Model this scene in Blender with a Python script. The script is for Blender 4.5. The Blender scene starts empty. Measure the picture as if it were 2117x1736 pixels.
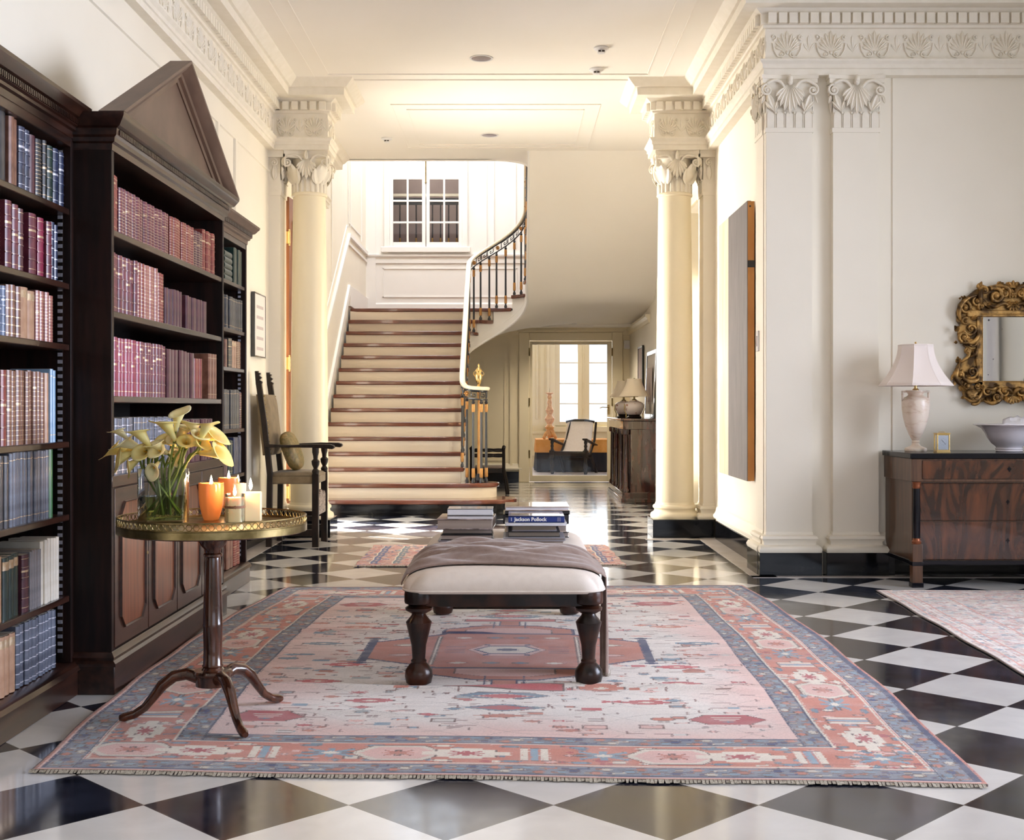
import bpy, bmesh, math, random
import numpy as np
from mathutils import Vector, Matrix

# ------------------------------------------------------------------ camera, light, exposure
S = bpy.context.scene
C = S.collection
FPX, CX, CY, H = 2576.0, 1062.0, 842.0, 1.12      # focal length in pixels, vanishing point, eye height
cam_d = bpy.data.cameras.new('camera'); cam = bpy.data.objects.new('camera', cam_d); C.objects.link(cam)
cam.location = (0, 0, H); cam.rotation_euler = (math.pi/2, 0, 0)
cam_d.sensor_width = 36; cam_d.sensor_fit = 'HORIZONTAL'; cam_d.lens = 36*FPX/2117
cam_d.shift_x = -3.5/2117; cam_d.shift_y = -26/2117
cam_d.clip_start = 0.05; cam_d.clip_end = 200
S.camera = cam
S.view_settings.view_transform = 'Standard'; S.view_settings.look = 'None'
S.view_settings.gamma = 1; S.view_settings.use_curve_mapping = False
S.view_settings.exposure = 0.55
S.cycles.use_denoising = True
S.cycles.max_bounces = 10; S.cycles.diffuse_bounces = 6; S.cycles.glossy_bounces = 5
S.cycles.transmission_bounces = 10; S.cycles.transparent_max_bounces = 12
S.cycles.sample_clamp_indirect = 6.0
S.cycles.caustics_reflective = False; S.cycles.caustics_refractive = False

W = bpy.data.worlds.new('world'); S.world = W; W.use_nodes = True
_bg = W.node_tree.nodes['Background']
_bg.inputs[0].default_value = (0.78, 0.88, 1.0, 1); _bg.inputs[1].default_value = 1.3

def area(name, loc, rot, sx, sy, power, col, spread=math.pi):
    d = bpy.data.lights.new(name, 'AREA'); d.shape = 'RECTANGLE'; d.size = sx; d.size_y = sy
    d.energy = power; d.color = col; d.spread = spread
    o = bpy.data.objects.new(name, d); C.objects.link(o); o.location = loc; o.rotation_euler = rot
    return o
R = math.radians
COOL = (0.80, 0.86, 1.0); WARM = (1.0, 0.86, 0.62)
# daylight through the big windows: behind the camera, in the east wall, above the stairs, in the garden room
area('daylight_south', (2.4, -2.05, 1.6), (R(105), 0, 0), 4.6, 2.0, 11, (0.76, 0.76, 1.0))
area('daylight_east', (5.55, 4.6, 1.9), (R(84), 0, R(91)), 3.2, 2.4, 158, (0.76, 0.82, 1.0), R(116))
area('daylight_stair', (-1.0, 16.0, 6.4), (0, 0, 0), 2.0, 3.2, 125, (0.86, 0.90, 1.0))
area('daylight_garden', (0.8, 23.2, 1.9), (R(-90), 0, 0), 2.6, 1.9, 38, (0.98, 0.97, 0.95))
area('daylight_west', (-2.75, 12.3, 1.5), (R(90), 0, R(-112)), 1.1, 2.0, 120, (1.0, 0.95, 0.88), R(105))
area('hall_fill_light', (1.95, 12.0, 1.4), (R(90), 0, R(90)), 0.9, 2.0, 30, (1.0, 0.88, 0.66), R(120))  # fill light added in the windowless lobby to brighten the hall
sun_d = bpy.data.lights.new('sun', 'SUN'); sun = bpy.data.objects.new('sun', sun_d); C.objects.link(sun)
sun_d.energy = 30.0; sun_d.angle = R(1.2); sun_d.color = (1.0, 0.97, 0.9)
_d = Vector((0.85, -0.50, -1.0)); sun.rotation_euler = _d.to_track_quat('-Z', 'Y').to_euler(); sun.location = (-6, 11.5, 7)

random.seed(7)

# ------------------------------------------------------------------ helpers: placing
def P(px, py, Y):
    "the point at depth Y seen at a pixel of the photograph"
    return Vector(((px-CX)*Y/FPX, Y, H-(py-CY)*Y/FPX))
def PZ(px, py, z):
    Y = (H-z)*FPX/(py-CY)
    return Vector(((px-CX)*Y/FPX, Y, z))

# ------------------------------------------------------------------ helpers: materials
def nodes_of(m):
    m.use_nodes = True; nt = m.node_tree
    return nt, nt.nodes['Principled BSDF']
def setp(b, **k):
    names = dict(rough='Roughness', metal='Metallic', coat='Coat Weight', trans='Transmission Weight', ior='IOR', spec='Specular IOR Level', sheen='Sheen Weight', alpha='Alpha', croug='Coat Roughness', sss='Subsurface Weight')
    for a, v in k.items(): b.inputs[names[a]].default_value = v
MATS = {}
def mat(name, c1, c2=None, scale=8, stretch=(1, 1, 1), rough=0.6, bump=0.0, bscale=None, detail=4, dist=0.0, emis=None, es=1.0, lo=0.35, hi=0.65, **kw):
    m = bpy.data.materials.new(name); nt, b = nodes_of(m); L = nt.links; N = nt.nodes
    b.inputs['Base Color'].default_value = (*c1, 1); setp(b, rough=rough, **kw)
    if c2 or bump:
        tc = N.new('ShaderNodeTexCoord'); mp = N.new('ShaderNodeMapping'); mp.inputs['Scale'].default_value = stretch
        L.new(tc.outputs['Object'], mp.inputs[0])
    if c2:
        n = N.new('ShaderNodeTexNoise'); n.inputs['Scale'].default_value = scale; n.inputs['Detail'].default_value = detail; n.inputs['Distortion'].default_value = dist
        L.new(mp.outputs[0], n.inputs['Vector'])
        r = N.new('ShaderNodeValToRGB'); r.color_ramp.elements[0].position = lo; r.color_ramp.elements[1].position = hi
        r.color_ramp.elements[0].color = (*c1, 1); r.color_ramp.elements[1].color = (*c2, 1)
        L.new(n.outputs['Fac'], r.inputs[0]); L.new(r.outputs[0], b.inputs['Base Color'])
    if bump:
        n2 = N.new('ShaderNodeTexNoise'); n2.inputs['Scale'].default_value = bscale or scale*3; n2.inputs['Detail'].default_value = 3
        L.new(mp.outputs[0], n2.inputs['Vector'])
        bp = N.new('ShaderNodeBump'); bp.inputs['Strength'].default_value = bump; bp.inputs['Distance'].default_value = 0.004
        L.new(n2.outputs['Fac'], bp.inputs['Height']); L.new(bp.outputs[0], b.inputs['Normal'])
    if emis:
        b.inputs['Emission Color'].default_value = (*emis, 1); b.inputs['Emission Strength'].default_value = es
    MATS[name] = m
    return m

mat('plaster', (0.82, 0.76, 0.64), (0.85, 0.79, 0.67), scale=1.5, rough=0.62, bump=0.05, bscale=60)
mat('ceiling_paint', (0.86, 0.81, 0.72), (0.88, 0.83, 0.75), scale=1.2, rough=0.7)
mat('cream_gloss', (0.82, 0.73, 0.53), (0.84, 0.75, 0.56), scale=2, rough=0.38)
mat('ornament', (0.80, 0.74, 0.62), (0.84, 0.78, 0.67), scale=14, rough=0.55)
mat('stair_white', (0.84, 0.81, 0.76), (0.86, 0.83, 0.78), scale=2, rough=0.5)
mat('riser_paint', (0.80, 0.71, 0.57), (0.83, 0.74, 0.60), scale=3, rough=0.45)
mat('black_marble', (0.003, 0.003, 0.004), (0.012, 0.013, 0.016), scale=5, rough=0.10, spec=0.3, lo=0.5, hi=0.8)
mat('border_stone', (0.52, 0.46, 0.42), (0.60, 0.54, 0.50), scale=6, rough=0.2)
mat('mahogany', (0.005, 0.002, 0.0015), (0.018, 0.006, 0.004), scale=7, stretch=(4, 4, 0.5), rough=0.5, coat=0.05, spec=0.25)
mat('mahogany_h', (0.012, 0.0045, 0.003), (0.042, 0.015, 0.009), scale=7, stretch=(4, 0.5, 4), rough=0.28, coat=0.25, croug=0.2, spec=0.35)
mat('mahogany_red', (0.075, 0.018, 0.006), (0.19, 0.052, 0.017), scale=9, stretch=(5, 5, 0.30), rough=0.28, coat=0.2, croug=0.15, spec=0.4)
mat('mahogany_dull', (0.085, 0.045, 0.027), (0.125, 0.070, 0.044), scale=5, stretch=(3, 1, 1), rough=0.45)
mat('cabinet_inside', (0.005, 0.003, 0.002), rough=0.7)
mat('tread_wood', (0.085, 0.022, 0.012), (0.16, 0.045, 0.022), scale=6, stretch=(0.4, 5, 5), rough=0.22, coat=0.5)
mat('dark_oak', (0.005, 0.003, 0.002), (0.020, 0.010, 0.006), scale=12, stretch=(3, 3, 0.6), rough=0.40, spec=0.3)
mat('bench_wood', (0.008, 0.003, 0.002), (0.085, 0.026, 0.011), scale=9, rough=0.30, spec=0.35, coat=0.1, lo=0.45, hi=0.85, bump=0.1)
mat('pedestal_wood', (0.022, 0.007, 0.004), (0.10, 0.030, 0.012), scale=8, stretch=(4, 4, 0.5), rough=0.2, coat=0.6)
mat('linen', (0.70, 0.62, 0.55), (0.74, 0.66, 0.59), scale=30, rough=0.9, bump=0.15, bscale=300)
mat('throw_wool', (0.22, 0.145, 0.115), (0.27, 0.185, 0.15), scale=40, rough=0.95, bump=0.3, bscale=350, sheen=0.5)
mat('chair_velvet', (0.13, 0.088, 0.040), (0.19, 0.135, 0.070), scale=12, rough=0.8, bump=0.2, sheen=0.15)
mat('cushion_damask', (0.09, 0.075, 0.015), (0.24, 0.16, 0.06), scale=22, rough=0.5, dist=1.5)
mat('brass', (0.72, 0.50, 0.19), (0.80, 0.60, 0.28), scale=10, rough=0.22, metal=1.0)
mat('old_brass', (0.20, 0.15, 0.06), (0.42, 0.32, 0.15), scale=16, rough=0.34, metal=1.0)
mat('gilt', (0.42, 0.24, 0.07), (0.66, 0.42, 0.15), scale=14, rough=0.35, metal=0.8)
mat('gilt_dark', (0.07, 0.035, 0.010), (0.48, 0.27, 0.08), scale=17, rough=0.38, metal=0.6, bump=0.5, bscale=60, lo=0.40, hi=0.62)
mat('gilt_spot', (0.42, 0.19, 0.05), (0.50, 0.26, 0.08), scale=20, rough=0.4, metal=0.4)
mat('iron_black', (0.012, 0.013, 0.018), rough=0.3, coat=0.3)
mat('rail_cream', (0.82, 0.74, 0.56), rough=0.3)
mat('silver', (0.85, 0.85, 0.88), rough=0.2, metal=1.0)
mat('mirror_glass', (0.80, 0.83, 0.86), rough=0.02, metal=1.0)
def clear(name, col, gloss, ior=1.45):
    "thin clear sheet: passes light straight on, reflects at grazing angles"
    m = bpy.data.materials.new(name); m.use_nodes = True; nt = m.node_tree; nt.nodes.clear(); N = nt.nodes
    o = N.new('ShaderNodeOutputMaterial'); t = N.new('ShaderNodeBsdfTransparent'); t.inputs[0].default_value = (*col, 1)
    g = N.new('ShaderNodeBsdfGlossy'); g.inputs['Roughness'].default_value = 0.02; f = N.new('ShaderNodeFresnel'); f.inputs[0].default_value = ior
    k = N.new('ShaderNodeMath'); k.operation = 'MULTIPLY'; k.inputs[1].default_value = gloss; nt.links.new(f.outputs[0], k.inputs[0])
    x = N.new('ShaderNodeMixShader'); nt.links.new(k.outputs[0], x.inputs[0]); nt.links.new(t.outputs[0], x.inputs[1]); nt.links.new(g.outputs[0], x.inputs[2]); nt.links.new(x.outputs[0], o.inputs[0])
    MATS[name] = m
clear('glass', (0.97, 0.985, 0.975), 0.75, 1.5); clear('pane_glass', (0.96, 0.98, 1.0), 0.7, 1.4); clear('water', (0.66, 0.76, 0.50), 0.8, 1.33)
mat('lily', (0.90, 0.70, 0.20), (0.93, 0.80, 0.36), scale=12, rough=0.45, sss=0.15)
mat('lily_pale', (0.92, 0.79, 0.36), (0.94, 0.85, 0.52), scale=12, rough=0.45, sss=0.15)
mat('stem_green', (0.10, 0.16, 0.025), (0.22, 0.28, 0.05), scale=10, stretch=(1, 1, 0.3), rough=0.4)
mat('spadix', (0.75, 0.45, 0.05), rough=0.7)
mat('amber_wax', (0.80, 0.27, 0.08), rough=0.22, trans=0.2, emis=(1.0, 0.30, 0.06), es=0.12, coat=0.5)  # emission paints flame light glowing in the wax
mat('ivory_wax', (0.92, 0.80, 0.56), rough=0.5, sss=0.3, emis=(1.0, 0.62, 0.25), es=0.22)  # emission paints candle glow into the wax
mat('flame', (1, 0.8, 0.4), emis=(1.0, 0.72, 0.35), es=60)
mat('walnut', (0.014, 0.005, 0.003), (0.15, 0.045, 0.015), scale=2.6, stretch=(2.2, 2.2, 0.7), rough=0.2, coat=0.7, detail=9, dist=3.2, lo=.36, hi=.80)
mat('walnut_side', (0.06, 0.025, 0.011), (0.12, 0.055, 0.025), scale=10, stretch=(5, 5, 0.3), rough=0.3, coat=0.3)
mat('ebony', (0.004, 0.004, 0.007), rough=0.16, spec=0.35)
mat('copper', (0.24, 0.075, 0.03), rough=0.3, metal=0.6)
mat('alabaster', (0.80, 0.68, 0.57), (0.56, 0.38, 0.25), scale=7, stretch=(1, 1, 2.5), rough=0.3, dist=2.0, lo=0.5, hi=0.8, sss=0.1)
mat('shade_silk', (0.82, 0.72, 0.66), rough=0.8, sheen=0.3)
mat('shade_linen', (0.80, 0.70, 0.55), rough=0.85)
mat('porcelain', (0.76, 0.72, 0.76), rough=0.12, coat=0.4)
mat('jar_glaze', (0.78, 0.70, 0.66), (0.42, 0.20, 0.14), scale=16, stretch=(1, 1, 1.5), rough=0.14, lo=0.58, hi=0.66)
mat('paper_white', (0.86, 0.85, 0.88), (0.78, 0.76, 0.82), scale=20, rough=0.5)
mat('clock_face', (0.82, 0.82, 0.86), rough=0.4)
mat('black_ink', (0.01, 0.01, 0.012), rough=0.5)
mat("paint_grey", (0.105, 0.088, 0.092), (0.14, 0.118, 0.12), scale=5, stretch=(1, 3, 0.6), rough=0.5, bump=0.3, bscale=30)
mat('paint_cream', (0.72, 0.64, 0.46), (0.80, 0.74, 0.60), scale=3, stretch=(1, 2, 0.5), rough=0.22, bump=0.25, bscale=25)
mat('raw_wood', (0.42, 0.17, 0.035), (0.52, 0.24, 0.06), scale=8, stretch=(1, 1, 0.3), rough=0.5)
mat('door_wood', (0.13, 0.042, 0.014), (0.22, 0.075, 0.025), scale=7, stretch=(3, 3, 0.3), rough=0.35)
mat('art_paper', (0.74, 0.69, 0.64), rough=0.8)
mat('art_grey', (0.50, 0.42, 0.41), rough=0.8)
mat('carving_glare', (0.50, 0.42, 0.36), (0.08, 0.05, 0.04), scale=60, rough=0.4, lo=0.45, hi=0.55)  # pale flecks paint the glare on the dark carved stretcher
mat('orange_cloth', (0.62, 0.26, 0.05), (0.68, 0.31, 0.08), scale=10, rough=0.9)
mat('black_cloth', (0.012, 0.010, 0.014), rough=0.9)
mat('cane', (0.78, 0.66, 0.60), (0.84, 0.74, 0.68), scale=60, rough=0.6)
mat('candlestick_gilt', (0.62, 0.28, 0.09), (0.80, 0.45, 0.18), scale=30, rough=0.5)
mat('rosewood', (0.020, 0.006, 0.005), (0.075, 0.018, 0.012), scale=7, stretch=(3, 3, 0.5), rough=0.12, coat=0.8)
mat('brown_room', (0.16, 0.115, 0.10), (0.19, 0.14, 0.12), scale=3, rough=0.7)
mat('blind_glow', (0.95, 0.95, 0.98), rough=0.8, emis=(0.95, 0.97, 1.0), es=0.9)  # emission puts the glow of the bright panes into the blind
mat('sky_glow', (0.9, 0.95, 1), rough=1.0, emis=(0.88, 0.95, 1.0), es=3.0)
mat('pale_floor', (0.80, 0.80, 0.82), (0.70, 0.60, 0.68), scale=4, rough=0.3)
mat('garden_wall', (0.86, 0.77, 0.56), rough=0.6)
mat('reflector', (0.55, 0.50, 0.55), rough=0.25, metal=0.9)
mat('dark_slot', (0.03, 0.015, 0.01), rough=0.8)
mat('fringe', (0.55, 0.50, 0.42), (0.30, 0.26, 0.20), scale=200, rough=0.95)
mat('rug_back', (0.25, 0.15, 0.11), rough=0.95)
mat('plate_white', (0.72, 0.70, 0.68), rough=0.35)
mat('cloth_white', (0.80, 0.77, 0.76), rough=0.8)
mat('spine_blue', (0.012, 0.035, 0.22), rough=0.25, coat=0.4)
mat('cover_gloss', (0.30, 0.30, 0.36), (0.70, 0.70, 0.74), scale=7, rough=0.1, coat=0.8)
mat('page_edge', (0.30, 0.245, 0.215), (0.37, 0.31, 0.275), scale=4, stretch=(0.2, 1, 60), rough=0.8)
mat('page_grey', (0.20, 0.165, 0.13), (0.26, 0.22, 0.18), scale=4, stretch=(0.2, 1, 60), rough=0.8)
mat('jacket_black', (0.012, 0.012, 0.016), rough=0.2, coat=0.6)
mat('jacket_white', (0.78, 0.80, 0.85), rough=0.15, coat=0.6)
mat('jacket_photo', (0.10, 0.07, 0.07), (0.45, 0.36, 0.36), scale=25, rough=0.12, coat=0.8)
mat('jacket_tan', (0.45, 0.30, 0.22), (0.70, 0.62, 0.55), scale=14, rough=0.15, coat=0.7)
mat('jacket_grey', (0.30, 0.29, 0.33), rough=0.3)
mat('title_white', (0.85, 0.86, 0.9), rough=0.4)
mat('title_pale', (0.55, 0.60, 0.72), rough=0.4)
mat('linen_ribbon', (0.35, 0.16, 0.08), rough=0.6)
BC = {  # book cloths and leathers: (base, second)
 'navy': ((0.012, 0.018, 0.045), (0.03, 0.04, 0.09)), 'black': ((0.008, 0.009, 0.012), (0.03, 0.03, 0.035)),
 'dark green': ((0.008, 0.022, 0.02), (0.02, 0.045, 0.035)), 'maroon': ((0.085, 0.012, 0.026), (0.16, 0.03, 0.05)),
 'crimson': ((0.19, 0.012, 0.045), (0.26, 0.03, 0.07)), 'red': ((0.16, 0.022, 0.020), (0.24, 0.045, 0.035)),
 'rose brown': ((0.25, 0.085, 0.075), (0.36, 0.15, 0.12)), 'plum': ((0.055, 0.014, 0.024), (0.095, 0.028, 0.04)),
 'brown': ((0.13, 0.050, 0.030), (0.24, 0.11, 0.07)), 'tan': ((0.36, 0.20, 0.12), (0.46, 0.28, 0.18)),
 'blue': ((0.05, 0.085, 0.16), (0.10, 0.14, 0.24)), 'slate': ((0.055, 0.065, 0.095), (0.13, 0.15, 0.20)),
 'pale blue': ((0.16, 0.30, 0.48), (0.24, 0.38, 0.56)), 'cream': ((0.62, 0.57, 0.48), (0.70, 0.66, 0.58)),
 'grey': ((0.15, 0.14, 0.15), (0.24, 0.22, 0.23)), 'green': ((0.03, 0.12, 0.05), (0.05, 0.16, 0.07)), 'charcoal': ((0.022, 0.024, 0.030), (0.05, 0.05, 0.06)),
}
for k, (a, b) in BC.items(): mat('book '+k, a, b, scale=22, rough=0.36, coat=0.15)
mat('book_gilt', (0.45, 0.30, 0.16), (0.62, 0.50, 0.36), scale=60, rough=0.35, metal=0.5)
mat('book_pages', (0.42, 0.36, 0.29), rough=0.8)
mat('book_silver', (0.42, 0.42, 0.50), (0.55, 0.55, 0.62), scale=60, rough=0.35, metal=0.4)

# marble tile floor: black and white squares laid on the diagonal
def tile_material():
    m = bpy.data.materials.new('checker_marble'); nt, b = nodes_of(m); N = nt.nodes; L = nt.links
    tc = N.new('ShaderNodeTexCoord'); sp = N.new('ShaderNodeSeparateXYZ'); L.new(tc.outputs['Object'], sp.inputs[0])
    def ma(op, a, bb=None, c=None):
        n = N.new('ShaderNodeMath'); n.operation = op
        for i, x in enumerate((a, bb, c)):
            if x is None: continue
            if isinstance(x, (int, float)): n.inputs[i].default_value = x
            else: L.new(x, n.inputs[i])
        return n.outputs[0]
    D = 0.5776; x0, y0 = 0.69, 3.51
    u = ma('DIVIDE', ma('SUBTRACT', sp.outputs[0], x0), D); v = ma('DIVIDE', ma('SUBTRACT', sp.outputs[1], y0), D)
    a = ma('ADD', u, v); c = ma('SUBTRACT', u, v)
    fa, fc = ma('FLOOR', a), ma('FLOOR', c)
    odd = ma('FLOORED_MODULO', ma('ADD', fa, fc), 2.0)
    ga, gc = ma('SUBTRACT', a, fa), ma('SUBTRACT', c, fc)
    edge = ma('MINIMUM', ma('MINIMUM', ga, ma('SUBTRACT', 1.0, ga)), ma('MINIMUM', gc, ma('SUBTRACT', 1.0, gc)))
    joint = ma('LESS_THAN', edge, 0.004)
    cmb = N.new('ShaderNodeCombineXYZ'); L.new(fa, cmb.inputs[0]); L.new(fc, cmb.inputs[1])
    wn = N.new('ShaderNodeTexWhiteNoise'); L.new(cmb.outputs[0], wn.inputs['Vector'])
    off = N.new('ShaderNodeVectorMath'); off.operation = 'MULTIPLY_ADD'; L.new(wn.outputs['Color'], off.inputs[0]); off.inputs[1].default_value = (9, 9, 9); L.new(tc.outputs['Object'], off.inputs[2])
    n1 = N.new('ShaderNodeTexNoise'); n1.inputs['Scale'].default_value = 5; n1.inputs['Detail'].default_value = 7; n1.inputs['Distortion'].default_value = 0.8; L.new(off.outputs[0], n1.inputs['Vector'])
    rb = N.new('ShaderNodeValToRGB'); L.new(n1.outputs['Fac'], rb.inputs[0])
    e = rb.color_ramp.elements; e[0].position = 0.38; e[0].color = (0.006, 0.008, 0.016, 1); e[1].position = 0.80; e[1].color = (0.030, 0.036, 0.062, 1)
    rw = N.new('ShaderNodeValToRGB'); L.new(n1.outputs['Fac'], rw.inputs[0])
    e = rw.color_ramp.elements; e[0].position = 0.3; e[0].color = (0.64, 0.62, 0.60, 1); e[1].position = 0.7; e[1].color = (0.74, 0.72, 0.70, 1)
    mx = N.new('ShaderNodeMix'); mx.data_type = 'RGBA'; L.new(odd, mx.inputs['Factor']); L.new(rb.outputs[0], mx.inputs['A']); L.new(rw.outputs[0], mx.inputs['B'])
    tone = ma('MULTIPLY_ADD', wn.outputs['Value'], 0.16, 0.90)
    mt = N.new('ShaderNodeVectorMath'); mt.operation = 'SCALE'; L.new(mx.outputs['Result'], mt.inputs[0]); L.new(tone, mt.inputs['Scale'])
    mj = N.new('ShaderNodeMix'); mj.data_type = 'RGBA'; L.new(joint, mj.inputs['Factor']); L.new(mt.outputs[0], mj.inputs['A']); mj.inputs['B'].default_value = (0.10, 0.09, 0.085, 1)
    L.new(mj.outputs['Result'], b.inputs['Base Color'])
    n3 = N.new('ShaderNodeTexNoise'); n3.inputs['Scale'].default_value = 14; L.new(tc.outputs['Object'], n3.inputs['Vector'])
    L.new(ma('MULTIPLY_ADD', n3.outputs['Fac'], 0.12, 0.06), b.inputs['Roughness'])
    bp = N.new('ShaderNodeBump'); bp.inputs['Strength'].default_value = 0.03; bp.inputs['Distance'].default_value = 0.01
    n4 = N.new('ShaderNodeTexNoise'); n4.inputs['Scale'].default_value = 3; L.new(tc.outputs['Object'], n4.inputs['Vector'])
    L.new(n4.outputs['Fac'], bp.inputs['Height']); L.new(bp.outputs[0], b.inputs['Normal'])
    setp(b, spec=0.6, coat=0.25, croug=0.08)
    MATS['tiles'] = m
tile_material()

# ------------------------------------------------------------------ helpers: meshes
def smooth_path(pts, n=3):
    out = []
    for i in range(len(pts)-1):
        p0, p1, p2, p3 = pts[max(i-1, 0)], pts[i], pts[i+1], pts[min(i+2, len(pts)-1)]
        for k in range(n):
            t = k/n
            out.append(.5*((2*p1)+(-p0+p2)*t+(2*p0-5*p1+4*p2-p3)*t*t+(-p0+3*p1-3*p2+p3)*t**3))
    return out+[pts[-1]]
class MB:
    "collects shapes, then links them as ONE mesh object"
    def __init__(s, M=None): s.v = []; s.f = []; s.mi = []; s.M = M or Matrix(); s.m = 0
    def add(s, vs, fs):
        n = len(s.v); M = s.M
        flip = M.to_3x3().determinant() < 0
        s.v += [tuple(M @ Vector(p)) for p in vs]
        for f in fs:
            f = [i+n for i in f]
            s.f.append(f[::-1] if flip else f); s.mi.append(s.m)
        return s
    def box(s, x0, x1, y0, y1, z0, z1):
        return s.add([(x0,y0,z0),(x1,y0,z0),(x1,y1,z0),(x0,y1,z0),(x0,y0,z1),(x1,y0,z1),(x1,y1,z1),(x0,y1,z1)],
                     [(3,2,1,0),(4,5,6,7),(0,1,5,4),(1,2,6,5),(2,3,7,6),(3,0,4,7)])
    def lathe(s, prof, seg=24, c=(0,0,0), a0=0, a1=2*math.pi):
        full = abs(a1-a0-2*math.pi) < 1e-6; k = seg if full else seg+1
        vs = []; fs = []
        for r, z in prof:
            for i in range(k):
                a = a0+(a1-a0)*i/seg
                vs.append((c[0]+r*math.cos(a), c[1]+r*math.sin(a), c[2]+z))
        for j in range(len(prof)-1):
            for i in range(seg):
                a, b = j*k+i, j*k+(i+1) % k if full else j*k+i+1
                fs.append((a, b, b+k, a+k))
        if full:
            if prof[0][0] > 1e-5: fs.append(tuple(range(k))[::-1])
            if prof[-1][0] > 1e-5: fs.append(tuple((len(prof)-1)*k+i for i in range(k)))
        return s.add(vs, fs)
    def tube(s, pts, r, seg=8, ends=True, up=None, flat=1.0):
        pts = [Vector(p) for p in pts]; n = len(pts)
        rr = r if isinstance(r, (list, tuple)) else [r]*n
        vs = []; fs = []; prev = None
        for i, p in enumerate(pts):
            t = (pts[min(i+1, n-1)]-pts[max(i-1, 0)])
            t = t.normalized() if t.length > 1e-9 else Vector((0, 0, 1))
            if prev is None:
                a = Vector(up) if up else (Vector((0, 0, 1)) if abs(t.z) < 0.9 else Vector((1, 0, 0)))
            else: a = prev
            a = (a-t*a.dot(t)); a = a.normalized() if a.length > 1e-6 else t.orthogonal().normalized()
            prev = a; b = t.cross(a)
            for k in range(seg):
                an = 2*math.pi*k/seg
                vs.append(p+(a*math.cos(an)*flat+b*math.sin(an))*rr[i])
        for i in range(n-1):
            for k in range(seg):
                q = (k+1) % seg
                fs.append((i*seg+k, i*seg+q, (i+1)*seg+q, (i+1)*seg+k))
        if ends:
            fs.append(tuple(range(seg))[::-1]); fs.append(tuple((n-1)*seg+k for k in range(seg)))
        return s.add(vs, fs)
    def prism(s, poly, z0, z1, map3=None):
        "extrude a 2-D outline (x,y) from z0 to z1; map3 reorders to other planes"
        g = map3 or (lambda x, y, z: (x, y, z)); n = len(poly)
        vs = [g(x, y, z0) for x, y in poly]+[g(x, y, z1) for x, y in poly]
        ar = sum(poly[i][0]*poly[(i+1) % n][1]-poly[(i+1) % n][0]*poly[i][1] for i in range(n))
        fs = [tuple(range(n))[::-1], tuple(range(n, 2*n))]+[(i, (i+1) % n, (i+1) % n+n, i+n) for i in range(n)]
        if ar < 0: fs = [f[::-1] for f in fs]
        o = Vector(g(0,0,0)); M3 = Matrix((Vector(g(1,0,0))-o, Vector(g(0,1,0))-o, Vector(g(0,0,1))-o))
        if M3.determinant() < 0: fs = [f[::-1] for f in fs]
        return s.add(vs, fs)
    def sweep(s, path, prof, closed=False):
        "moulding: profile [(out, z)] along a plan path with mitres, 'out' to the right of travel"
        n = len(path); rows = []
        for i in range(n):
            a = Vector(path[i-1]) if (i > 0 or closed) else None; b = Vector(path[i]); c = Vector(path[(i+1) % n]) if (i < n-1 or closed) else None
            d1 = (b-a).normalized() if a is not None else None; d2 = (c-b).normalized() if c is not None else None
            if d1 is None: d1 = d2
            if d2 is None: d2 = d1
            n1 = Vector((d1.y, -d1.x)); n2 = Vector((d2.y, -d2.x)); m = (n1+n2)
            m = m/(max(0.2, m.dot(n1)))
            rows.append([(b.x+m.x*o, b.y+m.y*o, z) for o, z in prof])
        k = len(prof); vs = [p for r in rows for p in r]; fs = []
        for i in range(n if closed else n-1):
            j = (i+1) % n
            for q in range(k-1): fs.append((i*k+q, j*k+q, j*k+q+1, i*k+q+1))
        if not closed: fs += [tuple(range(k)), tuple((n-1)*k+q for q in range(k))[::-1]]
        return s.add(vs, fs)
    def grid(s, rows, close_u=False, close_v=False):
        nu = len(rows); nv = len(rows[0]); vs = [p for r in rows for p in r]; fs = []
        for i in range(nu if close_u else nu-1):
            for j in range(nv if close_v else nv-1):
                a, b = (i+1) % nu, (j+1) % nv
                fs.append((i*nv+j, a*nv+j, a*nv+b, i*nv+b))
        return s.add(vs, fs)
    def ball(s, c, r, seg=14, rings=8):
        r = (r, r, r) if isinstance(r, (int, float)) else r
        vs = [(c[0], c[1], c[2]-r[2])]; fs = []
        for j in range(1, rings):
            a = -math.pi/2+math.pi*j/rings
            for i in range(seg):
                t = 2*math.pi*i/seg
                vs.append((c[0]+r[0]*math.cos(a)*math.cos(t), c[1]+r[1]*math.cos(a)*math.sin(t), c[2]+r[2]*math.sin(a)))
        vs.append((c[0], c[1], c[2]+r[2])); top = len(vs)-1
        for i in range(seg):
            q = (i+1) % seg
            fs.append((0, 1+q, 1+i)); fs.append((top, top-seg+i, top-seg+q))
            for j in range(rings-2):
                a = 1+j*seg; fs.append((a+i, a+q, a+seg+q, a+seg+i))
        return s.add(vs, fs)
    def petal(s, p0, d, L, w, th, n=(0, -1, 0), curl=0.0, peak=0.45, seg=7):
        "relief leaf from p0 along d, width w, raised th along n"
        p0 = Vector(p0); d = Vector(d).normalized(); n = Vector(n).normalized(); sd = d.cross(n).normalized()
        rows = []
        for i in range(seg+1):
            t = i/seg; f = math.sin(math.pi*t**(math.log(0.5)/math.log(peak)))**0.75 if 0 < t < 1 else 0.02
            c = p0+d*L*t+n*(curl*t*t)
            rows.append([c+sd*w*0.5*f, c+sd*w*0.28*f+n*th*0.8*f, c+n*th*0.45*f, c-sd*w*0.28*f+n*th*0.8*f, c-sd*w*0.5*f])
        return s.grid(rows)
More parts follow.
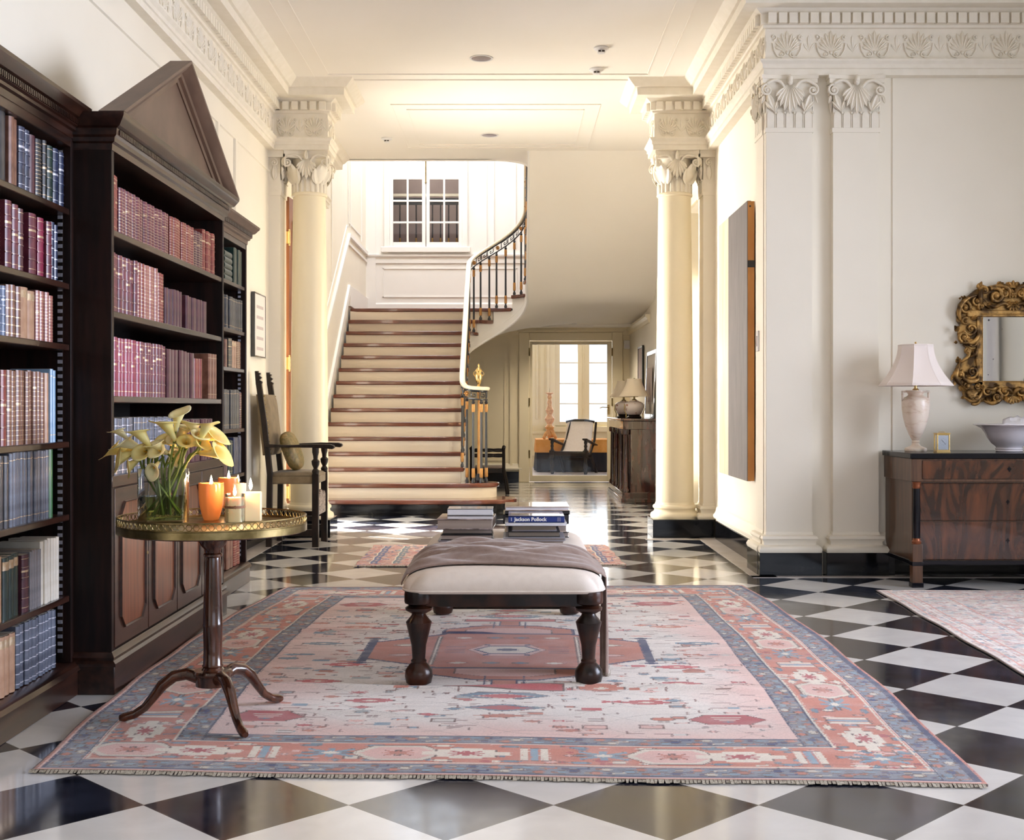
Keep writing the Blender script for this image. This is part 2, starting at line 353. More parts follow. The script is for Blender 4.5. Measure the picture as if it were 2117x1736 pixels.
    def spiral(s, c, R0, turns, r0, side=1, start=math.pi/2, u=(1,0,0), v=(0,0,1), out=(0,-1,0), rise=0.0, rend=0.18, seg=6, steps=30):
        c, u, v, out = Vector(c), Vector(u), Vector(v), Vector(out); pts = []; rr = []
        for i in range(steps+1):
            t = i/steps; a = start+side*turns*2*math.pi*t; R_ = R0*(1-(1-rend)*t**0.8)
            pts.append(c+u*R_*math.cos(a)+v*R_*math.sin(a)+out*rise*t); rr.append(r0*(1-0.45*t))
        s.tube(pts, rr, seg=seg, up=tuple(out)); s.ball(tuple(c+out*rise), r0*1.25, 8, 5)
        return s
    def build(s, name, mats, parent=None, smooth=35, bevel=0.0, bseg=2, loc=None, rotz=0, subsurf=0):
        if isinstance(mats, str): mats = [mats]
        me = bpy.data.meshes.new(name); me.from_pydata([tuple(p) for p in s.v], [], s.f)
        for k in mats: me.materials.append(MATS[k])
        if len(mats) > 1: me.polygons.foreach_set('material_index', s.mi)
        me.update()
        if smooth is not None:
            me.polygons.foreach_set('use_smooth', [True]*len(me.polygons))
            me.set_sharp_from_angle(angle=R(smooth))
        o = bpy.data.objects.new(name, me); C.objects.link(o)
        if parent: o.parent = parent
        if loc: o.location = loc
        if rotz: o.rotation_euler = (0, 0, rotz)
        if bevel:
            b = o.modifiers.new('bevel', 'BEVEL'); b.width = bevel; b.segments = bseg; b.limit_method = 'ANGLE'; b.angle_limit = R(40)
        if subsurf:
            b = o.modifiers.new('sub', 'SUBSURF'); b.levels = subsurf; b.render_levels = subsurf
        return o

def thing(name, label, cat, loc=(0, 0, 0), rotz=0, group=None):
    o = bpy.data.objects.new(name, None); C.objects.link(o); o.empty_display_size = 0.05
    o.location = loc; o.rotation_euler = (0, 0, rotz)
    return tag(o, label, cat, group)
def tag(o, label, cat, group=None):
    o['label'] = label; o['category'] = cat
    if group: o['group'] = group
    return o
def struct(o):
    o['kind'] = 'structure'; return o
def T(x, y, z, rz=0): return Matrix.Translation((x, y, z)) @ Matrix.Rotation(rz, 4, 'Z')
def scale_prof(prof, kr, kz, z0=0): return [(r*kr, z0+z*kz) for r, z in prof]
# ================================================================== THE ROOM
XL, XR, YF, ZC, XE, YB, YS = -2.12, 1.74, 8.38, 3.90, 5.6, -2.2, 17.9
f = MB(); f.add([(XL-.02, YB, 0), (XE, YB, 0), (XE, 18.7, 0), (XL-.02, 18.7, 0)], [(0, 1, 2, 3)])
struct(f.build('floor', 'tiles', smooth=None))
m = MB()   # pale stone border along the walls
m.box(XL, -1.945, YB, 10.55, -.01, .0025); m.box(-1.945, -1.50, 10.50, 10.62, -.01, .0025)
m.box(1.575, XR, 8.20, 10.62, -.01, .0025); m.box(1.12, 1.575, 10.53, 10.63, -.01, .0025); m.box(1.575, XE, 8.195, 8.28, -.01, .0025)
struct(m.build('trim_floor_border', 'border_stone', smooth=None))

def wall(name, boxes, mt='plaster'):
    w = MB()
    for b in boxes: w.box(*b)
    return struct(w.build(name, mt, smooth=None))
ZU = 6.7
wall('wall_west', [(XL-.15, XL, YB, 11.25, 0, ZC+.2), (XL-.15, XL, 11.25, 12.70, 3.06, ZC+.2), (XL-.15, XL, 12.70, 18.85, 0, ZC), (XL-.15, XL, 12.0, 18.05, ZC, ZU)])
wall('wall_east_hall', [(XR, XR+.15, YF, 11.35, 0, ZC), (XR, XR+.15, 11.35, 12.45, 3.06, ZC), (XR, XR+.15, 12.45, 18.85, 0, ZC), (XR, XR+.15, 12.0, 18.05, ZC, ZU)])
wall('wall_north_east', [(XR, XE, YF, YF+.15, 0, ZC)])
wall('wall_east', [(XE, XE+.15, YB, 3.0, 0, ZC), (XE, XE+.15, 6.4, YF+.15, 0, ZC), (XE, XE+.15, 3.0, 6.4, 0, .5), (XE, XE+.15, 3.0, 6.4, 3.3, ZC), (XE, XE+.15, 4.6, 4.8, .5, 3.3)])
wall('wall_south', [(XL, 0.0, YB-.15, YB, 0, ZC), (4.9, XE, YB-.15, YB, 0, ZC), (0, 4.9, YB-.15, YB, 0, .5), (0, 4.9, YB-.15, YB, 3.4, ZC), (2.35, 2.55, YB-.15, YB, .5, 3.4)])
wall('wall_stair_north', [(XL, XR, YS, YS+.12, 2.28, 3.42), (XL, -1.78, YS, YS+.12, 3.42, ZU), (-.74, XR, YS, YS+.12, 3.42, ZU), (-1.78, -.74, YS, YS+.12, 5.3, ZU)], 'stair_white')
wall('wall_passage_north', [(XL, .20, 18.7, 18.82, 0, 2.45), (.20, 1.50, 18.7, 18.82, 2.17, 2.45), (1.50, XR, 18.7, 18.82, 0, 2.45)], 'cream_gloss')
wall('wall_upper_south', [(XL, XR, 12.0, 12.1, ZC+.3, ZU)])
# window frames of the two big daylight walls
for nm, boxes in (('window_1', [(XE, XE+.06, y, y+.05, .5, 3.3) for y in (3.0, 3.5, 4.05, 4.55, 4.8, 5.3, 5.85, 6.35)]+[(XE, XE+.06, 3.0, 6.4, z, z+.04) for z in (.5, 1.4, 2.3, 3.26)]),
                  ('window_2', [(x, x+.05, YB-.06, YB, .5, 3.4) for x in (0, .8, 1.6, 2.3, 2.55, 3.3, 4.1, 4.85)]+[(0, 4.9, YB-.06, YB, z, z+.04) for z in (.5, 1.4, 2.3, 3.36)])):
    wall(nm, boxes, 'cream_gloss')
# ceilings
r_ = .42
arc = [(-.25+r_*math.cos(a), 14.42+r_*math.sin(a)) for a in [R(-k*9) for k in range(11)]]   # (.17,14.42) -> (-.25,14.0)
c = MB()
c.box(XL-.1, XE+.1, YB-.1, YF, ZC, ZC+.25); c.box(XL-.1, XR+.1, YF, 13.5, ZC, ZC+.25)
c.prism([(XL-.1, 13.5), (.17, 13.5), (.17, 14.42)]+arc[1:]+[(XL-.1, 14.0)], ZC, ZC+.25)
struct(c.build('ceiling', 'ceiling_paint', smooth=20))
wall('ceiling_upper', [(XL-.1, XR+.1, 12.0, 18.05, ZU, ZU+.1)], 'ceiling_paint')
# thin raised bead frames on the ceiling
t = MB()
def bead(x0, x1, y0, y1, w=.014):
    for b in ((x0, x1, y0, y0+w), (x0, x1, y1-w, y1)): t.box(*b, ZC-.009, ZC+.001)
    for b in ((x0, x0+w*.6, y0, y1), (x1-w*.6, x1, y0, y1)): t.box(*b, ZC-.003, ZC+.001)
bead(-1.55, 1.12, 4.2, 10.40); bead(-1.68, 1.26, 4.0, 10.58)
bead(-1.13, .80, 11.42, 13.32); bead(-1.00, .66, 11.62, 13.18)
struct(t.build('trim_ceiling_beads', 'ceiling_paint', smooth=None))
# edge bead of the stairwell opening
t = MB(); t.tube([(XL, 14.0, ZC), (-.3, 14.0, ZC)]+[(x, y, ZC) for x, y in arc[::-1]]+[(.17, 14.6, ZC)], .014, 8)
struct(t.build('trim_stairwell_edge', 'ceiling_paint'))

# ------------------------------------------------------------------ entablature (architrave, frieze, dentils, cornice)
XFL, XFR, YFF = -2.07, 1.68, 8.32
pathL = [(XFL, YB), (XFL, 10.72), (-1.60, 10.72), (-1.60, 11.10), (XFL, 11.10), (XFL, 13.9)]
pathR = [(XFR, 13.5), (XFR, 11.10), (1.21, 11.10), (1.21, 10.72), (XFR, 10.72), (XFR, YFF), (XE, YFF)]
PROF = [(-.09, 3.335), (.012, 3.335), (.012, 3.375), (.022, 3.38), (.022, 3.405), (.040, 3.425), (.040, 3.437), (0, 3.442), (0, 3.645), (.016, 3.650), (.022, 3.665), (.035, 3.67),
        (.035, 3.735), (.055, 3.75), (.075, 3.765), (.16, 3.77), (.165, 3.83), (.185, 3.835), (.20, 3.85), (.235, 3.885), (.245, ZC), (-.09, ZC)]
for nm, pa in (('trim_entablature_west', pathL), ('trim_entablature_east', pathR)):
    e = MB(); e.sweep(pa, PROF)
    for i in range(len(pa)-1):      # dentils
        a, b = Vector(pa[i]), Vector(pa[i+1]); d = (b-a); L_ = d.length; d.normalize(); n = Vector((d.y, -d.x))
        if n.x < -.9 and a.y > 11.0 and a.x < 0: continue
        k = int(L_/.069); 
        for j in range(k):
            c0 = a+d*((j+.5)*L_/k)
            if c0.y < 3 and abs(d.y) > .5: continue
            M = Matrix.Translation((c0.x, c0.y, 3.703)) @ Matrix(((d.x, n.x, 0, 0), (d.y, n.y, 0, 0), (0, 0, 1, 0), (0, 0, 0, 1)))
            e.M = M; e.box(-.0275, .0275, .03, .066, -.034, .034)
    e.M = Matrix()
    struct(e.build(nm, 'ornament', smooth=30))

def palmette(mb, c, h, u, out, up=1, n=9, spread=78, th=.012):
    "fan of leaves in the plane of u and Z"
    c, u, out = Vector(c), Vector(u), Vector(out); z = Vector((0, 0, up))
    for i in range(n):
        a = R(-spread+2*spread*i/(n-1)); d = u*math.sin(a)+z*math.cos(a)
        L_ = h*(1-.42*abs(i-(n-1)/2)/((n-1)/2)**1)
        mb.petal(c+d*h*.12, d, L_*.88, h*.17, th, n=out, peak=.68, seg=5)
    mb.ball(tuple(c), h*.09, 8, 5)
def frieze_run(mb, a, b, step=.287):
    a, b = Vector(a), Vector(b); d = b-a; L_ = d.length; d.normalize(); n = Vector((d.y, -d.x, 0)); k = max(1, round(L_/step)); s = L_/k
    for j in range(k):
        c0 = a+d*((j+.5)*s)
        palmette(mb, c0+Vector((0, 0, 3.488)), .150, d, n, n=9, spread=64, th=.016)
        for sg in (-1, 1):
            mb.spiral(c0+d*sg*.034+Vector((0, 0, 3.475))+n*.006, .022, 1.3, .0055, side=sg, start=math.pi/2, u=d, out=n, seg=5, steps=12)
            c1 = c0+d*sg*s*.31+Vector((0, 0, 3.59))
            mb.spiral(c1+n*.006, .022, 1.1, .0055, side=-sg, start=-math.pi/2, u=d, out=n, seg=5, steps=10)
            mb.tube([c0+d*sg*s*t_+Vector((0, 0, z_))+n*.006 for t_, z_ in ((.12, 3.455), (.22, 3.462), (.30, 3.50), (.33, 3.55))], .005, 5)
        c2 = c0+d*s*.5
        mb.petal(c2+Vector((0, 0, 3.48)), (0, 0, 1), .13, .03, .01, n=n, peak=.7, seg=5)
        for sg in (-1, 1): mb.petal(c2+Vector((0, 0, 3.49)), d*sg*.6+Vector((0, 0, 1)), .075, .022, .008, n=n, peak=.6, seg=4)
def segs3(pa): return [((x, y, 0), (x2, y2, 0)) for (x, y), (x2, y2) in zip(pa[:-1], pa[1:])]
e = MB()
for a, b in (((XFR, YFF, 0), (4.6, YFF, 0)), ((XFR, 10.72, 0), (XFR, YFF, 0)), ((1.21, 10.72, 0), (XFR, 10.72, 0)), ((1.21, 11.1, 0), (1.21, 10.72, 0))): frieze_run(e, a, b)
struct(e.build('trim_frieze_east', 'ornament', smooth=50))
e = MB()
for a, b in (((XFL, 4.3, 0), (XFL, 10.72, 0)), ((XFL, 10.72, 0), (-1.60, 10.72, 0)), ((-1.60, 10.72, 0), (-1.60, 11.1, 0))): frieze_run(e, a, b)
struct(e.build('trim_frieze_west', 'ornament', smooth=50))
# panel moulding lines on the walls
t = MB()
t.sweep([(XL, YB), (XL, 10.9)], [(0, 3.15), (.012, 3.155), (.012, 3.172), (0, 3.18)])
for y in (8.86, 9.42):   # narrow flat panel beside the bookcase
    t.box(XL, XL+.02, y, y+.05, .2, 3.15)
struct(t.build('trim_panel_west', 'plaster', smooth=None))
t = MB()
t.box(2.545, 2.555, YF-.008, YF, .2, 3.33); t.box(2.41, 2.45, YF-.02, YF, .2, 3.33)
struct(t.build('trim_panel_north', 'plaster', smooth=None))

# skirting: cream moulding over a black marble base
BASE = [(0, .16), (.018, .16), (.018, .17), (.04, .185), (.045, .205), (.03, .225), (.022, .24), (.015, .27), (0, .28)]
BLK = [(0, 0), (.025, 0), (.025, .155), (.02, .16), (0, .16)]
def skirt(name, pa, both=True):
    w = MB(); w.sweep(pa, BASE); struct(w.build(name+'_moulding', 'plaster', smooth=40))
    w = MB(); w.sweep(pa, BLK); struct(w.build(name, 'black_marble', smooth=None))
skirt('baseboard_west', [(XL, YB), (XL, 10.6)])
skirt('baseboard_east_hall', [(XR, 10.6), (XR, 8.75)])
skirt('baseboard_north', [(2.44, YF), (XE, YF)])
skirt('baseboard_passage', [(-.57, 18.7), (.12, 18.7)])
skirt('baseboard_passage_east', [(XR, 18.7), (XR, 12.6)])

# ------------------------------------------------------------------ capitals, columns, pilasters
def cap_face(mb, w, h, d=0.0):
    "one face of the capital; x across, z up from 0 to h, out = -y; d = distance of the face plane"
    out = Vector((0, -1, 0)); y = -d
    for sg in (-1, 1):
        x = sg*w*.50
        mb.spiral((x, y-.022, h*.70), w*.135, 1.6, w*.028, side=-sg if True else sg, start=math.pi/2, seg=6, steps=26)
        q_ = smooth_path([Vector(v) for v in ((sg*w*.07, y-.012, h*.58), (sg*w*.12, y-.02, h*.74), (sg*w*.22, y-.024, h*.85), (sg*w*.36, y-.026, h*.875), (x, y-.024, h*.82))], 5); mb.tube(q_, [w*(.018+.016*min(1, i_/9)) for i_ in range(len(q_))], 8)
        mb.spiral((sg*w*.20, y-.014, h*.66), w*.075, 1.3, w*.020, side=sg, start=math.pi/2, seg=5, steps=16)
        mb.petal((sg*w*.33, y-.008, h*.30), (sg*.35, 0, 1), h*.36, w*.17, .022, peak=.55)      # corner acanthus leaf
        mb.petal((sg*w*.33, y-.012, h*.30), (sg*.9, 0, 1), h*.26, w*.10, .02, peak=.6)
        mb.petal((sg*w*.33, y-.012, h*.30), (-sg*.3, 0, 1), h*.22, w*.09, .02, peak=.6)
        mb.petal((sg*w*.56, y-.018, h*.60), (sg*.3, 0, -1), h*.16, w*.08, .02, peak=.4)
    palmette(mb, (0, y-.024, h*.84), h*.60, (1, 0, 0), (0, -1, 0), up=-1, n=9, spread=46, th=.020)
    mb.ball((0, y-.03, h*.90), (w*.06, .022, h*.07), 8, 6)
    mb.petal((0, y-.03, h*.80), (0, 0, 1), h*.2, w*.12, .02)
    for k in range(5):                                       # lower row of tongues
        x = (k-2)*w*.205
        mb.prism([(x-w*.078, 0), (x+w*.078, 0), (x+w*.078, h*.24), (x+w*.055, h*.285), (x, h*.30), (x-w*.055, h*.285), (x-w*.078, h*.24)], y-.010, y+.002, lambda a, b_, c_: (a, c_, b_))
        mb.tube([(x+w*.1, y-.006, .0), (x+w*.1, y-.008, h*.25)], w*.012, 5)
        mb.ball((x+w*.1, y-.012, h*.28), w*.03, 6, 4)
def abacus(mb, w, y0, y1, z0, z1, over=.03):
    "moulded slab with a concave front"
    pts = []
    for i in range(9):
        t = -1+2*i/8; pts.append((t*(w/2+over), -y1-over*abs(t)**2*1.0))
    poly = pts+[(w/2+over, y0), (-w/2-over, y0)]
    mb.prism(poly, z0, z1)
    mb.prism([(x*1.03, yy-.006 if yy < y0 else yy) for x, yy in poly], z1-(z1-z0)*.45, z1)
def pilaster(name, label, x, y, rz, w=.305, d=.06, group=None):
    "standing against a wall, face towards local -y"
    t = thing(name, label, 'pilaster', (x, y, 0), rz, group)
    b = MB(); b.box(-w/2-.055, w/2+.055, -d-.05, 0, 0, .155); b.build('plinth', 'black_marble', t, bevel=.003)
    b = MB(); pf = [(.0, .155), (.05, .155), (.056, .175), (.045, .198), (.022, .205), (.020, .225), (.034, .245), (.028, .262), (.006, .270), (.004, .285), (0, .29)]
    for sgn in (1,): b.sweep([(w/2, 0), (w/2, -d), (-w/2, -d), (-w/2, 0)][::-1], pf)
    b.box(-w/2, w/2, -d, 0, .155, .29)
    b.build('base', 'plaster', t, smooth=50)
    b = MB(); b.box(-w/2, w/2, -d, 0, .285, 2.985); b.box(-w/2-.008, w/2+.008, -d-.008, 0, 2.955, 2.985); b.build('shaft', 'plaster', t)
    b = MB(); b.box(-w/2, w/2, -d, 0, 2.985, 3.28)
    b.M = T(0, 0, 2.985); cap_face(b, w, .355, d)
    b.M = T(-w/2+d/2, -d/2, 2.985, R(-90)); cap_face(b, d, .355, -.001+0) if False else None
    b.M = Matrix()
    for sg in (-1, 1):
        b.M = T(sg*w/2, -d*.5, 2.985, R(90*sg)); 
        b.spiral((0, -.022, .355*.70), w*.12, 1.5, w*.026, side=sg, seg=6, steps=22); b.petal((0, -.006, .1), (0, 0, 1), .14, .05, .014)
    b.M = Matrix(); abacus(b, w, 0, d, 3.28, 3.335)
    b.build('capital', 'ornament', t, smooth=55)
    return t
def column(name, label, x, y):
    t = thing(name, label, 'column', (x, y, 0), 0)
    b = MB(); b.box(-.214, .31 if x > 0 else .214, -.22, .22, 0, .155) if x > 0 else b.box(-.31, .214, -.22, .22, 0, .155)
    b.build('plinth', 'black_marble', t, bevel=.003)
    b = MB(); b.lathe([(.208, .155), (.214, .175), (.208, .198), (.192, .208), (.184, .212), (.178, .225), (.180, .238), (.190, .246), (.190, .262), (.180, .272), (.172, .275), (.166, .295)], 48)
    b.build('base', 'cream_gloss', t, smooth=50)
    b = MB(); pr = []
    for i in range(17):
        q = i/16; pr.append((.164-.022*q**1.7, .292+q*(2.66)))
    pr += [(.142, 2.955), (.153, 2.96), (.156, 2.972), (.152, 2.984), (.142, 2.988)]
    b.lathe(pr, 56); b.build('shaft', 'cream_gloss', t, smooth=50)
    b = MB(); b.lathe([(.142, 2.985), (.138, 3.10), (.140, 3.2), (.150, 3.28)], 32)
    for k in range(20):
        a = 2*math.pi*k/20; d = Vector((math.cos(a), math.sin(a), 0)); p_ = d*.139
        b.tube([p_+Vector((0, 0, 2.985)), p_+Vector((0, 0, 3.075)), p_+Vector((0, 0, 3.09))], [.016, .016, .009], 8)
    for k in range(4):
        a = 2*math.pi*(k+.5)/4; d = Vector((math.cos(a), math.sin(a), 0)); s2_ = Vector((-d.y, d.x, 0))
        b.petal(tuple(d*.145+Vector((0, 0, 3.06))), (d.x*.18, d.y*.18, 1), .19, .13, .030, n=d, peak=.5, curl=.045)
        for sg in (-1, 1): b.petal(tuple(d*.145+Vector((0, 0, 3.05))+s2_*sg*.03), tuple(d*.1+s2_*sg*.35+Vector((0, 0, 1))), .14, .08, .022, n=d, peak=.5, curl=.03)
    for k in range(4):
        b.M = T(0, 0, 2.985, R(90*k)); w, h, yy = .30, .355, -.146
        for sg in (-1, 1):
            x_ = sg*w*.54
            b.spiral((x_, yy-.034, h*.70), w*.155, 1.6, w*.034, side=-sg, start=math.pi/2, seg=6, steps=24)
            q_ = smooth_path([Vector(v) for v in ((sg*w*.07, yy+.006, h*.58), (sg*w*.12, yy-.006, h*.74), (sg*w*.22, yy-.014, h*.85), (sg*w*.36, yy-.022, h*.88), (x_, yy-.030, h*.84))], 5); b.tube(q_, [w*(.020+.016*min(1, i_/9)) for i_ in range(len(q_))], 8)
            b.spiral((sg*w*.20, yy-.012, h*.66), w*.075, 1.3, w*.02, side=sg, start=math.pi/2, seg=5, steps=14)
        palmette(b, (0, yy-.022, h*.82), h*.54, (1, 0, 0), (0, -1, 0), up=-1, n=9, spread=46, th=.020)
        b.petal((0, yy-.03, h*.78), (0, 0, 1), h*.22, w*.12, .02)
    b.M = Matrix()
    ab = []
    for k in range(4):
        for i in range(8):
            q = -1+2*i/8; p = Vector((q*.182, -.150-.032*abs(q)**2)); a = R(90*k)
            ab.append((p.x*math.cos(a)-p.y*math.sin(a), p.x*math.sin(a)+p.y*math.cos(a)))
    b.prism(ab, 3.275, 3.305); b.prism([(x_*1.04, y_*1.04) for x_, y_ in ab], 3.305, 3.335)
    b.build('capital', 'ornament', t, smooth=55)
    return t
column('column', 'round cream column left of the staircase, behind the tall armchair', -1.79, 10.92)
column('column', 'round cream column right of the hall, in front of the dark console cabinet', 1.41, 10.92)
pilaster('pilaster', 'wide pale pilaster at the wall corner, left one of the pair', 1.84, YF, 0, w=.305, d=.06)
pilaster('pilaster', 'wide pale pilaster of the pair nearest the chest of drawers', 2.285, YF, 0, w=.305, d=.06)
pilaster('pilaster', 'narrow return pilaster on the side wall beside the grey painting', XR, 8.52, R(-90), w=.26, d=.06)
pilaster('pilaster', 'slim pilaster on the side wall right behind the right hand column', XR, 10.92, R(-90), w=.28, d=.10)
pilaster('pilaster', 'slim pilaster on the side wall behind the left hand column', XL, 10.92, R(90), w=.28, d=.10)
# corner core so the return reads as one block
wall('trim_corner_block', [(XR-.055, XR+.02, 8.326, 8.395, .0, 3.335)])

# ------------------------------------------------------------------ side doorways behind the columns
def casing(name, x, sgn, y0, y1, z):
    w = MB(); t = .03*sgn
    for b in ((y0-.11, y0, 0, z+.11), (y1, y1+.11, 0, z+.11), (y0, y1, z, z+.11)):
        w.box(min(x, x+t), max(x, x+t), *b)
    return struct(w.build(name, 'cream_gloss', smooth=None, bevel=.006))
casing('trim_door_west', XL, 1, 11.25, 12.70, 3.06); casing('trim_door_east', XR, -1, 11.35, 12.45, 3.06)
def door_leaf(name, mt, x, y, rz, w, h, hinge_side):
    e = bpy.data.objects.new(name, None); C.objects.link(e); e.location = (x, y, 0); e.rotation_euler = (0, 0, rz); struct(e)
    b = MB(); b.box(0, w, -.022, .022, .01, h)
    for z0, z1 in ((.25, 1.0), (1.15, 1.9), (2.05, h-.2)):
        for s_ in (-1, 1): b.box(.12, w-.12, s_*.022 if s_ > 0 else -.030, .030 if s_ > 0 else -.022, z0, z1)
    b.build('door_panel', mt, e, bevel=.004)
    for z in (.35, 1.52, 2.66):
        q = MB(); q.tube([(-.004, -.026, z-.06), (-.004, -.026, z+.06)], .009, 10); q.box(-.004, .004, -.022, .022, z-.055, z+.055); q.ball((-.004, -.026, z+.068), .008, 8, 6); q.ball((-.004, -.026, z-.068), .008, 8, 6)
        q.build('hinge', 'brass', e)
    return e
door_leaf('door_1', 'door_wood', XL+.062, 11.30, R(86), .26, 3.03, 1)
door_leaf('door_2', 'cream_gloss', XR-.02, 11.40, R(8), .95, 3.03, 1)
# closed small lobby beyond, so that only the added fill light enters
wall('wall_lobby_east', [(XR+.15, 3.2, 11.1, 11.2, 0, 3.2), (XR+.15, 3.2, 12.7, 12.8, 0, 3.2), (3.2, 3.3, 11.1, 12.8, 0, 3.2), (XR+.15, 3.3, 11.1, 12.8, 3.2, 3.3), (XR+.15, 3.3, 11.1, 12.8, -.1, 0)])

# ------------------------------------------------------------------ ceiling fittings
def downlight(x, y, label, z=ZC, pw=30):
    t = thing('recessed_downlight', label, 'ceiling light', (x, y, z), 0, 'recessed ceiling downlights')
    b = MB(); b.lathe([(.092, -.001), (.094, -.006), (.080, -.006), (.078, -.001), (.074, .0)], 28); b.build('trim_ring', 'plate_white', t)
    b = MB(); b.lathe([(.078, -.002), (.060, -.0035), (.03, -.0045), (0.0001, -.005)], 28); b.build('reflector', 'reflector', t)
    l = bpy.data.lights.new('downlight_fill', 'SPOT'); l.energy = pw; l.color = (1, .86, .66); l.spot_size = R(150); l.spot_blend = .8; l.shadow_soft_size = .07  # spot added to warm the hall; the fittings themselves look unlit
    lo = bpy.data.objects.new('downlight_fill', l); C.objects.link(lo); lo.parent = t; lo.location = (0, 0, -.03)
p = PZ(995, 120, ZC); downlight(p.x, p.y, 'round recessed downlight in the ceiling, nearer one above the bench')
p = PZ(1012, 279, ZC); downlight(p.x, p.y, 'round recessed downlight in the ceiling, farther one before the stairwell')
downlight(.80, 17.6, 'small recessed downlight in the low passage ceiling before the glass door', 2.309, 75)
def detector(px, py, label):
    p = PZ(px, py, ZC)
    t = thing('smoke_detector', label, 'smoke detector', (p.x, p.y, ZC), 0, 'ceiling smoke detectors')
    b = MB(); b.lathe([(.058, 0), (.060, -.012), (.050, -.020), (.034, -.026), (.030, -.045), (.0001, -.048)], 26); b.build('housing', 'plate_white', t, smooth=40)
    b = MB(); b.box(-.024, -.004, -.036, -.030, -.040, -.030); b.box(.004, .024, -.036, -.030, -.040, -.030); b.build('vent_slot', 'dark_slot', t)
detector(1243, 98, 'small white smoke detector on the ceiling, nearest the right cornice')
detector(1233, 142, 'small white smoke detector on the ceiling beside the double bead line')
detector(800, 285, 'small white smoke detector on the ceiling above the stair wall, far left')

# ------------------------------------------------------------------ STAIRCASE
RS = .159
def Yn(n): return {1: 12.86, 2: 13.12}.get(n, 13.35+.215*(n-3))
ACX, ACY, ARX, ARY = -.20, 15.45, .37, .42
def inner(th, off=0.0):
    return (ACX+(ARX-off)*math.cos(R(th)), ACY+(ARY-off)*math.sin(R(th)))
TH = {13: 178, 14: 135, 15: 100, 16: 61, 17: 22}
st = thing('staircase', 'white painted stair flight with dark mahogany treads winding up to the right', 'staircase', (-1.3, 12.8, 0))
def tread_poly(n):
    XW = XL+.03
    if n == 1:
        a = [(XW, 12.86), (-1.2, 12.85), (-.65, 12.84), (-.35, 12.86), (-.15, 12.91), (-.03, 13.0), (.03, 13.12), (.03, 13.26), (-.03, 13.38), (-.14, 13.46), (-.3, 13.5), (XW, 13.5)]
    elif n == 2:
        a = [(XW, 13.12), (-1.2, 13.11), (-.75, 13.11), (-.45, 13.13), (-.27, 13.19), (-.18, 13.28), (-.155, 13.38), (-.18, 13.48), (-.27, 13.56), (-.4, 13.60), (-.56, 13.62), (XW, 13.62)]
    elif n < 13: a = [(XW, Yn(n)), (-.535, Yn(n)), (-.535, Yn(n+1)+.06), (XW, Yn(n+1)+.06)]
    else:
        t0, t1 = TH.get(n, 22), TH.get(n+1, -1)
        ins = [inner(t0-(t0-t1)*i/8, .03) for i in range(9)]
        out = {13: [(XW, Yn(13)), (XW, 15.80)], 14: [(XW, 15.75), (XW, 15.98)], 15: [(XW, 15.93), (XW, YS), (.45, YS)], 16: [(.40, YS), (XR, YS), (XR, 16.6)], 17: [(XR, 16.55), (XR, 15.33)]}[n]
        a = ins[::-1]+[out[0]]+out[1:]
        a = [out[0]]+ins+out[1:][::-1]
    return a
def upper_poly(n):
    y1 = 15.33-.25*(n-18)
    return [(.145, y1), (.145, y1-.29), (XR, y1-.29), (XR, y1)]
for n in range(1, 21):
    po = tread_poly(n) if n <= 17 else upper_poly(n)
    z = n*RS if n > 1 else .163
    b = MB(); b.M = T(1.3, -12.8, 0)
    b.prism(po, z-.046, z); b.build('tread', 'tread_wood', st, bevel=.010, bseg=2)
    if n <= 2:      # curved riser under the nosing
        cx_, cy_ = -1.0, 13.5
        q = [(x if x < -2 else x-(.028 if x > -.5 else 0), y+(.028 if y < 13.4 else -.028)) for x, y in po]
        b = MB(); b.M = T(1.3, -12.8, 0)
        if n == 1:
            b.prism(q, 0, z-.036); b.build('marble_riser', 'black_marble', st)
        else: b.prism(q, .163, z-.036); b.build('riser', 'riser_paint', st)
    elif n <= 13:
        b = MB(); b.M = T(1.3, -12.8, 0); b.box(XL+.03, -.57, Yn(n)+.028, Yn(n)+.05, (n-1)*RS-.01, z-.036); b.build('riser', 'riser_paint', st)
    elif n <= 15:
        y = {14: 15.75, 15: 15.90}[n]; p1 = inner(TH[n]); 
        b = MB(); b.M = T(1.3, -12.8, 0); b.prism([(XL+.03, y+.03), (p1[0], p1[1]+.03), (p1[0], p1[1]+.05), (XL+.03, y+.05)], (n-1)*RS-.01, z-.036); b.build('riser', 'riser_paint', st)
    elif n == 16 or n == 17:
        p1 = inner(TH[n]); p2 = (.42, YS) if n == 16 else (XR, 16.6)
        b = MB(); b.M = T(1.3, -12.8, 0); d_ = Vector((p2[0]-p1[0], p2[1]-p1[1])).normalized(); q_ = Vector((d_.y, -d_.x))*.02
        b.prism([p1, p2, (p2[0]+q_.x, p2[1]+q_.y), (p1[0]+q_.x, p1[1]+q_.y)], (n-1)*RS-.01, z-.036); b.build('riser', 'riser_paint', st)
    else:
        b = MB(); b.M = T(1.3, -12.8, 0); y1 = 15.33-.25*(n-18); b.box(.17, XR, y1-.02, y1, (n-1)*RS-.01, z-.036); b.build('riser', 'riser_paint', st)
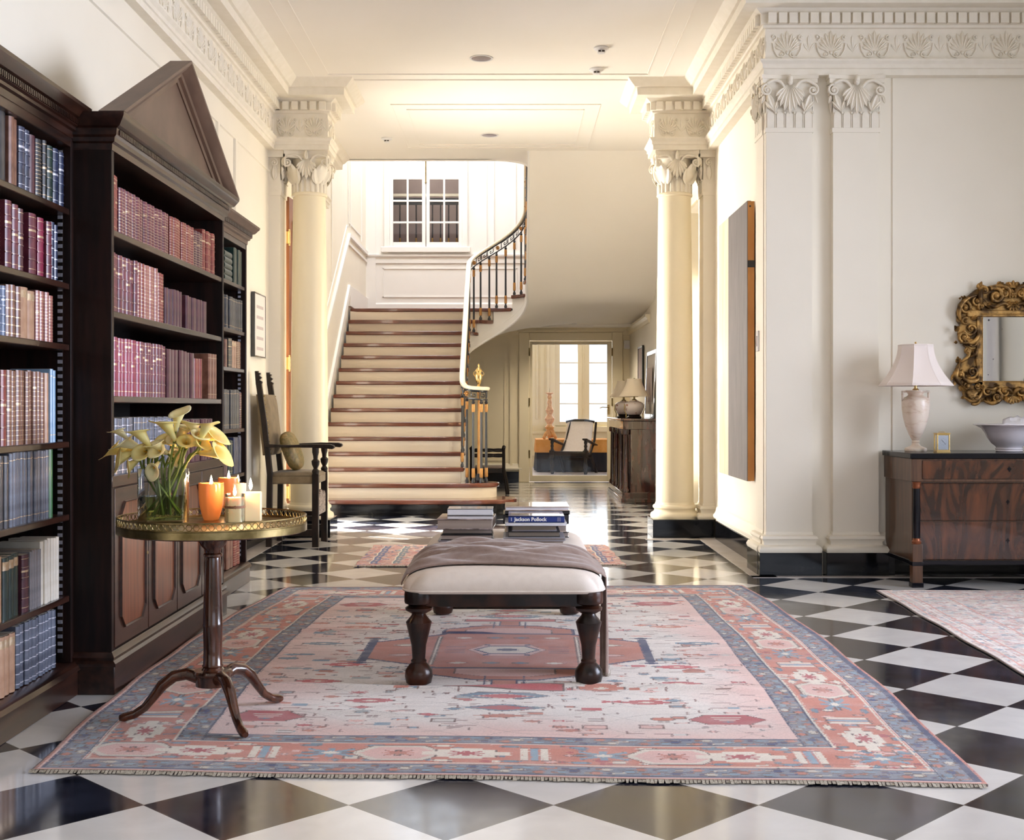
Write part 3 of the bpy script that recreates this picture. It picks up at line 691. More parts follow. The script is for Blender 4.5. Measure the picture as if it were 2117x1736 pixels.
# string: follows the inner edge; its top is cut to the steps, its lower edge sweeps up
def zlow(th): return 1.76+(2.44-1.76)*((180-th)/180)**1.25
b = MB(); b.M = T(1.3, -12.8, 0)
xs = -.57
for n in range(2, 13):
    y0, y1 = Yn(n)+.03, Yn(n+1)+.03
    if n == 2: y0 = 13.40
    b.box(xs-.02, xs, y0, y1, 0, n*RS-.036)
b.box(xs-.02, xs, Yn(13)-.02, 15.46, 0, 13*RS-.036)
b.build('spandrel', 'stair_white', st)
b = MB(); b.M = T(1.3, -12.8, 0)
for i in range(60):
    t0, t1 = 180-3*i, 177-3*i
    n = max([k for k in TH if TH[k] >= (t0+t1)/2] or [12]); zt = n*RS-.036
    p0, p1 = inner(t0), inner(t1)
    for z0a, z0b, ofs in ((zlow(t0), zlow(t1), 0),):
        b.add([(p0[0], p0[1], z0a), (p1[0], p1[1], z0b), (p1[0], p1[1], zt), (p0[0], p0[1], zt)], [(0, 1, 2, 3)])
sl = .72
def zup(y): return min(ZC, 2.44+(15.45-y)*(ZC-2.44)/1.95)
for i in range(12):
    y0, y1 = 15.45-i*.1625, 15.45-(i+1)*.1625
    zt = 17*RS+.2+(15.45-y0)*.636
    b.add([(.17, y0, zup(y0)), (.17, y1, zup(y1)), (.17, y1, zt+.1), (.17, y0, zt)], [(0, 1, 2, 3)])
b.build('string', 'stair_white', st, smooth=40)
b = MB(); b.M = T(1.3, -12.8, 0)      # bead along the lower edge of the string
pts = [(xs, 15.3, 1.70)]+[(*inner(180-6*i, -.004), zlow(180-6*i)+.012) for i in range(31)]+[(.166, 15.45-i*.1625, zup(15.45-i*.1625)+.012) for i in range(1, 13)]
b.tube(pts, .016, 8); b.build('string_bead', 'stair_white', st, smooth=60)
b = MB(); b.M = T(1.3, -12.8, 0)
pts2 = [(x+.0, y, z+.10) for x, y, z in pts[1:32]]; b.tube(pts2, .006, 6); b.build('string_bead', 'stair_white', st, smooth=60)
# plaster soffit under winders and upper flight
rows = []
def edge_out(th):
    dx, dy = math.cos(R(th)), math.sin(R(th)); ks = []
    if dx > 1e-6: ks.append((XR-ACX)/dx)
    if dx < -1e-6: ks.append((XL-ACX)/dx)
    if dy > 1e-6: ks.append((18.7-ACY)/dy)
    k = min(ks); return ACX+k*dx, ACY+k*dy
for th in [180, 170, 160, 150, 140, 130, 125, 118, 110, 100, 90, 80, 72, 66, 60, 52, 44, 36, 28, 20, 10, 0]:
    a = inner(th); o = edge_out(th)
    q = (180-th)/180; zo = zlow(th) if th > 126 else 2.31
    zo = 1.76+(2.31-1.76)*min(1, (180-th)/60)
    if th < 58: zo = 2.31+(2.44-2.31)*(58-th)/58
    row = []
    for j in range(13):
        u = j/12; k = u*u*(3-2*u)
        row.append((a[0]+(o[0]-a[0])*u, a[1]+(o[1]-a[1])*u, zlow(th)+(zo-zlow(th))*min(1, k*1.6)))
    rows.append(row)
for i in range(1, 16):
    y = 15.45-i*.13; q = i*.13
    row = [(.17+(XR-.17)*j/12, y, min(ZC, 2.44+q*(ZC-2.44)/1.95 - .10*math.exp(-q*3)*0)) for j in range(13)]
    rows.append(row)
b = MB(); b.grid(rows); so = b.build('ceiling_stair_soffit', 'ceiling_paint', smooth=80); struct(so)
# second floor slab edge and a parapet panel beyond the well
wall('wall_upper_edge', [(XL, -.25, 13.96, 14.0, ZC, 4.3)], 'stair_white')

# dado, skirting and panels up the stair wall
t = MB()
def ramp(y0, z0, y1, z1, h, d=.022, x=XL):
    t.add([(x, y0, z0), (x+d, y0, z0), (x+d, y0, z0+h), (x, y0, z0+h), (x, y1, z1), (x+d, y1, z1), (x+d, y1, z1+h), (x, y1, z1+h)], [(0, 1, 2, 3), (7, 6, 5, 4), (1, 5, 6, 2), (3, 2, 6, 7), (0, 4, 5, 1), (0, 3, 7, 4)])
ramp(12.75, 1.13, 15.95, 3.30, .05, .035); ramp(12.75, 1.06, 15.95, 3.24, .03, .018); ramp(15.95, 3.30, YS, 3.30, .05, .035); ramp(15.95, 3.20, YS, 3.20, .03, .02)
ramp(12.75, .10, 15.95, 2.56, .13, .03); ramp(15.95, 2.42, YS, 2.42, .26, .03)
ramp(12.78, 1.32, 15.80, 3.42, .016, .012); ramp(15.95, 3.48, 17.2, 3.48, .016, .012)
for y in (13.95, 14.45, 15.90, 16.1, 17.3): t.box(XL, XL+.014, y, y+.03, 3.42 if y > 15 else 2.2+(y-13.9)*.7, 5.2)
struct(t.build('trim_stair_wall', 'stair_white', smooth=None))
t = MB()
t.box(XL, XL+.14, YS-.03, YS, 2.3, ZU)      # flat strip at the corner
t.sweep([(XL, YS), (XR, YS)], [(0, 3.19), (.02, 3.19), (.02, 3.235), (.012, 3.24), (.012, 3.27), (.045, 3.285), (.05, 3.31), (0, 3.32)])
t.sweep([(XL, YS), (XR, YS)], [(0, 2.38), (.02, 2.38), (.02, 2.60), (.01, 2.62), (0, 2.62)])
for x0, x1, z0, z1 in ((-1.88, .05, 2.70, 3.12),):
    for b4 in ((x0, x1, z0, z0+.014), (x0, x1, z1-.014, z1), (x0, x0+.014, z0, z1), (x1-.014, x1, z0, z1)):
        t.box(b4[0], b4[1], YS-.012, YS, b4[2], b4[3])
t.box(-.40, -.385, YS-.015, YS, 3.4, 5.5); t.box(-.30, -.28, YS-.02, YS, 3.4, 5.5); t.box(.02, .035, YS-.015, YS, 3.4, 5.5)
struct(t.build('trim_stair_north', 'stair_white', smooth=None))
t = MB()   # panelled passage end wall
for x0, x1 in ((-.46, -.13),):
    for b4 in ((x0, x1, .32, .334), (x0, x1, 2.02, 2.034), (x0, x0+.014, .32, 2.034), (x1-.014, x1, .32, 2.034)):
        t.box(b4[0], b4[1], 18.688, 18.70, b4[2], b4[3])
t.box(-.06, -.02, 18.68, 18.70, .2, 2.3); t.sweep([(-.6, 18.7), (XR, 18.7), (XR, 15.9)], [(0, 2.20), (.02, 2.205), (.03, 2.25), (.06, 2.28), (.06, 2.31), (0, 2.31)])
struct(t.build('trim_passage', 'cream_gloss', smooth=None))

# ------------------------------------------------------------------ window on the stair landing with an added room behind for its reflections
w = MB(); y0, y1 = YS-.05, YS+.01
for b6 in ((-1.86, -1.78, y0, y1, 3.36, 5.4), (-.74, -.66, y0, y1, 3.36, 5.4), (-1.9, -.62, y0-.02, y1, 3.34, 3.42)): w.box(*b6)
struct(w.build('trim_landing_window', 'stair_white', smooth=None, bevel=.008))
we = bpy.data.objects.new('window_3', None); C.objects.link(we); we.location = (-1.26, YS, 3.42); struct(we)
def sash(x0, x1):
    w = MB()
    for b6 in ((x0, x0+.05, -.03, .01, 0, 1.88), (x1-.05, x1, -.03, .01, 0, 1.88), (x0+.05, x1-.05, -.03, .01, 0, .07), (x0+.05, x1-.05, -.03, .01, 1.80, 1.88), ((x0+x1)/2-.014, (x0+x1)/2+.014, -.022, .006, .07, 1.80)): w.box(*b6)
    for z in (.34, .65, .97, 1.30): w.box(x0+.05, x1-.05, -.021, .005, z, z+.028)
    w.build('sash', 'stair_white', we, bevel=.003)
    w = MB(); w.box(x0+.03, x1-.03, -.010, -.006, .03, 1.85); w.build('pane', 'pane_glass', we)
sash(-.52, -.005); sash(.005, .52)
w = MB(); w.box(-.008, .008, -.05, -.035, .93, 1.6); w.ball((0, -.042, .92), .014, 8, 6); w.build('latch_rod', 'old_brass', we)
bl = MB(); bl.box(-1.76, -.76, YS+.03, YS+.04, 4.42, 5.3); tag(bl.build('roller_blind', 'blind_glow', smooth=None), 'bright white roller blind behind the upper panes of the landing window', 'blind')
wall('wall_reflected_room', [(-2.1, -.3, YS+1.6, YS+1.7, 3.0, 5.5), (-2.1, -2.0, YS+.12, YS+1.7, 3.0, 5.5), (-.4, -.3, YS+.12, YS+1.7, 3.0, 5.5), (-2.1, -.3, YS+.12, YS+1.7, 5.4, 5.5)], 'brown_room')  # alcove and railing added to stand in for the panes' reflection
area('upper_room_fill', (-1.2, YS+.8, 5.2), (0, 0, 0), .8, .8, 22, (1, .93, .85))  # fill added so the alcove shows through the panes
wall('floor_reflected_room', [(-2.1, -.3, YS+.12, YS+1.7, 3.35, 3.45)], 'tread_wood')
ub = thing('balustrade', 'black railing with gilt tipped balusters, standing in for the landing window reflection', 'balustrade', (-1.2, YS+.5, 3.45))
w = MB(); w.box(-.75, .75, -.03, .03, .78, .82); w.build('handrail', 'rail_cream', ub)
w = MB(); w.box(-.75, .75, -.01, .01, .66, .76); w.build('frieze_band', 'iron_black', ub)
for k in range(13):
    x = -.72+k*.12
    w = MB(); w.tube([(x, 0, 0), (x, 0, .67)], .010, 8); w.build('baluster', 'iron_black', ub)
    w = MB(); w.tube([(x, 0, .03), (x, 0, .17)], .013, 8); w.build('gilt_sleeve', 'gilt', ub)
# ================================================================== MAIN BALUSTRADE
bal = thing('balustrade', 'curving stair balustrade, black iron and gilt balusters under a cream handrail', 'balustrade', (-.55, 13.4, 0))
BO = (.55, -13.4, 0)
rail = []
for k in range(9):      # volute round the newel
    a = R(40-k*30); r = .075+.0*k
    rail.append((-.37+.10*math.cos(a), 13.36+.10*math.sin(a), 1.315))
rail = [(-.30, 13.42, 1.315), (-.285, 13.34, 1.315), (-.32, 13.27, 1.315), (-.39, 13.24, 1.318), (-.46, 13.25, 1.325), (-.52, 13.31, 1.345), (-.55, 13.42, 1.385), (-.56, 13.56, 1.455)]
ys = [13.7+i*.22 for i in range(8)]
rail += [(-.56, y, 1.455+(y-13.56)*.757) for y in ys]
zs, ze = 1.455+(15.45-13.56)*.757, 3.58
for i in range(0, 19):
    th = 180-10*i; p = inner(th, .015); q = i/18
    rail.append((p[0], p[1], zs+(ze-zs)*(q*.92+.08*q*q)))
rail += [(.155, 15.45-i*.2, ze+i*.2*.70) for i in range(1, 10)]
rail = [Vector(p) for p in rail]
rp = smooth_path(rail, 3)
b = MB(Matrix.Translation(BO)); rows = []
for i, p in enumerate(rp):
    t_ = (rp[min(i+1, len(rp)-1)]-rp[max(i-1, 0)]); h = Vector((t_.x, t_.y, 0)).normalized(); sd = Vector((h.y, -h.x, 0)); up = Vector((0, 0, 1))
    rows.append([p+sd*.032+up*.004, p+sd*.027+up*.020, p+up*.027, p-sd*.027+up*.020, p-sd*.032+up*.004, p-sd*.022-up*.012, p+sd*.022-up*.012])
b.grid(rows, close_v=True); b.add([tuple(v) for v in rows[0]], [tuple(range(7))]); b.add([tuple(v) for v in rows[-1]], [tuple(range(7))[::-1]])
b.build('handrail', 'rail_cream', bal, smooth=50)
cum = [0]
for i in range(len(rp)-1): cum.append(cum[-1]+(rp[i+1]-rp[i]).length)
def at(s):
    s = max(0, min(cum[-1]-1e-6, s))
    i = max(k for k in range(len(cum)) if cum[k] <= s); i = min(i, len(rp)-2)
    return rp[i].lerp(rp[i+1], (s-cum[i])/(cum[i+1]-cum[i]))
b = MB(Matrix.Translation(BO))
for dz, r_ in ((-.022, .008), (-.112, .008)): b.tube([p+Vector((0, 0, dz)) for p in rp], r_, 6)
mod = .105; k = int(cum[-1]/mod)
KEY = [(.02, 0), (.02, 1), (.86, 1), (.86, .22), (.42, .22), (.42, .60), (.62, .60)]
for j in range(k):
    if j % 4 == 3:       # rosette instead of the meander
        p = at((j+.5)*mod)+Vector((0, 0, -.067)); continue
    pts = []
    for (u0, v0), (u1, v1) in zip(KEY[:-1], KEY[1:]):
        for q in (0, .5): pts.append((u0+(u1-u0)*q, v0+(v1-v0)*q))
    pts.append(KEY[-1])
    b.tube([at((j+u)*mod)+Vector((0, 0, -.100+v*.068)) for u, v in pts], .0055, 4)
b.build('greek_key_band', 'iron_black', bal)
b = MB(Matrix.Translation(BO))
for j in range(k):
    if j % 4 == 3:
        p = at((j+.5)*mod)+Vector((0, 0, -.067)); b.ball(tuple(p), .017, 8, 6)
        for a in range(6): b.ball(tuple(p+Vector((.018*math.cos(a*1.047), .018*math.cos(a*1.047)*.6, .020*math.sin(a*1.047)))), .010, 6, 4)
b.build('rosettes', 'gilt_spot', bal); bpy.data.objects['rosettes'].name = 'band_rosette'
def baluster(x, y, z0, z1, heavy=1.0):
    r = .0135*heavy
    b = MB(Matrix.Translation(BO)); b.lathe([(r*1.3, z0), (r*1.5, z0+.02), (r*.7, z0+.045), (r*.9, z0+.06)], 10, (x, y, 0)); b.tube([(x, y, z0+.05), (x, y, z1)], [r, r*.8], 10); 
    b.lathe([(r*.8, z1-.045), (r*1.35, z1-.03), (r*.7, z1-.012), (r*1.2, z1)], 10, (x, y, 0)); o = b.build('baluster', 'iron_black', bal)
    b = MB(); c0 = (x+BO[0], y+BO[1], 0)
    b.lathe([(r*1.12, z0+.055), (r*1.32, z0+.065), (r*1.28, z0+.145), (r*1.1, z0+.155)], 10, c0)
    b.build('gilt_sleeve', 'gilt_spot', o)
    b = MB(); b.lathe([(r*1.0, z1-.13), (r*1.25, z1-.12), (r*1.25, z1-.055), (r*1.1, z1-.045)], 10, c0); b.build('gilt_sleeve', 'gilt_spot', o)
def rail_z(x, y):
    return min(rp, key=lambda p: (p.x-x)**2+(p.y-y)**2).z-.115
for (x, y) in ((-.555, 13.44), (-.50, 13.33)): baluster(x, y, .477 if y > 13.4 else .318, rail_z(x, y))
for (x, y) in ((-.43, 13.255), (-.345, 13.26), (-.295, 13.38)): baluster(x, y, .318, 1.20, 1.1)
for n in range(4, 13):
    for d in (.06, .165): baluster(-.56, Yn(n)+d, n*RS, rail_z(-.56, Yn(n)+d))
for n, th in ((13, 172), (13, 148), (14, 128), (14, 108), (15, 93), (15, 74), (16, 54), (16, 34), (17, 14)):
    p = inner(th, .015); baluster(p[0], p[1], n*RS, rail_z(*p))
for n in range(18, 22):
    for d in (.08, .2): y = 15.33-.25*(n-18)-d; baluster(.155, y, n*RS, rail_z(.155, y))
b = MB(Matrix.Translation(BO)); b.lathe([(.05, .318), (.055, .34), (.03, .38), (.024, .41)], 18, (-.375, 13.38, 0)); b.build('newel_foot', 'iron_black', bal)
b = MB(Matrix.Translation(BO)); b.lathe([(.018, .40), (.014, .8), (.013, 1.2), (.02, 1.29)], 16, (-.375, 13.38, 0)); b.build('newel_post', 'gilt_spot', bal)
b = MB(Matrix.Translation(BO)); b.lathe([(.0001, 1.325), (.042, 1.327), (.044, 1.34), (.02, 1.35), (.012, 1.365), (.024, 1.385), (.036, 1.42), (.041, 1.455), (.040, 1.475), (.030, 1.485), (.028, 1.50), (.042, 1.505), (.040, 1.515), (.024, 1.535), (.010, 1.55), (.007, 1.56), (.012, 1.572), (.002, 1.59)], 20, (-.375, 13.36, 0))
for sg in (-1, 1): b.tube([(-.375+sg*.036, 13.36, 1.45), (-.375+sg*.055, 13.36, 1.475), (-.375+sg*.05, 13.36, 1.50), (-.375+sg*.036, 13.36, 1.505)], .005, 6)
b.build('urn_finial', 'brass', bal, smooth=50)

# ================================================================== low window stool behind the newel
t = thing('window_stool', 'low dark wooden stool with turned side rails, behind the stair newel', 'stool', (-.33, 16.2, 0))
b = MB(); b.box(-.20, .20, -.16, .42, .27, .325); b.build('seat', 'dark_oak', t, bevel=.008)
b = MB(); b.box(-.185, .185, -.14, .40, .325, .35); b.build('seat_pad', 'brown_room', t, bevel=.01)
for x in (-.215, .20):
    for y in (-.16, .42):
        b = MB(); b.tube([(x+(.05 if x > 0 else -.02), y, 0), (x+(.03 if x > 0 else 0), y, .15), (x, y, .30), (x, y, .58)], [.026, .022, .02, .019], 8); b.ball((x, y, .59), .026, 10, 6); b.build('leg', 'dark_oak', t, smooth=60)
def turned(p0, p1, r, n=4, seg=8, k=24):
    p0, p1 = Vector(p0), Vector(p1)
    b.tube([p0.lerp(p1, i/k) for i in range(k+1)], [r*(.72+.38*abs(math.sin(math.pi*n*i/k))) for i in range(k+1)], seg)
for z in (.49, .56):
    b = MB(); turned((-.215, -.16, z), (.20, -.16, z), .014, 3); b.build('rail', 'dark_oak', t, smooth=60)
    b = MB(); turned((-.215, .42, z), (.20, .42, z), .014, 3); b.build('rail', 'dark_oak', t, smooth=60)

# ================================================================== end door with glass and the garden room
dx0, dx1, dz1 = .235, 1.475, 2.12
w = MB()
for b6 in ((dx0-.16, dx0, 18.66, 18.74, 0, dz1+.13), (dx1, dx1+.16, 18.66, 18.74, 0, dz1+.13), (dx0, dx1, 18.66, 18.74, dz1, dz1+.13), (dx0-.18, dx1+.18, 18.64, 18.70, dz1+.13, dz1+.19)): w.box(*b6)
struct(w.build('trim_garden_door', 'cream_gloss', smooth=None, bevel=.012))
e = bpy.data.objects.new('door_3', None); C.objects.link(e); e.location = (dx0, 18.68, 0); struct(e)
w = MB()
for b6 in ((.005, .045, -.02, .02, .01, dz1-.01), (dx1-dx0-.075, dx1-dx0-.005, -.02, .02, .01, dz1-.01), (.045, dx1-dx0-.075, -.02, .02, .01, .10), (.045, dx1-dx0-.075, -.02, .02, dz1-.06, dz1-.01)): w.box(*b6)
w.build('door_frame', 'cream_gloss', e, bevel=.004)
w = MB(); w.box(.04, dx1-dx0-.07, -.003, .003, .09, dz1-.05); w.build('pane', 'pane_glass', e)
w = MB(); w.box(1.17, 1.20, -.028, -.02, 1.02, 1.16); w.tube([(1.185, -.03, 1.12), (1.185, -.06, 1.12), (1.09, -.06, 1.125), (1.05, -.062, 1.11)], .007, 8); w.build('door_handle', 'brass', e)
for z in (.42, 1.2, 1.95):
    for x in (.0, dx1-dx0):
        w = MB(); w.tube([(x, -.026, z-.06), (x, -.026, z+.06)], .010, 8); w.build('hinge', 'old_brass', e)
wall('wall_garden_room', [(-1.3, -1.2, 18.82, 23.5, 0, 3), (3.6, 3.7, 18.82, 23.5, 0, 3), (-1.3, .78, 23.5, 23.6, 0, 3), (1.85, 3.7, 23.5, 23.6, 0, 3), (.78, 1.85, 23.5, 23.6, 0, .78), (.78, 1.85, 23.5, 23.6, 2.4, 3)], 'garden_wall')
wall('floor_garden_room', [(-1.3, 3.7, 18.72, 23.6, -.03, 0.0)], 'pale_floor'); wall('ceiling_garden_room', [(-1.3, 3.7, 18.72, 23.6, 3, 3.1)], 'ceiling_paint')
we = bpy.data.objects.new('window_4', None); C.objects.link(we); we.location = (1.315, 23.5, .78); struct(we)
for sx in (-1, 1):
    w = MB(); x0, x1 = (-.535, -.02) if sx < 0 else (.02, .535)
    for b6 in ((x0, x0+.09, -.04, .0, 0, 1.62), (x1-.09, x1, -.04, 0, 0, 1.62), (x0+.09, x1-.09, -.04, 0, 0, .07), (x0+.09, x1-.09, -.04, 0, 1.55, 1.62)): w.box(*b6)
    for z in (.40, .78, 1.17): w.box(x0, x1, -.03, -.01, z, z+.02)
    w.build('sash', 'cream_gloss', we, bevel=.004)
    w = MB(); w.box(x0+.05, x1-.05, -.022, -.018, .04, 1.58); w.build('pane', 'pane_glass', we)
w = MB(); w.box(-.02, .02, -.05, .0, 0, 1.62)
for z in (.25, .75, 1.3): w.tube([(0, -.055, z-.06), (0, -.055, z+.06)], .008, 6)
w.build('mullion', 'cream_gloss', we)
w = MB()
for b6 in ((.60, .78, 23.40, 23.5, .3, 2.55), (1.85, 2.0, 23.40, 23.5, .3, 2.55), (.60, 2.0, 23.36, 23.5, .66, .76), (.62, .67, 23.36, 23.4, .3, 2.55), (-1.2, .60, 23.46, 23.5, .62, .68), (-1.2, .6, 23.46, 23.5, .2, .24), (.0, .04, 23.46, 23.5, .9, 2.6), (.42, .46, 23.46, 23.5, .9, 2.6)): w.box(*b6)
struct(w.build('trim_garden_window', 'cream_gloss', smooth=None, bevel=.01))

# cloth covered table in the garden room
t = thing('low_table', 'long low table under layered cloths in the bright garden room', 'table', (1.1, 22.1, 0))
def drape(x0, x1, y0, y1, z0, z1, wav, seed):
    rnd = random.Random(seed); rows = []
    per = []
    n = 100; pts = []
    r = .10
    def rect(s):
        L1, L2 = x1-x0, y1-y0; tot = 2*(L1+L2); s = s % tot
        if s < L1: return (x0+s, y0), (0, -1)
        s -= L1
        if s < L2: return (x1, y0+s), (1, 0)
        s -= L2
        if s < L1: return (x1-s, y1), (0, 1)
        s -= L1; return (x0, y1-s), (-1, 0)
    tot = 2*(x1-x0+y1-y0)
    for j in range(5):
        f_ = j/4; row = []
        for i in range(n):
            (px, py), (nx, ny) = rect(tot*i/n); o = wav*f_*(.6+.8*math.sin(i*1.7+seed)+.5*math.sin(i*.61))
            row.append((px+nx*o, py+ny*o, z1+(z0-z1)*f_))
        rows.append(row)
    return rows
b = MB(); b.box(-.62, .95, -.42, .42, .02, .545); b.build('table_frame', 'dark_oak', t)
b = MB(); rows = drape(-.70, 1.02, -.50, .50, .02, .555, .025, 3); b.grid(rows, close_v=True); b.add(rows[0], [tuple(range(len(rows[0])))]); b.build('under_cloth', 'black_cloth', t, smooth=60)
b = MB(); rows = drape(-.715, 1.035, -.515, .515, .34, .562, .012, 5); b.grid(rows, close_v=True); b.add(rows[0], [tuple(range(len(rows[0])))]); b.build('over_cloth', 'orange_cloth', t, smooth=60)
# gilt carved candlestick
t = thing('candlestick', 'tall carved orange gilt pricket candlestick standing on the cloth covered table', 'candlestick', (.63, 21.85, .563))
b = MB()
for k in range(3):
    a = R(90+120*k); b.tube([(.10*math.cos(a), .10*math.sin(a), 0), (.12*math.cos(a), .12*math.sin(a), .03), (.08*math.cos(a), .08*math.sin(a), .09), (.03*math.cos(a), .03*math.sin(a), .15)], [.02, .03, .035, .03], 8)
b.lathe([(.06, .03), (.10, .07), (.075, .11), (.085, .15), (.055, .19)], 3); b.build('tripod_foot', 'candlestick_gilt', t, smooth=40)
b = MB(); b.lathe([(.06, .17), (.085, .21), (.05, .25), (.045, .27), (.07, .31), (.088, .36), (.062, .40), (.04, .43), (.06, .47), (.072, .51), (.05, .55), (.036, .60), (.045, .64), (.028, .70), (.042, .74), (.03, .78), (.07, .805), (.072, .815), (.02, .82)], 12); b.build('stem', 'candlestick_gilt', t, smooth=30)
b = MB(); b.tube([(0, 0, .81), (0, 0, .90)], [.006, .001], 6); b.build('pricket', 'old_brass', t)
# plantation chair
t = thing('plantation_chair', 'dark low armchair with pale cane back in the bright garden room', 'chair', (.92, 20.9, 0), R(-17))
for x in (-.28, .30):
    b = MB(); b.tube([(x, -.02, 0), (x, -.02, .04), (x, -.02, .07), (x, -.02, .13), (x, -.02, .20), (x, -.02, .27)], [.025, .035, .02, .04, .026, .03], 10); b.box(x-.04, x+.04, -.06, .02, .27, .40); b.tube([(x, -.02, .40), (x, -.02, .44), (x, -.02, .47), (x, -.02, .50), (x, -.02, .53), (x, -.02, .57)], [.034, .022, .032, .022, .032, .024], 10); b.build('leg', 'dark_oak', t, smooth=60)
    b = MB(); x2 = x; b.add([(x2-.045, -.09, .575), (x2+.045, -.09, .575), (x2+.045, -.09, .605), (x2-.045, -.09, .605), (x2-.03+.03, .62, .46), (x2+.03+.03, .62, .46), (x2+.06, .62, .485), (x2, .62, .485)], [(0, 1, 2, 3), (7, 6, 5, 4), (1, 5, 6, 2), (3, 2, 6, 7), (0, 4, 5, 1), (0, 3, 7, 4)]); b.build('armrest', 'dark_oak', t, bevel=.01)
    b = MB(); b.tube([(x*.95+.03, .25, .30), (x*.98+.03, .45, .16), (x+.03, .62, 0)], [.03, .028, .026], 8); b.build('leg', 'dark_oak', t, smooth=60)
    b = MB(); b.tube([(x*.9, .0, .36), (x*.9+.02, .30, .30), (x*.86+.04, .62, .55), (x*.78+.05, .80, .86)], [.022, .022, .022, .02], 8); b.build('side_frame', 'dark_oak', t, smooth=60)
b = MB(); b.box(-.26, .28, -.045, .01, .30, .385); b.build('front_rail', 'dark_oak', t, bevel=.006)
b = MB(); b.box(-.22, .26, .36, .40, .22, .27); b.build('stretcher', 'dark_oak', t, bevel=.006)
b = MB(); rows = [[(-.25+.52*j/6, y, z) for j in range(7)] for q, (y, z) in enumerate(((.0, .37), (.15, .33), (.30, .31), (.45, .40), (.62, .56), (.72, .72), (.80, .87)))]
rows = [[(x*(1-.02*i)-.03*i*0, y, z) for x, y, z in r] for i, r in enumerate(rows)]
b.grid(rows); o = b.build('cane_back', 'cane', t, smooth=60); sm = o.modifiers.new('th', 'SOLIDIFY'); sm.thickness = .012
b = MB(); b.tube([(-.25, .80, .865), (-.10, .81, .895), (.10, .81, .895), (.255, .80, .865)], .024, 8); b.build('crest_rail', 'dark_oak', t, smooth=60)

# ================================================================== console cabinet with a pair of lamps
cx0, cx1, cy0, cy1 = 1.285, 1.71, 14.62, 16.75
t = thing('console_cabinet', 'dark polished console cabinet with columns, against the hall right wall', 'cabinet', (1.5, 15.68, 0))
O = (-1.5, -15.68, 0)
def pb(*a): 
    q = MB(Matrix.Translation(O)); q.box(*a); return q
pb(cx0+.09, cx1, cy0+.06, cy1-.06, .10, .90).build('body', 'rosewood', t, bevel=.004)
pb(cx0+.0, cx1, cy0+.02, cy1-.02, .86, .96).build('frieze', 'rosewood', t, bevel=.006)
pb(cx0-.03, cx1, cy0-.02, cy1+.02, .96, .99).build('top', 'rosewood', t, bevel=.006)
q = pb(cx0-.01, cx1, cy0, cy1, .03, .12); q.box(cx0-.025, cx1, cy0-.015, cy1+.015, 0, .05); q.build('plinth', 'rosewood', t, bevel=.005)
for y in (cy0+.10, cy0+.72, cy1-.72, cy1-.10):
    q = MB(Matrix.Translation(O)); q.lathe([(.05, .12), (.05, .15), (.036, .17), (.033, .5), (.030, .80), (.045, .83), (.05, .86)], 16, (cx0+.04, y, 0)); q.build('column', 'rosewood', t, smooth=50)
    q = MB(Matrix.Translation(O)); q.lathe([(.046, .80), (.052, .82), (.052, .86)], 16, (cx0+.04, y, 0)); q.build('collar', 'rosewood', t)
for k in range(3):
    y0_, y1_ = cy0+.12+k*.64, cy0+.70+k*.64
    pb(cx0+.078, cx0+.09, y0_, y1_, .16, .84).build('door', 'rosewood', t, bevel=.003)
def ginger_lamp(x, y, label, s=1.0):
    t = thing('table_lamp', label, 'lamp', (x, y, .99), 0)
    b = MB(); b.lathe([(.085, 0), (.095, .01), (.07, .03), (.075, .04)], 20); 
    b.build('stand', 'dark_oak', t)
    b = MB(); b.lathe([(.06, .035), (.085, .05), (.11, .10), (.118, .14), (.108, .18), (.075, .20), (.05, .207), (.048, .215), (.0001, .217)], 28); b.build('jar', 'jar_glaze', t, smooth=60)
    b = MB()
    for sg in (-1, 1): b.tube([(sg*.118, -.03, .17), (sg*.122, -.03, .10), (sg*.10, -.03, .05), (sg*.105, -.03, .0)], .006, 6)
    b.tube([(0, 0, .215), (0, 0, .29)], .012, 8); b.lathe([(.03, .215), (.03, .225), (.012, .235)], 14); b.tube([(0, 0, .29), (0, 0, .47)], .003, 6); b.ball((0, 0, .478), .012, 10, 8); b.build('fitting', 'old_brass', t)
    b = MB(); pr = []
    for i in range(9):
        q = i/8; pr.append((.188-.100*(1-(1-q)**1.6), .265+.215*q))
    b.lathe(pr, 40); b.v and None
    b.build('lamp_shade', 'shade_linen', t, smooth=60)
ob = ginger_lamp(1.475, 15.25, 'cream shaded porcelain jar lamp on the console, nearer one of the pair')
ginger_lamp(1.445, 16.35, 'cream shaded porcelain jar lamp on the console, farther one of the pair')
def framed(name, label, mats, x, y0, y1, z0, z1, lean=.05, fw=.04, th=.03, loc=None):
    t = thing(name, label, 'picture', (x, (y0+y1)/2, z0)); hy = (y1-y0)/2; hz = z1-z0
    M = Matrix(((1, 0, lean/hz, 0), (0, 1, 0, 0), (0, 0, 1, 0), (0, 0, 0, 1)))
    b = MB(M)
    for b6 in ((-th, 0, -hy, -hy+fw, 0, hz), (-th, 0, hy-fw, hy, 0, hz), (-th, 0, -hy+fw, hy-fw, 0, fw), (-th, 0, -hy+fw, hy-fw, hz-fw, hz)): b.box(*b6)
    b.build('frame', mats[0], t, bevel=.003)
    b = MB(M); b.box(-th+.008, -.004, -hy+fw*.8, hy-fw*.8, fw*.8, hz-fw*.8); b.build('artwork', mats[1], t)
    return t
t = framed('picture', 'black framed picture leaning on the wall behind the console lamps', ('jacket_black', 'art_paper'), 1.708, 14.85, 15.9, .99, 1.82, lean=.03, fw=.05, th=.04)
b = MB(); b.box(-.036, -.034, -.30, .30, .2, .62); b.M = Matrix(); b.build('print', 'art_grey', t)
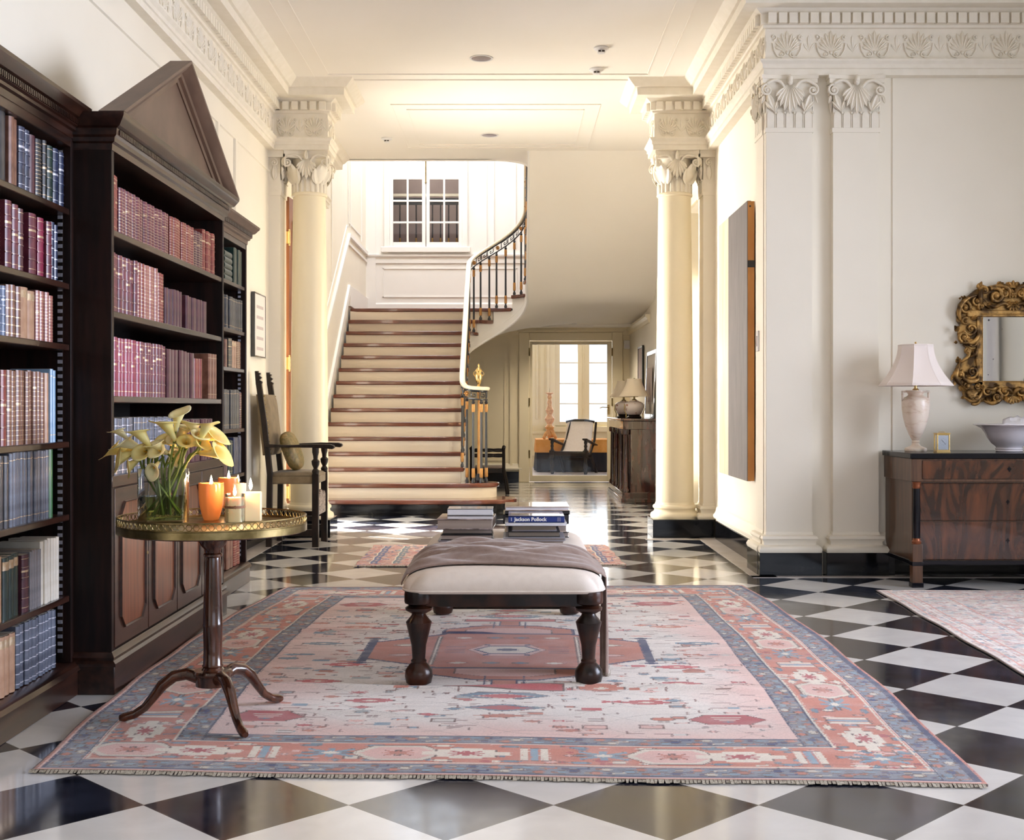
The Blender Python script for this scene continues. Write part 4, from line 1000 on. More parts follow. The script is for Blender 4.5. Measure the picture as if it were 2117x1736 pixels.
framed('picture', 'small black framed picture hung on the hall wall past the console', ('jacket_black', 'art_grey'), 1.735, 16.6, 17.2, 1.35, 1.95, lean=0, fw=.03, th=.025)
t = thing('alarm_sensor', 'small white sensor box high in the corner right of the glass door', 'sensor', (1.70, 18.56, 2.05))
b = MB(); b.box(-.06, .03, -.03, .04, -.06, .07); b.build('housing', 'plate_white', t, bevel=.008)
b = MB(); b.box(-.045, .015, -.034, -.028, -.04, .0); b.build('lens', 'porcelain', t)
# ================================================================== BOOKCASES
FX, WX = -1.570, -1.718            # front planes of the centre and of the wings
SHZ = [1.889, 1.60, 1.364, .988, .706, .391]
def wing(name, label, y0, y1, near):
    t = thing('bookcase', label, 'bookcase', (-1.9, (y0+y1)/2, 0)); oy = (y0+y1)/2
    def q(*bb):
        m_ = MB(Matrix.Translation((1.9, -oy, 0)))
        for a in bb: m_.box(*a)
        return m_
    q((XL+.03, WX, y0, y0+.03, .13, 2.17)).build('side_panel', 'mahogany', t, bevel=.002); q((XL+.03, WX, y1-.03, y1-.001, .13, 2.17)).build('side_panel', 'mahogany', t, bevel=.002)
    q((XL+.03, XL+.045, y0, y1, .1, 2.2)).build('back_panel', 'cabinet_inside', t)
    q((XL+.03, WX+.02, y0-.0, y1, 0, .105), ).build('plinth', 'mahogany_h', t, bevel=.003)
    m_ = MB(Matrix.Translation((1.9, -oy, 0))); m_.sweep([(WX+.02, y0), (WX+.02, y1)], [(0, .095), (.012, .10), (.006, .118), (-.01, .128), (-.38, .132), (-.38, .095)]); m_.build('plinth_moulding', 'mahogany_h', t)
    for z in SHZ: q((XL+.045, WX-.006, y0+.03, y1-.03, z-.024, z)).build('shelf', 'mahogany_h', t, bevel=.003)
    q((XL+.045, WX, y0+.03, y1-.03, 2.13, 2.17)).build('top_rail', 'mahogany_h', t, bevel=.003)
    m_ = MB(Matrix.Translation((1.9, -oy, 0)))
    pr = [(-.38, 2.165), (.004, 2.165), (.006, 2.19), (.018, 2.195), (.02, 2.205), (.03, 2.21), (.032, 2.235), (.045, 2.24), (.062, 2.262), (.070, 2.27), (.072, 2.283), (-.38, 2.285)]
    if near: m_.sweep([(WX, y0), (WX, y1)], pr)
    else: m_.sweep([(WX, y0), (WX, y1), (XL+.03, y1)], pr)
    m_.build('cornice', 'mahogany_h' if near else 'mahogany_dull', t, smooth=25)
    m_ = MB(Matrix.Translation((1.9, -oy, 0)))
    k = int((y1-y0)/.016)
    for j in range(k): m_.box(WX+.03, WX+.037, y0+.016*j, y0+.016*j+.008, 2.212, 2.233)
    m_.build('cornice_dentils', 'mahogany_h', t); 
    for yy in ((y1-.036,) if near else (y0+.03, y1-.036)):       # notched metal shelf strips
        m_ = MB(Matrix.Translation((1.9, -oy, 0))); m_.box(WX-.05, WX-.03, yy, yy+.005, .15, 2.12)
        m_.build('shelf_strip', 'dark_oak', t)
        m_ = MB(Matrix.Translation((1.9, -oy, 0)))
        for z in [.17+.028*i for i in range(70)]: m_.box(WX-.049, WX-.031, yy-.002, yy, z, z+.014)
        m_.build('strip_notches', 'book_silver', t)
    return t
wing('bookcase', 'dark mahogany bookcase section at the left edge of the room, full of old books', 3.60, 4.865, True)
wing('bookcase', 'narrow dark mahogany bookcase section beyond the pedimented one', 6.75, 8.02, False)

y0, y1 = 4.865, 6.75; ym = (y0+y1)/2
t = thing('bookcase', 'dark mahogany bookcase section with a triangular pediment and panelled cupboards', 'bookcase', (-1.85, ym, 0))
MO = Matrix.Translation((1.85, -ym, 0))
def q(*bb):
    m_ = MB(MO)
    for a in bb: m_.box(*a)
    return m_
CZ = [1.82, 1.50, 1.165]
q((XL+.03, FX, y0, y0+.03, .12, 2.13)).build('side_panel', 'mahogany', t, bevel=.002)
q((XL+.03, FX, y1-.03, y1, .12, 2.13)).build('side_panel', 'mahogany', t, bevel=.002)
q((XL+.03, XL+.05, y0, y1, .1, 2.2)).build('back_panel', 'cabinet_inside', t)
for z in CZ: q((XL+.05, FX-.004, y0+.03, y1-.03, z-.026, z)).build('shelf', 'mahogany_h', t, bevel=.003)
q((XL+.05, FX+.002, y0+.003, y1-.003, .805, .85)).build('counter', 'mahogany_h', t, bevel=.003)
q((XL+.05, FX-.01, y0+.02, y1-.02, .13, .805)).build('cupboard_body', 'mahogany', t)
q((XL+.03, FX+.015, y0-.012, y1+.012, 0, .115)).build('plinth', 'mahogany_h', t, bevel=.003)
m_ = MB(MO); m_.sweep([(XL+.03, y0), (FX, y0), (FX, y1), (XL+.03, y1)][::-1] and [(XL+.03, y1), (FX, y1), (FX, y0), (XL+.03, y0)][::-1], [(0, .105), (.022, .11), (.022, .122), (.010, .132), (.014, .145), (.004, .162), (0, .165)]); m_.build('plinth_moulding', 'mahogany_h', t)
dw = (y1-y0-.06)/4
for k in range(4):
    a, b_ = y0+.03+k*dw+.004, y0+.03+(k+1)*dw-.004
    d = q((FX-.018, FX+.002, a, b_, .175, .80)).build('cupboard_door', 'mahogany_h', t, bevel=.002)
    m_ = MB(MO); z0, z1, ia, ib, cc = .235, .745, a+.065, b_-.05, .05     # bead frame with cut corners
    fr = [(ia+cc, z0), (ib-cc, z0), (ib, z0+cc), (ib, z1-cc), (ib-cc, z1), (ia+cc, z1), (ia, z1-cc), (ia, z0+cc)]
    ins = [((yy-(ia+ib)/2)*.955+(ia+ib)/2, (zz-.49)*.968+.49) for yy, zz in fr]
    pts = [(FX+.004, yy, zz) for yy, zz in fr]; rows = [[(FX+.001, yy, zz) for yy, zz in fr], [(FX+.011, (yy*2+a_)/3, (zz*2+b2)/3) for (yy, zz), (a_, b2) in zip(fr, ins)], [(FX+.001, yy, zz) for yy, zz in ins]]
    m_.grid(rows, close_v=True); m_.build('bead_frame', 'mahogany_h', d, smooth=30)
    m_ = MB(MO); m_.prism([(yy, zz) for yy, zz in ins], FX+.0005, FX+.0035, lambda x, y, z: (z, x, y)); m_.build('door_panel', 'mahogany_red', d, smooth=None)
    if k % 2 == 0: 
        m_ = MB(MO); m_.lathe([(.006, 0), (.006, .004)], 12); m_.M = MO @ Matrix.Translation((FX+.004, b_-.02, .50)) @ Matrix.Rotation(R(90), 4, 'Y'); m_.v.clear(); m_.f.clear(); m_.mi.clear(); m_.lathe([(.008, 0), (.007, .003), (.0001, .003)], 12); m_.build('escutcheon', 'old_brass', d)
CPR = [(-.4, 2.125), (.002, 2.125), (.004, 2.15), (.016, 2.156), (.018, 2.172), (.028, 2.18), (.030, 2.205), (.046, 2.212), (.062, 2.236), (.068, 2.246), (.070, 2.26), (-.4, 2.262)]
m_ = MB(MO); m_.sweep([(XL+.03, y0), (FX, y0), (FX, y1), (XL+.03, y1)], CPR) ; m_.v = m_.v; m_.build('cornice', 'mahogany_h', t, smooth=25)
m_ = MB(MO)
for j in range(int((y1-y0)/.016)): m_.box(FX+.028, FX+.0345, y0+.016*j, y0+.016*j+.008, 2.182, 2.203)
m_.build('cornice_dentils', 'mahogany_h', t)
# pediment: two raking mouldings, tympanum
ex = .068; ya, yb, za, zp = y0-ex, y1+ex, 2.262, 2.735
pd = q().build('pediment', 'mahogany_dull', t) if False else None
m_ = MB(MO); m_.prism([(ya+.13, za-.01), (yb-.13, za-.01), ((ya+yb)/2, zp-.07)], FX-.02, FX-.004, lambda x, y, z: (z, x, y)); pd = m_.build('pediment', 'mahogany_dull', t, smooth=None)
RP = [(FX-.03, 0), (FX+.002, 0), (FX+.006, .018), (FX+.020, .024), (FX+.024, .040), (FX+.046, .052), (FX+.064, .070), (FX+.070, .076), (FX+.070, .088), (FX-.03, .088)]
for sg in (-1, 1):
    m_ = MB(MO); e0 = ya if sg < 0 else yb; rows = []
    ymid = (ya+yb)/2; top = .088*1.15; sl_ = (zp-za)/(ymid-ya)
    rows.append([(x, e0-sg*(top-h*1.15)/sl_, za) for x, h in RP]); rows.append([(x, ymid, zp-top+h*1.15) for x, h in RP])
    # foot is cut level at the cornice
    m_.grid(rows, close_v=True); m_.add([tuple(p) for p in rows[0]], [tuple(range(len(RP)))]); m_.add([tuple(p) for p in rows[1]], [tuple(range(len(RP)))])
    m_.build('raking_cornice', 'mahogany_dull', pd, smooth=25)

# ================================================================== BOOKS
ORD = ['first', 'second', 'third', 'fourth', 'fifth', 'sixth', 'seventh', 'eighth', 'ninth', 'tenth', 'eleventh', 'twelfth', 'thirteenth', 'fourteenth', 'fifteenth', 'sixteenth', 'seventeenth', 'eighteenth', 'nineteenth', 'twentieth']
def ordn(i):
    if i < 20: return ORD[i]
    if i < 29: return 'twenty-'+ORD[i-20]
    return 'thirt'+'ieth' if i == 29 else 'thirty-'+ORD[i-30]
rb = random.Random(11)
def book_mesh(th, h, dp, col, style):
    "spine at x=0 facing +x, thickness along y (centred), standing on z=0"
    b = MB(); n = 6; bul = min(.008, th*.28)
    sec = [(-bul+bul*math.sin(math.pi*(i+.0)/n)**.6 if 0 < i < n else -bul, -th/2+th*i/n) for i in range(n+1)]
    poly = [(-dp, -th/2)]+sec+[(-dp, th/2)]
    # boards and spine as a U, pages inside
    b.m = 0; b.prism(poly, 0, h)
    b.m = 2; b.box(-dp+.004, -bul-.002, -th/2+.002, th/2-.002, h-.0005, h+.0008)
    b.m = 1
    def band(z, dz, o=.0010):
        s2 = [(x+o, y*1.02) for x, y in sec]; s3 = [(x-.002, y) for x, y in sec][::-1]
        b.prism(s2+s3, z, z+dz)
    if style == 'gilt':
        for z in (.08, .24, .42, .60, .78, .93): band(h*z, .0022)
        b.m = 0
        for z in (.25, .43, .61, .79): band(h*z-.005, .004, .0022)
        b.m = 1; band(h*rb.choice((.52, .66, .70, .84)), h*.035, .0006)
    elif style == 'bands':
        for z in (.12, .30, .50, .70, .90): band(h*z, .003, .002)
    elif style == 'panel':
        for z in (.06, .22, .38, .54, .70, .86): band(h*z, .0035); 
    elif style == 'tooled':
        for i in range(14): band(h*(.06+i*.066), .0015)
        if rb.random() < .5: band(h*rb.uniform(.3, .85), h*.025, .0006)
    elif style == 'label': band(h*.80, h*.14, .0006)
    elif style == 'line':
        band(h*.9, .002); band(h*.1, .002)
    me_mats = ['book '+col, 'book_silver' if col in ('slate', 'navy', 'blue', 'grey') and style in ('panel', 'bands', 'gilt') else 'book_gilt', 'book_pages']
    return b, me_mats
def put_row(case, shelf, group, z, X, Yof, specs, y_lo, y_hi, cnt0=0):
    idx = 0; prev_end = y_lo
    for px0, px1, n, col, h, style in specs:
        a, b_ = Yof(px0), Yof(px1); a = max(a, prev_end+.0005); b_ = min(b_, y_hi)
        if b_ <= a: continue
        th = (b_-a)/n
        for k in range(n):
            hh = h*(1+rb.uniform(-.012, .012)); dp = rb.uniform(.13, .17)
            m_, mt = book_mesh(th*rb.uniform(.93, .985), hh, dp, col, style)
            o = m_.build('book', mt, None, smooth=40)
            o.location = (X+rb.uniform(-.008, .003), a+(k+.5)*th, z+.0003)
            look = {'gilt': 'gilt banded', 'bands': 'ribbed', 'panel': 'gilt panelled', 'tooled': 'densely gilt tooled', 'label': 'dark labelled', 'line': 'plain', 'plain': 'plain'}[style]
            tag(o, f'{look} {col} book, {ordn(idx)} from left on the {shelf} shelf, {case}', 'book', group); idx += 1
        prev_end = b_
NY = lambda x: 4.209+x*(.615/152)
SH = ['top', 'second', 'third', 'fourth', 'fifth', 'sixth', 'bottom']
near = [
 (1.889, [(-30, 2, 2, 'navy', .24, 'gilt'), (3, 20, 1, 'charcoal', .245, 'plain'), (21, 43, 2, 'brown', .235, 'plain'), (43, 57, 1, 'navy', .225, 'gilt'), (58, 69, 1, 'navy', .222, 'gilt'), (70, 82, 1, 'plum', .215, 'plain'), (83, 95, 1, 'black', .213, 'tooled'), (100, 108, 1, 'black', .222, 'gilt'), (109, 121, 1, 'dark green', .212, 'gilt'), (127, 139, 1, 'navy', .213, 'gilt'), (140, 151, 1, 'navy', .208, 'gilt')]),
 (1.60, [(-30, 8, 3, 'tan', .21, 'tooled'), (20, 33, 1, 'maroon', .235, 'gilt'), (34, 46, 1, 'maroon', .228, 'gilt'), (47, 58, 1, 'plum', .224, 'gilt'), (66, 83, 1, 'maroon', .222, 'gilt'), (92, 106, 1, 'crimson', .22, 'gilt'), (108, 120, 1, 'maroon', .215, 'gilt'), (121, 130, 1, 'navy', .222, 'panel'), (131, 139, 1, 'navy', .216, 'panel')]),
 (1.364, [(-30, 17, 6, 'blue', .17, 'gilt'), (18, 46, 3, 'brown', .18, 'panel'), (48, 67, 1, 'tan', .183, 'label'), (68, 84, 1, 'tan', .177, 'label'), (85, 112, 3, 'rose brown', .186, 'tooled'), (115, 126, 1, 'rose brown', .178, 'tooled')]),
 (.988, [(-30, 5, 3, 'plum', .25, 'gilt'), (8, 18, 1, 'red', .262, 'gilt'), (19, 57, 4, 'brown', .26, 'tooled'), (59, 105, 6, 'brown', .262, 'tooled'), (106, 114, 1, 'tan', .262, 'plain'), (115, 133, 3, 'pale blue', .275, 'line')]),
 (.706, [(-30, 4, 5, 'charcoal', .24, 'line'), (5, 21, 2, 'charcoal', .245, 'line'), (22, 114, 13, 'slate', .255, 'line'), (116, 124, 1, 'green', .255, 'plain')]),
 (.391, [(-30, -1, 2, 'black', .2, 'plain'), (0, 8, 1, 'tan', .22, 'plain'), (9, 47, 3, 'dark green', .215, 'label'), (51, 66, 1, 'plum', .205, 'gilt'), (68, 95, 6, 'grey', .21, 'plain'), (96, 137, 7, 'cream', .235, 'plain')]),
 (.132, [(-30, 36, 6, 'tan', .205, 'label'), (40, 134, 11, 'slate', .22, 'panel')])]
for i, (z, sp) in enumerate(near):
    put_row('leftmost bookcase', SH[i], f'books on the {SH[i]} shelf of the leftmost bookcase', z, WX-.018, NY, sp, 4.0, 4.825)
CYf = lambda x: 4096/(CX-x)
cen = [
 (1.82, [(234, 247, 2, 'red', .225, 'gilt'), (248, 283, 5, 'maroon', .19, 'tooled'), (284, 300, 2, 'maroon', .19, 'tooled'), (302, 352, 7, 'maroon', .19, 'tooled'), (355, 402, 9, 'red', .19, 'tooled'), (403, 420, 3, 'plum', .185, 'tooled'), (422, 448, 5, 'red', .215, 'gilt')]),
 (1.50, [(232, 256, 3, 'maroon', .235, 'gilt'), (259, 286, 4, 'maroon', .235, 'gilt'), (287, 299, 2, 'red', .235, 'tooled'), (300, 327, 5, 'rose brown', .235, 'tooled'), (328, 339, 2, 'red', .225, 'tooled'), (345, 376, 5, 'plum', .17, 'plain'), (387, 430, 8, 'plum', .165, 'plain')]),
 (1.165, [(230, 290, 10, 'crimson', .235, 'gilt'), (291, 345, 10, 'maroon', .235, 'gilt'), (347, 402, 7, 'plum', .225, 'plain'), (404, 420, 4, 'red', .20, 'plain'), (433, 449, 3, 'brown', .235, 'line')]),
 (.85, [(230, 240, 2, 'slate', .225, 'panel'), (242, 278, 5, 'slate', .225, 'panel'), (280, 306, 4, 'slate', .225, 'line'), (308, 370, 10, 'slate', .225, 'gilt'), (384, 440, 9, 'plum', .21, 'plain')])]
for i, (z, sp) in enumerate(cen):
    put_row('pedimented bookcase', SH[i], f'books on the {SH[i]} shelf of the pedimented bookcase', z, FX-.018, CYf, sp, 4.9, 6.715)
FYf = lambda x: 4482/(CX-x)
far = [
 (1.889, [(483, 505, 4, 'dark green', .225, 'plain')]),
 (1.60, [(452, 505, 14, 'charcoal', .20, 'line')]),
 (1.364, [(466, 472, 2, 'brown', .17, 'plain'), (473, 480, 1, 'black', .18, 'gilt'), (481, 489, 2, 'tan', .17, 'label'), (490, 500, 2, 'brown', .17, 'tooled')]),
 (.988, [(455, 496, 10, 'charcoal', .24, 'line'), (497, 503, 2, 'brown', .225, 'tooled')]),
 (.706, [(455, 471, 3, 'plum', .22, 'plain'), (472, 482, 3, 'dark green', .21, 'line'), (483, 500, 4, 'navy', .225, 'plain')]),
 (.132, [(470, 483, 2, 'brown', .22, 'plain'), (484, 496, 2, 'red', .23, 'tooled')])]
for (z, sp), s_ in zip(far, (0, 1, 2, 3, 4, 6)):
    put_row('farthest bookcase', SH[s_], f'books on the {SH[s_]} shelf of the farthest bookcase', z, WX-.018, FYf, sp, 6.8, 7.985)
for k in range(5):       # lying stack on the top shelf
    m_, mt = book_mesh(.036, .20, .14, 'dark green', 'plain'); o = m_.build('book', mt, None, smooth=40)
    o.rotation_euler = (R(90), 0, 0); o.location = (WX-.02, 7.70, 1.889+.0365*k+.0185)
    tag(o, f'dark green book lying flat, {ORD[k]} from below in the stack, farthest bookcase', 'book', 'stacked green books in the farthest bookcase')
for k in range(2):
    m_, mt = book_mesh(.085, .24, .15, 'maroon', 'bands'); o = m_.build('book', mt, None, smooth=40)
    o.rotation_euler = (R(90), 0, 0); o.location = (WX-.015, 7.46, .132+.0865*k+.0435)
    tag(o, f'thick maroon folio lying flat, {("lower", "upper")[k]} one, bottom of the farthest bookcase', 'book')
# pottery on top of the farthest bookcase
t = thing('pottery_vessel', 'brown banded pottery vessel on top of the farthest bookcase, behind the pediment', 'vessel', (-1.86, 7.42, 2.287))
b = MB(); b.lathe([(.05, 0), (.09, .04), (.11, .12), (.09, .20), (.05, .24), (.055, .26), (.07, .27), (.0001, .25)], 24); b.build('body', 'brown_room', t, smooth=60)
b = MB(); b.lathe([(.112, .10), (.113, .12), (.112, .14)], 24); b.build('painted_band', 'jacket_tan', t)
# ================================================================== RUGS (woven pattern computed as colour per knot)
IV, PK, SA, RD, BL, NV, DK, CR, GR = [np.array(c) for c in ((.69,.64,.60), (.62,.38,.34), (.46,.165,.115), (.38,.075,.08), (.13,.19,.245), (.028,.035,.10), (.13,.075,.065), (.66,.59,.50), (.32,.35,.36))]
class Weave:
    def __init__(s, W_, L_, res, base):
        s.res = res; s.nx, s.ny = int(W_/res)+1, int(L_/res)+1
        s.x = np.linspace(0, W_, s.nx); s.y = np.linspace(0, L_, s.ny); s.img = np.zeros((s.ny, s.nx, 3)); s.img[:] = base
    def win(s, cx, cy, a, b):
        i0, i1 = np.searchsorted(s.x, (cx-a, cx+a)); j0, j1 = np.searchsorted(s.y, (cy-b, cy+b))
        X, Y = np.meshgrid(s.x[i0:i1]-cx, s.y[j0:j1]-cy); return (slice(j0, j1), slice(i0, i1)), X, Y
    def put(s, w, mask, col): v = s.img[w]; v[mask] = col
    def rect(s, x0, x1, y0, y1, col):
        i0, i1 = np.searchsorted(s.x, (x0, x1)); j0, j1 = np.searchsorted(s.y, (y0, y1)); s.img[j0:j1, i0:i1] = col
    def shape(s, kind, cx, cy, a, b, col, line=None, lw=.005):
        w, X, Y = s.win(cx, cy, a*1.1+.01, b*1.1+.01)
        if X.size == 0: return
        q = s.res*2; Xs = np.round(X/q)*q; Ys = np.round(Y/q)*q
        def f(a, b):
            u, v = np.abs(Xs)/max(a, 1e-4), np.abs(Ys)/max(b, 1e-4)
            if kind == 'dia': return u+v < 1
            if kind == 'hex': return (v < 1) & (u+.45*v < 1)
            if kind == 'hexv': return (u < 1) & (v+.45*u < 1)
            if kind == 'box': return (u < 1) & (v < 1)
            if kind == 'cross': return ((u < .36) & (v < 1)) | ((v < .36) & (u < 1)) | ((u < .68) & (v < .68))
            if kind == 'bar': return (v < 1) & (u < 1)
            if kind == 'hook': return (((v < .3) & (u < 1)) | ((u > .62) & (u < 1) & (Ys*np.sign(Xs+1e-9) > 0) & (v < 1)))
            if kind == 'flower': return (np.hypot(u, v) < .45) | ((np.abs(u-v) < .22) & (u < .85)) | ((u < .16) & (v < 1)) | ((v < .16) & (u < 1))
            if kind == 'bow': return (v < .25+.75*u) & (u < 1)
            if kind == 'oct': return (u < 1) & (v < 1) & (u+v < 1.45)
        if line is not None: s.put(w, f(a+lw, b+lw), line)
        s.put(w, f(a, b), col)
def rug_mesh(name, label, wv, corner, group, bulge=(0, 0), ripples=(), th=.010, tone=None, ncurl=0):
    ny, nx = wv.img.shape[:2]; A, B_, C_, D_ = [np.array(c) for c in corner]
    u = np.linspace(0, 1, nx)[None, :, None]; v = np.linspace(0, 1, ny)[:, None, None]
    Pn = (1-u)*(1-v)*A+u*(1-v)*B_+u*v*C_+(1-u)*v*D_
    q = 4*v*(1-v); Pn[..., 0:1] += (u*bulge[1]-(1-u)*bulge[0])*q
    Pn[..., 0:1] += .006*np.sin(v*23+1)*(u > .5)*(u*2-1)+.005*np.sin(v*31)*(u < .5)*(1-2*u); Pn[..., 1:2] += .006*np.sin(u*17)
    Z = np.full((ny, nx), th)
    for (yc, wdt, amp, x0, x1) in ripples:
        xx = Pn[..., 0]; yy = Pn[..., 1]; Z += amp*np.exp(-((yy-yc-.03*np.sin(xx*5))/wdt)**2)*np.clip((xx-x0)/.15, 0, 1)*np.clip((x1-xx)/.15, 0, 1)
    V = np.concatenate([Pn, Z[..., None]], axis=2).reshape(-1, 3)
    idx = np.arange(nx*ny).reshape(ny, nx)
    F = np.stack([idx[:-1, :-1], idx[:-1, 1:], idx[1:, 1:], idx[1:, :-1]], axis=-1).reshape(-1, 4)
    ring = np.concatenate([idx[0, :-1], idx[:-1, -1], idx[-1, :0:-1], idx[:0:-1, 0]]); n0 = len(V); k = len(ring)
    Vb = V[ring].copy(); Vb[:, 2] = .0035; V = np.concatenate([V, Vb]); rn = np.roll(ring, -1); bn = np.arange(k)+n0; bnn = np.roll(bn, -1)
    F = np.concatenate([F, np.stack([ring, bn, bnn, rn], axis=-1)])
    me = bpy.data.meshes.new(name); me.vertices.add(len(V)); me.vertices.foreach_set('co', V.astype(np.float32).ravel())
    me.loops.add(F.size); me.loops.foreach_set('vertex_index', F.astype(np.int32).ravel()); me.polygons.add(len(F)); me.polygons.foreach_set('loop_start', (np.arange(len(F))*4).astype(np.int32)); me.update(calc_edges=True)
    col = wv.img.reshape(-1, 3); rg = np.random.default_rng(5); yy = Pn[..., 1].ravel()
    ab = np.interp(yy, np.sort(rg.uniform(yy.min(), yy.max(), 60)), rg.uniform(.88, 1.10, 60))[:, None]     # dye lots along the weave
    col = np.clip(col*ab*rg.uniform(.90, 1.10, (len(col), 1)), 0, 1); col = np.concatenate([col, col[ring]*.6])
    at_ = me.color_attributes.new('weave', 'FLOAT_COLOR', 'POINT'); at_.data.foreach_set('color', np.concatenate([col, np.ones((len(col), 1))], axis=1).astype(np.float32).ravel())
    if 'weave' not in MATS:
        m_ = bpy.data.materials.new('woven_wool'); nt, bs = nodes_of(m_); a_ = nt.nodes.new('ShaderNodeAttribute'); a_.attribute_name = 'weave'
        nt.links.new(a_.outputs['Color'], bs.inputs['Base Color']); setp(bs, rough=.95, sheen=.15)
        tc = nt.nodes.new('ShaderNodeTexCoord'); n_ = nt.nodes.new('ShaderNodeTexNoise'); n_.inputs['Scale'].default_value = 260; nt.links.new(tc.outputs['Object'], n_.inputs['Vector'])
        bp = nt.nodes.new('ShaderNodeBump'); bp.inputs['Strength'].default_value = .35; bp.inputs['Distance'].default_value = .003; nt.links.new(n_.outputs['Fac'], bp.inputs['Height']); nt.links.new(bp.outputs[0], bs.inputs['Normal']); MATS['weave'] = m_
    me.materials.append(MATS['weave']); me.polygons.foreach_set('use_smooth', [True]*len(me.polygons)); me.update()
    t = thing('rug', label, 'rug', (0, 0, 0)); o = bpy.data.objects.new('pile', me); C.objects.link(o); o.parent = t
    b = MB(); rg2 = random.Random(3)        # knotted fringe along both ends
    for row, sg in ((0, -1), (ny-1, 1)):
        b = MB()
        a, e = Pn[row, 0], Pn[row, -1]; L_ = np.linalg.norm(e-a); k_ = int(L_/.012)
        for i in range(k_):
            j = int(i/k_*(nx-1)); p = Pn[row, j]; l_ = rg2.uniform(.008, .020)
            b.add([(p[0]-.005, p[1]-sg*.004, th+.001), (p[0]+.005, p[1]-sg*.004, th+.001), (p[0]+.005+rg2.uniform(-.004, .004), p[1]+sg*l_, .004), (p[0]-.005, p[1]+sg*l_, .004)], [(0, 1, 2, 3)])
        b.build('fringe', 'fringe', t, smooth=None)
    return t

def heriz():
    W_, L_ = 2.87, 4.06; w = Weave(W_, L_, .004, IV); rg = random.Random(21); nr = np.random.default_rng(4)
    # pale field with pink abrash near the borders
    Y, X = np.meshgrid(w.y, w.x, indexing='ij')
    e = np.minimum(np.minimum(X-.45, W_-.45-X), np.minimum(Y-.47, L_-.47-Y)); wob = .10*np.sin(X*7)+.08*np.sin(Y*9+1)+.05*np.sin(X*23+Y*17)
    f = np.clip(1-(e+wob*.6)/.33, 0, 1)[..., None]; w.img = w.img*(1-f*.75)+PK*1.08*f*.75
    # fine lattice lines across the field
    for k in (1, -1):
        d = np.abs(((X*.55+k*Y+.04*np.sin(X*14)) % .21)-.105); w.img[(d < .0026)] = w.img[(d < .0026)]*.72
    # scattered motifs
    for _ in range(1150):
        cx, cy = rg.uniform(.5, W_-.5), rg.uniform(.5, L_-.5); kd = rg.choice(['dia', 'cross', 'hook', 'bow', 'flower', 'box', 'bar', 'hexv']); s_ = rg.uniform(.008, .030)
        if rg.random() < .45: w.shape('bar', cx, cy, *((rg.uniform(.010, .040), .0022) if rg.random() < .6 else (.0022, rg.uniform(.008, .025))), DK*1.8); continue
        col = rg.choice([PK, PK*1.1, SA*1.15, RD*1.2, BL*1.2, BL*1.5, GR, IV*.85, SA]); w.shape(kd, cx, cy, s_*1.35, s_*.8, col, DK*1.3, .003)
    for cx, cy, c1 in ((2.10, 1.30, RD), (2.13, 1.62, RD*1.2), (.72, 1.32, RD*1.1), (.78, 1.66, RD*1.2), (1.95, .98, RD), (.95, .98, RD), (2.2, 2.6, SA), (.7, 2.6, SA), (1.1, 1.2, SA), (1.8, 1.2, SA), (2.28, 2.15, BL), (.62, 2.15, BL), (1.0, 3.2, SA), (1.9, 3.2, SA)):
        w.shape('cross', cx, cy, .085, .036, c1*1.1, DK, .004); w.shape('dia', cx, cy, .03, .014, CR)
    for cx, cy in ((.62, .72), (W_-.66, .72), (.62, L_-.72), (W_-.66, L_-.72)):      # corner hexagons
        w.shape('hex', cx, cy, .13, .065, RD*1.05, DK, .006)
        for k in range(3): w.shape('bar', cx, cy+.03-.022*k, .055-.012*k, .004, CR)
        w.shape('dia', cx, cy-.035, .022, .012, BL)
    # centre medallion
    mx, my = W_/2+.0, 1.99
    for sg in (1, -1):
        w.shape('bar', mx, my+sg*.72, .045, .10, SA, NV, .008); w.shape('bar', mx, my+sg*.80, .22, .032, RD*1.15, DK, .005)
        w.shape('hex', mx, my+sg*.92, .17, .045, BL*1.1, DK, .004); w.shape('dia', mx, my+sg*.93, .11, .04, RD*1.15, CR, .005)
        w.shape('dia', mx, my+sg*1.12, .15, .055, BL, DK, .004); w.shape('dia', mx, my+sg*1.12, .11, .038, RD)
        w.shape('dia', mx, my+sg*1.24, .10, .025, SA, DK, .003)
        w.shape('oct', mx, my+sg*.46, .29, .17, SA, NV, .016); w.shape('oct', mx, my+sg*.47, .20, .10, PK, DK, .004)
        for k in (-1, 1): w.shape('bar', mx+k*.075, my+sg*.66, .007, .09, NV)
    w.shape('oct', mx, my, .60, .40, SA, NV, .018)
    m_ = np.abs(X-mx) > .10
    for k in (-1, 1):
        w.shape('box', mx+k*.60, my, .020, .27, NV); w.shape('dia', mx+k*.60, my+.29, .05, .02, NV); w.shape('dia', mx+k*.60, my-.29, .05, .02, NV)
        w.shape('box', mx+k*.31, my, .007, .34, CR, DK, .002)
        w.shape('cross', mx+k*.45, my+.12, .05, .022, CR, DK, .003); w.shape('cross', mx+k*.45, my-.12, .05, .022, PK, DK, .003)
        w.shape('cross', mx+k*.20, my+.30, .04, .018, CR, DK, .003); w.shape('cross', mx+k*.20, my-.30, .04, .018, CR, DK, .003)
        for j in range(-2, 3): w.shape('dia', mx+k*(.225), my+j*.036, .045, .006, NV)
        w.shape('cross', mx+k*.06, my+.30, .03, .02, BL, DK, .003); w.shape('cross', mx+k*.06, my-.30, .03, .02, BL, DK, .003)
    w.shape('hex', mx, my, .165, .14, PK, DK, .004); w.shape('hex', mx, my, .145, .10, NV); w.shape('hex', mx, my, .13, .085, CR); w.shape('hexv', mx, my, .045, .03, NV)
    for k in (-1, 1):
        for j in (-1, 1): w.shape('box', mx+k*.09, my+j*.12, .012, .010, NV)
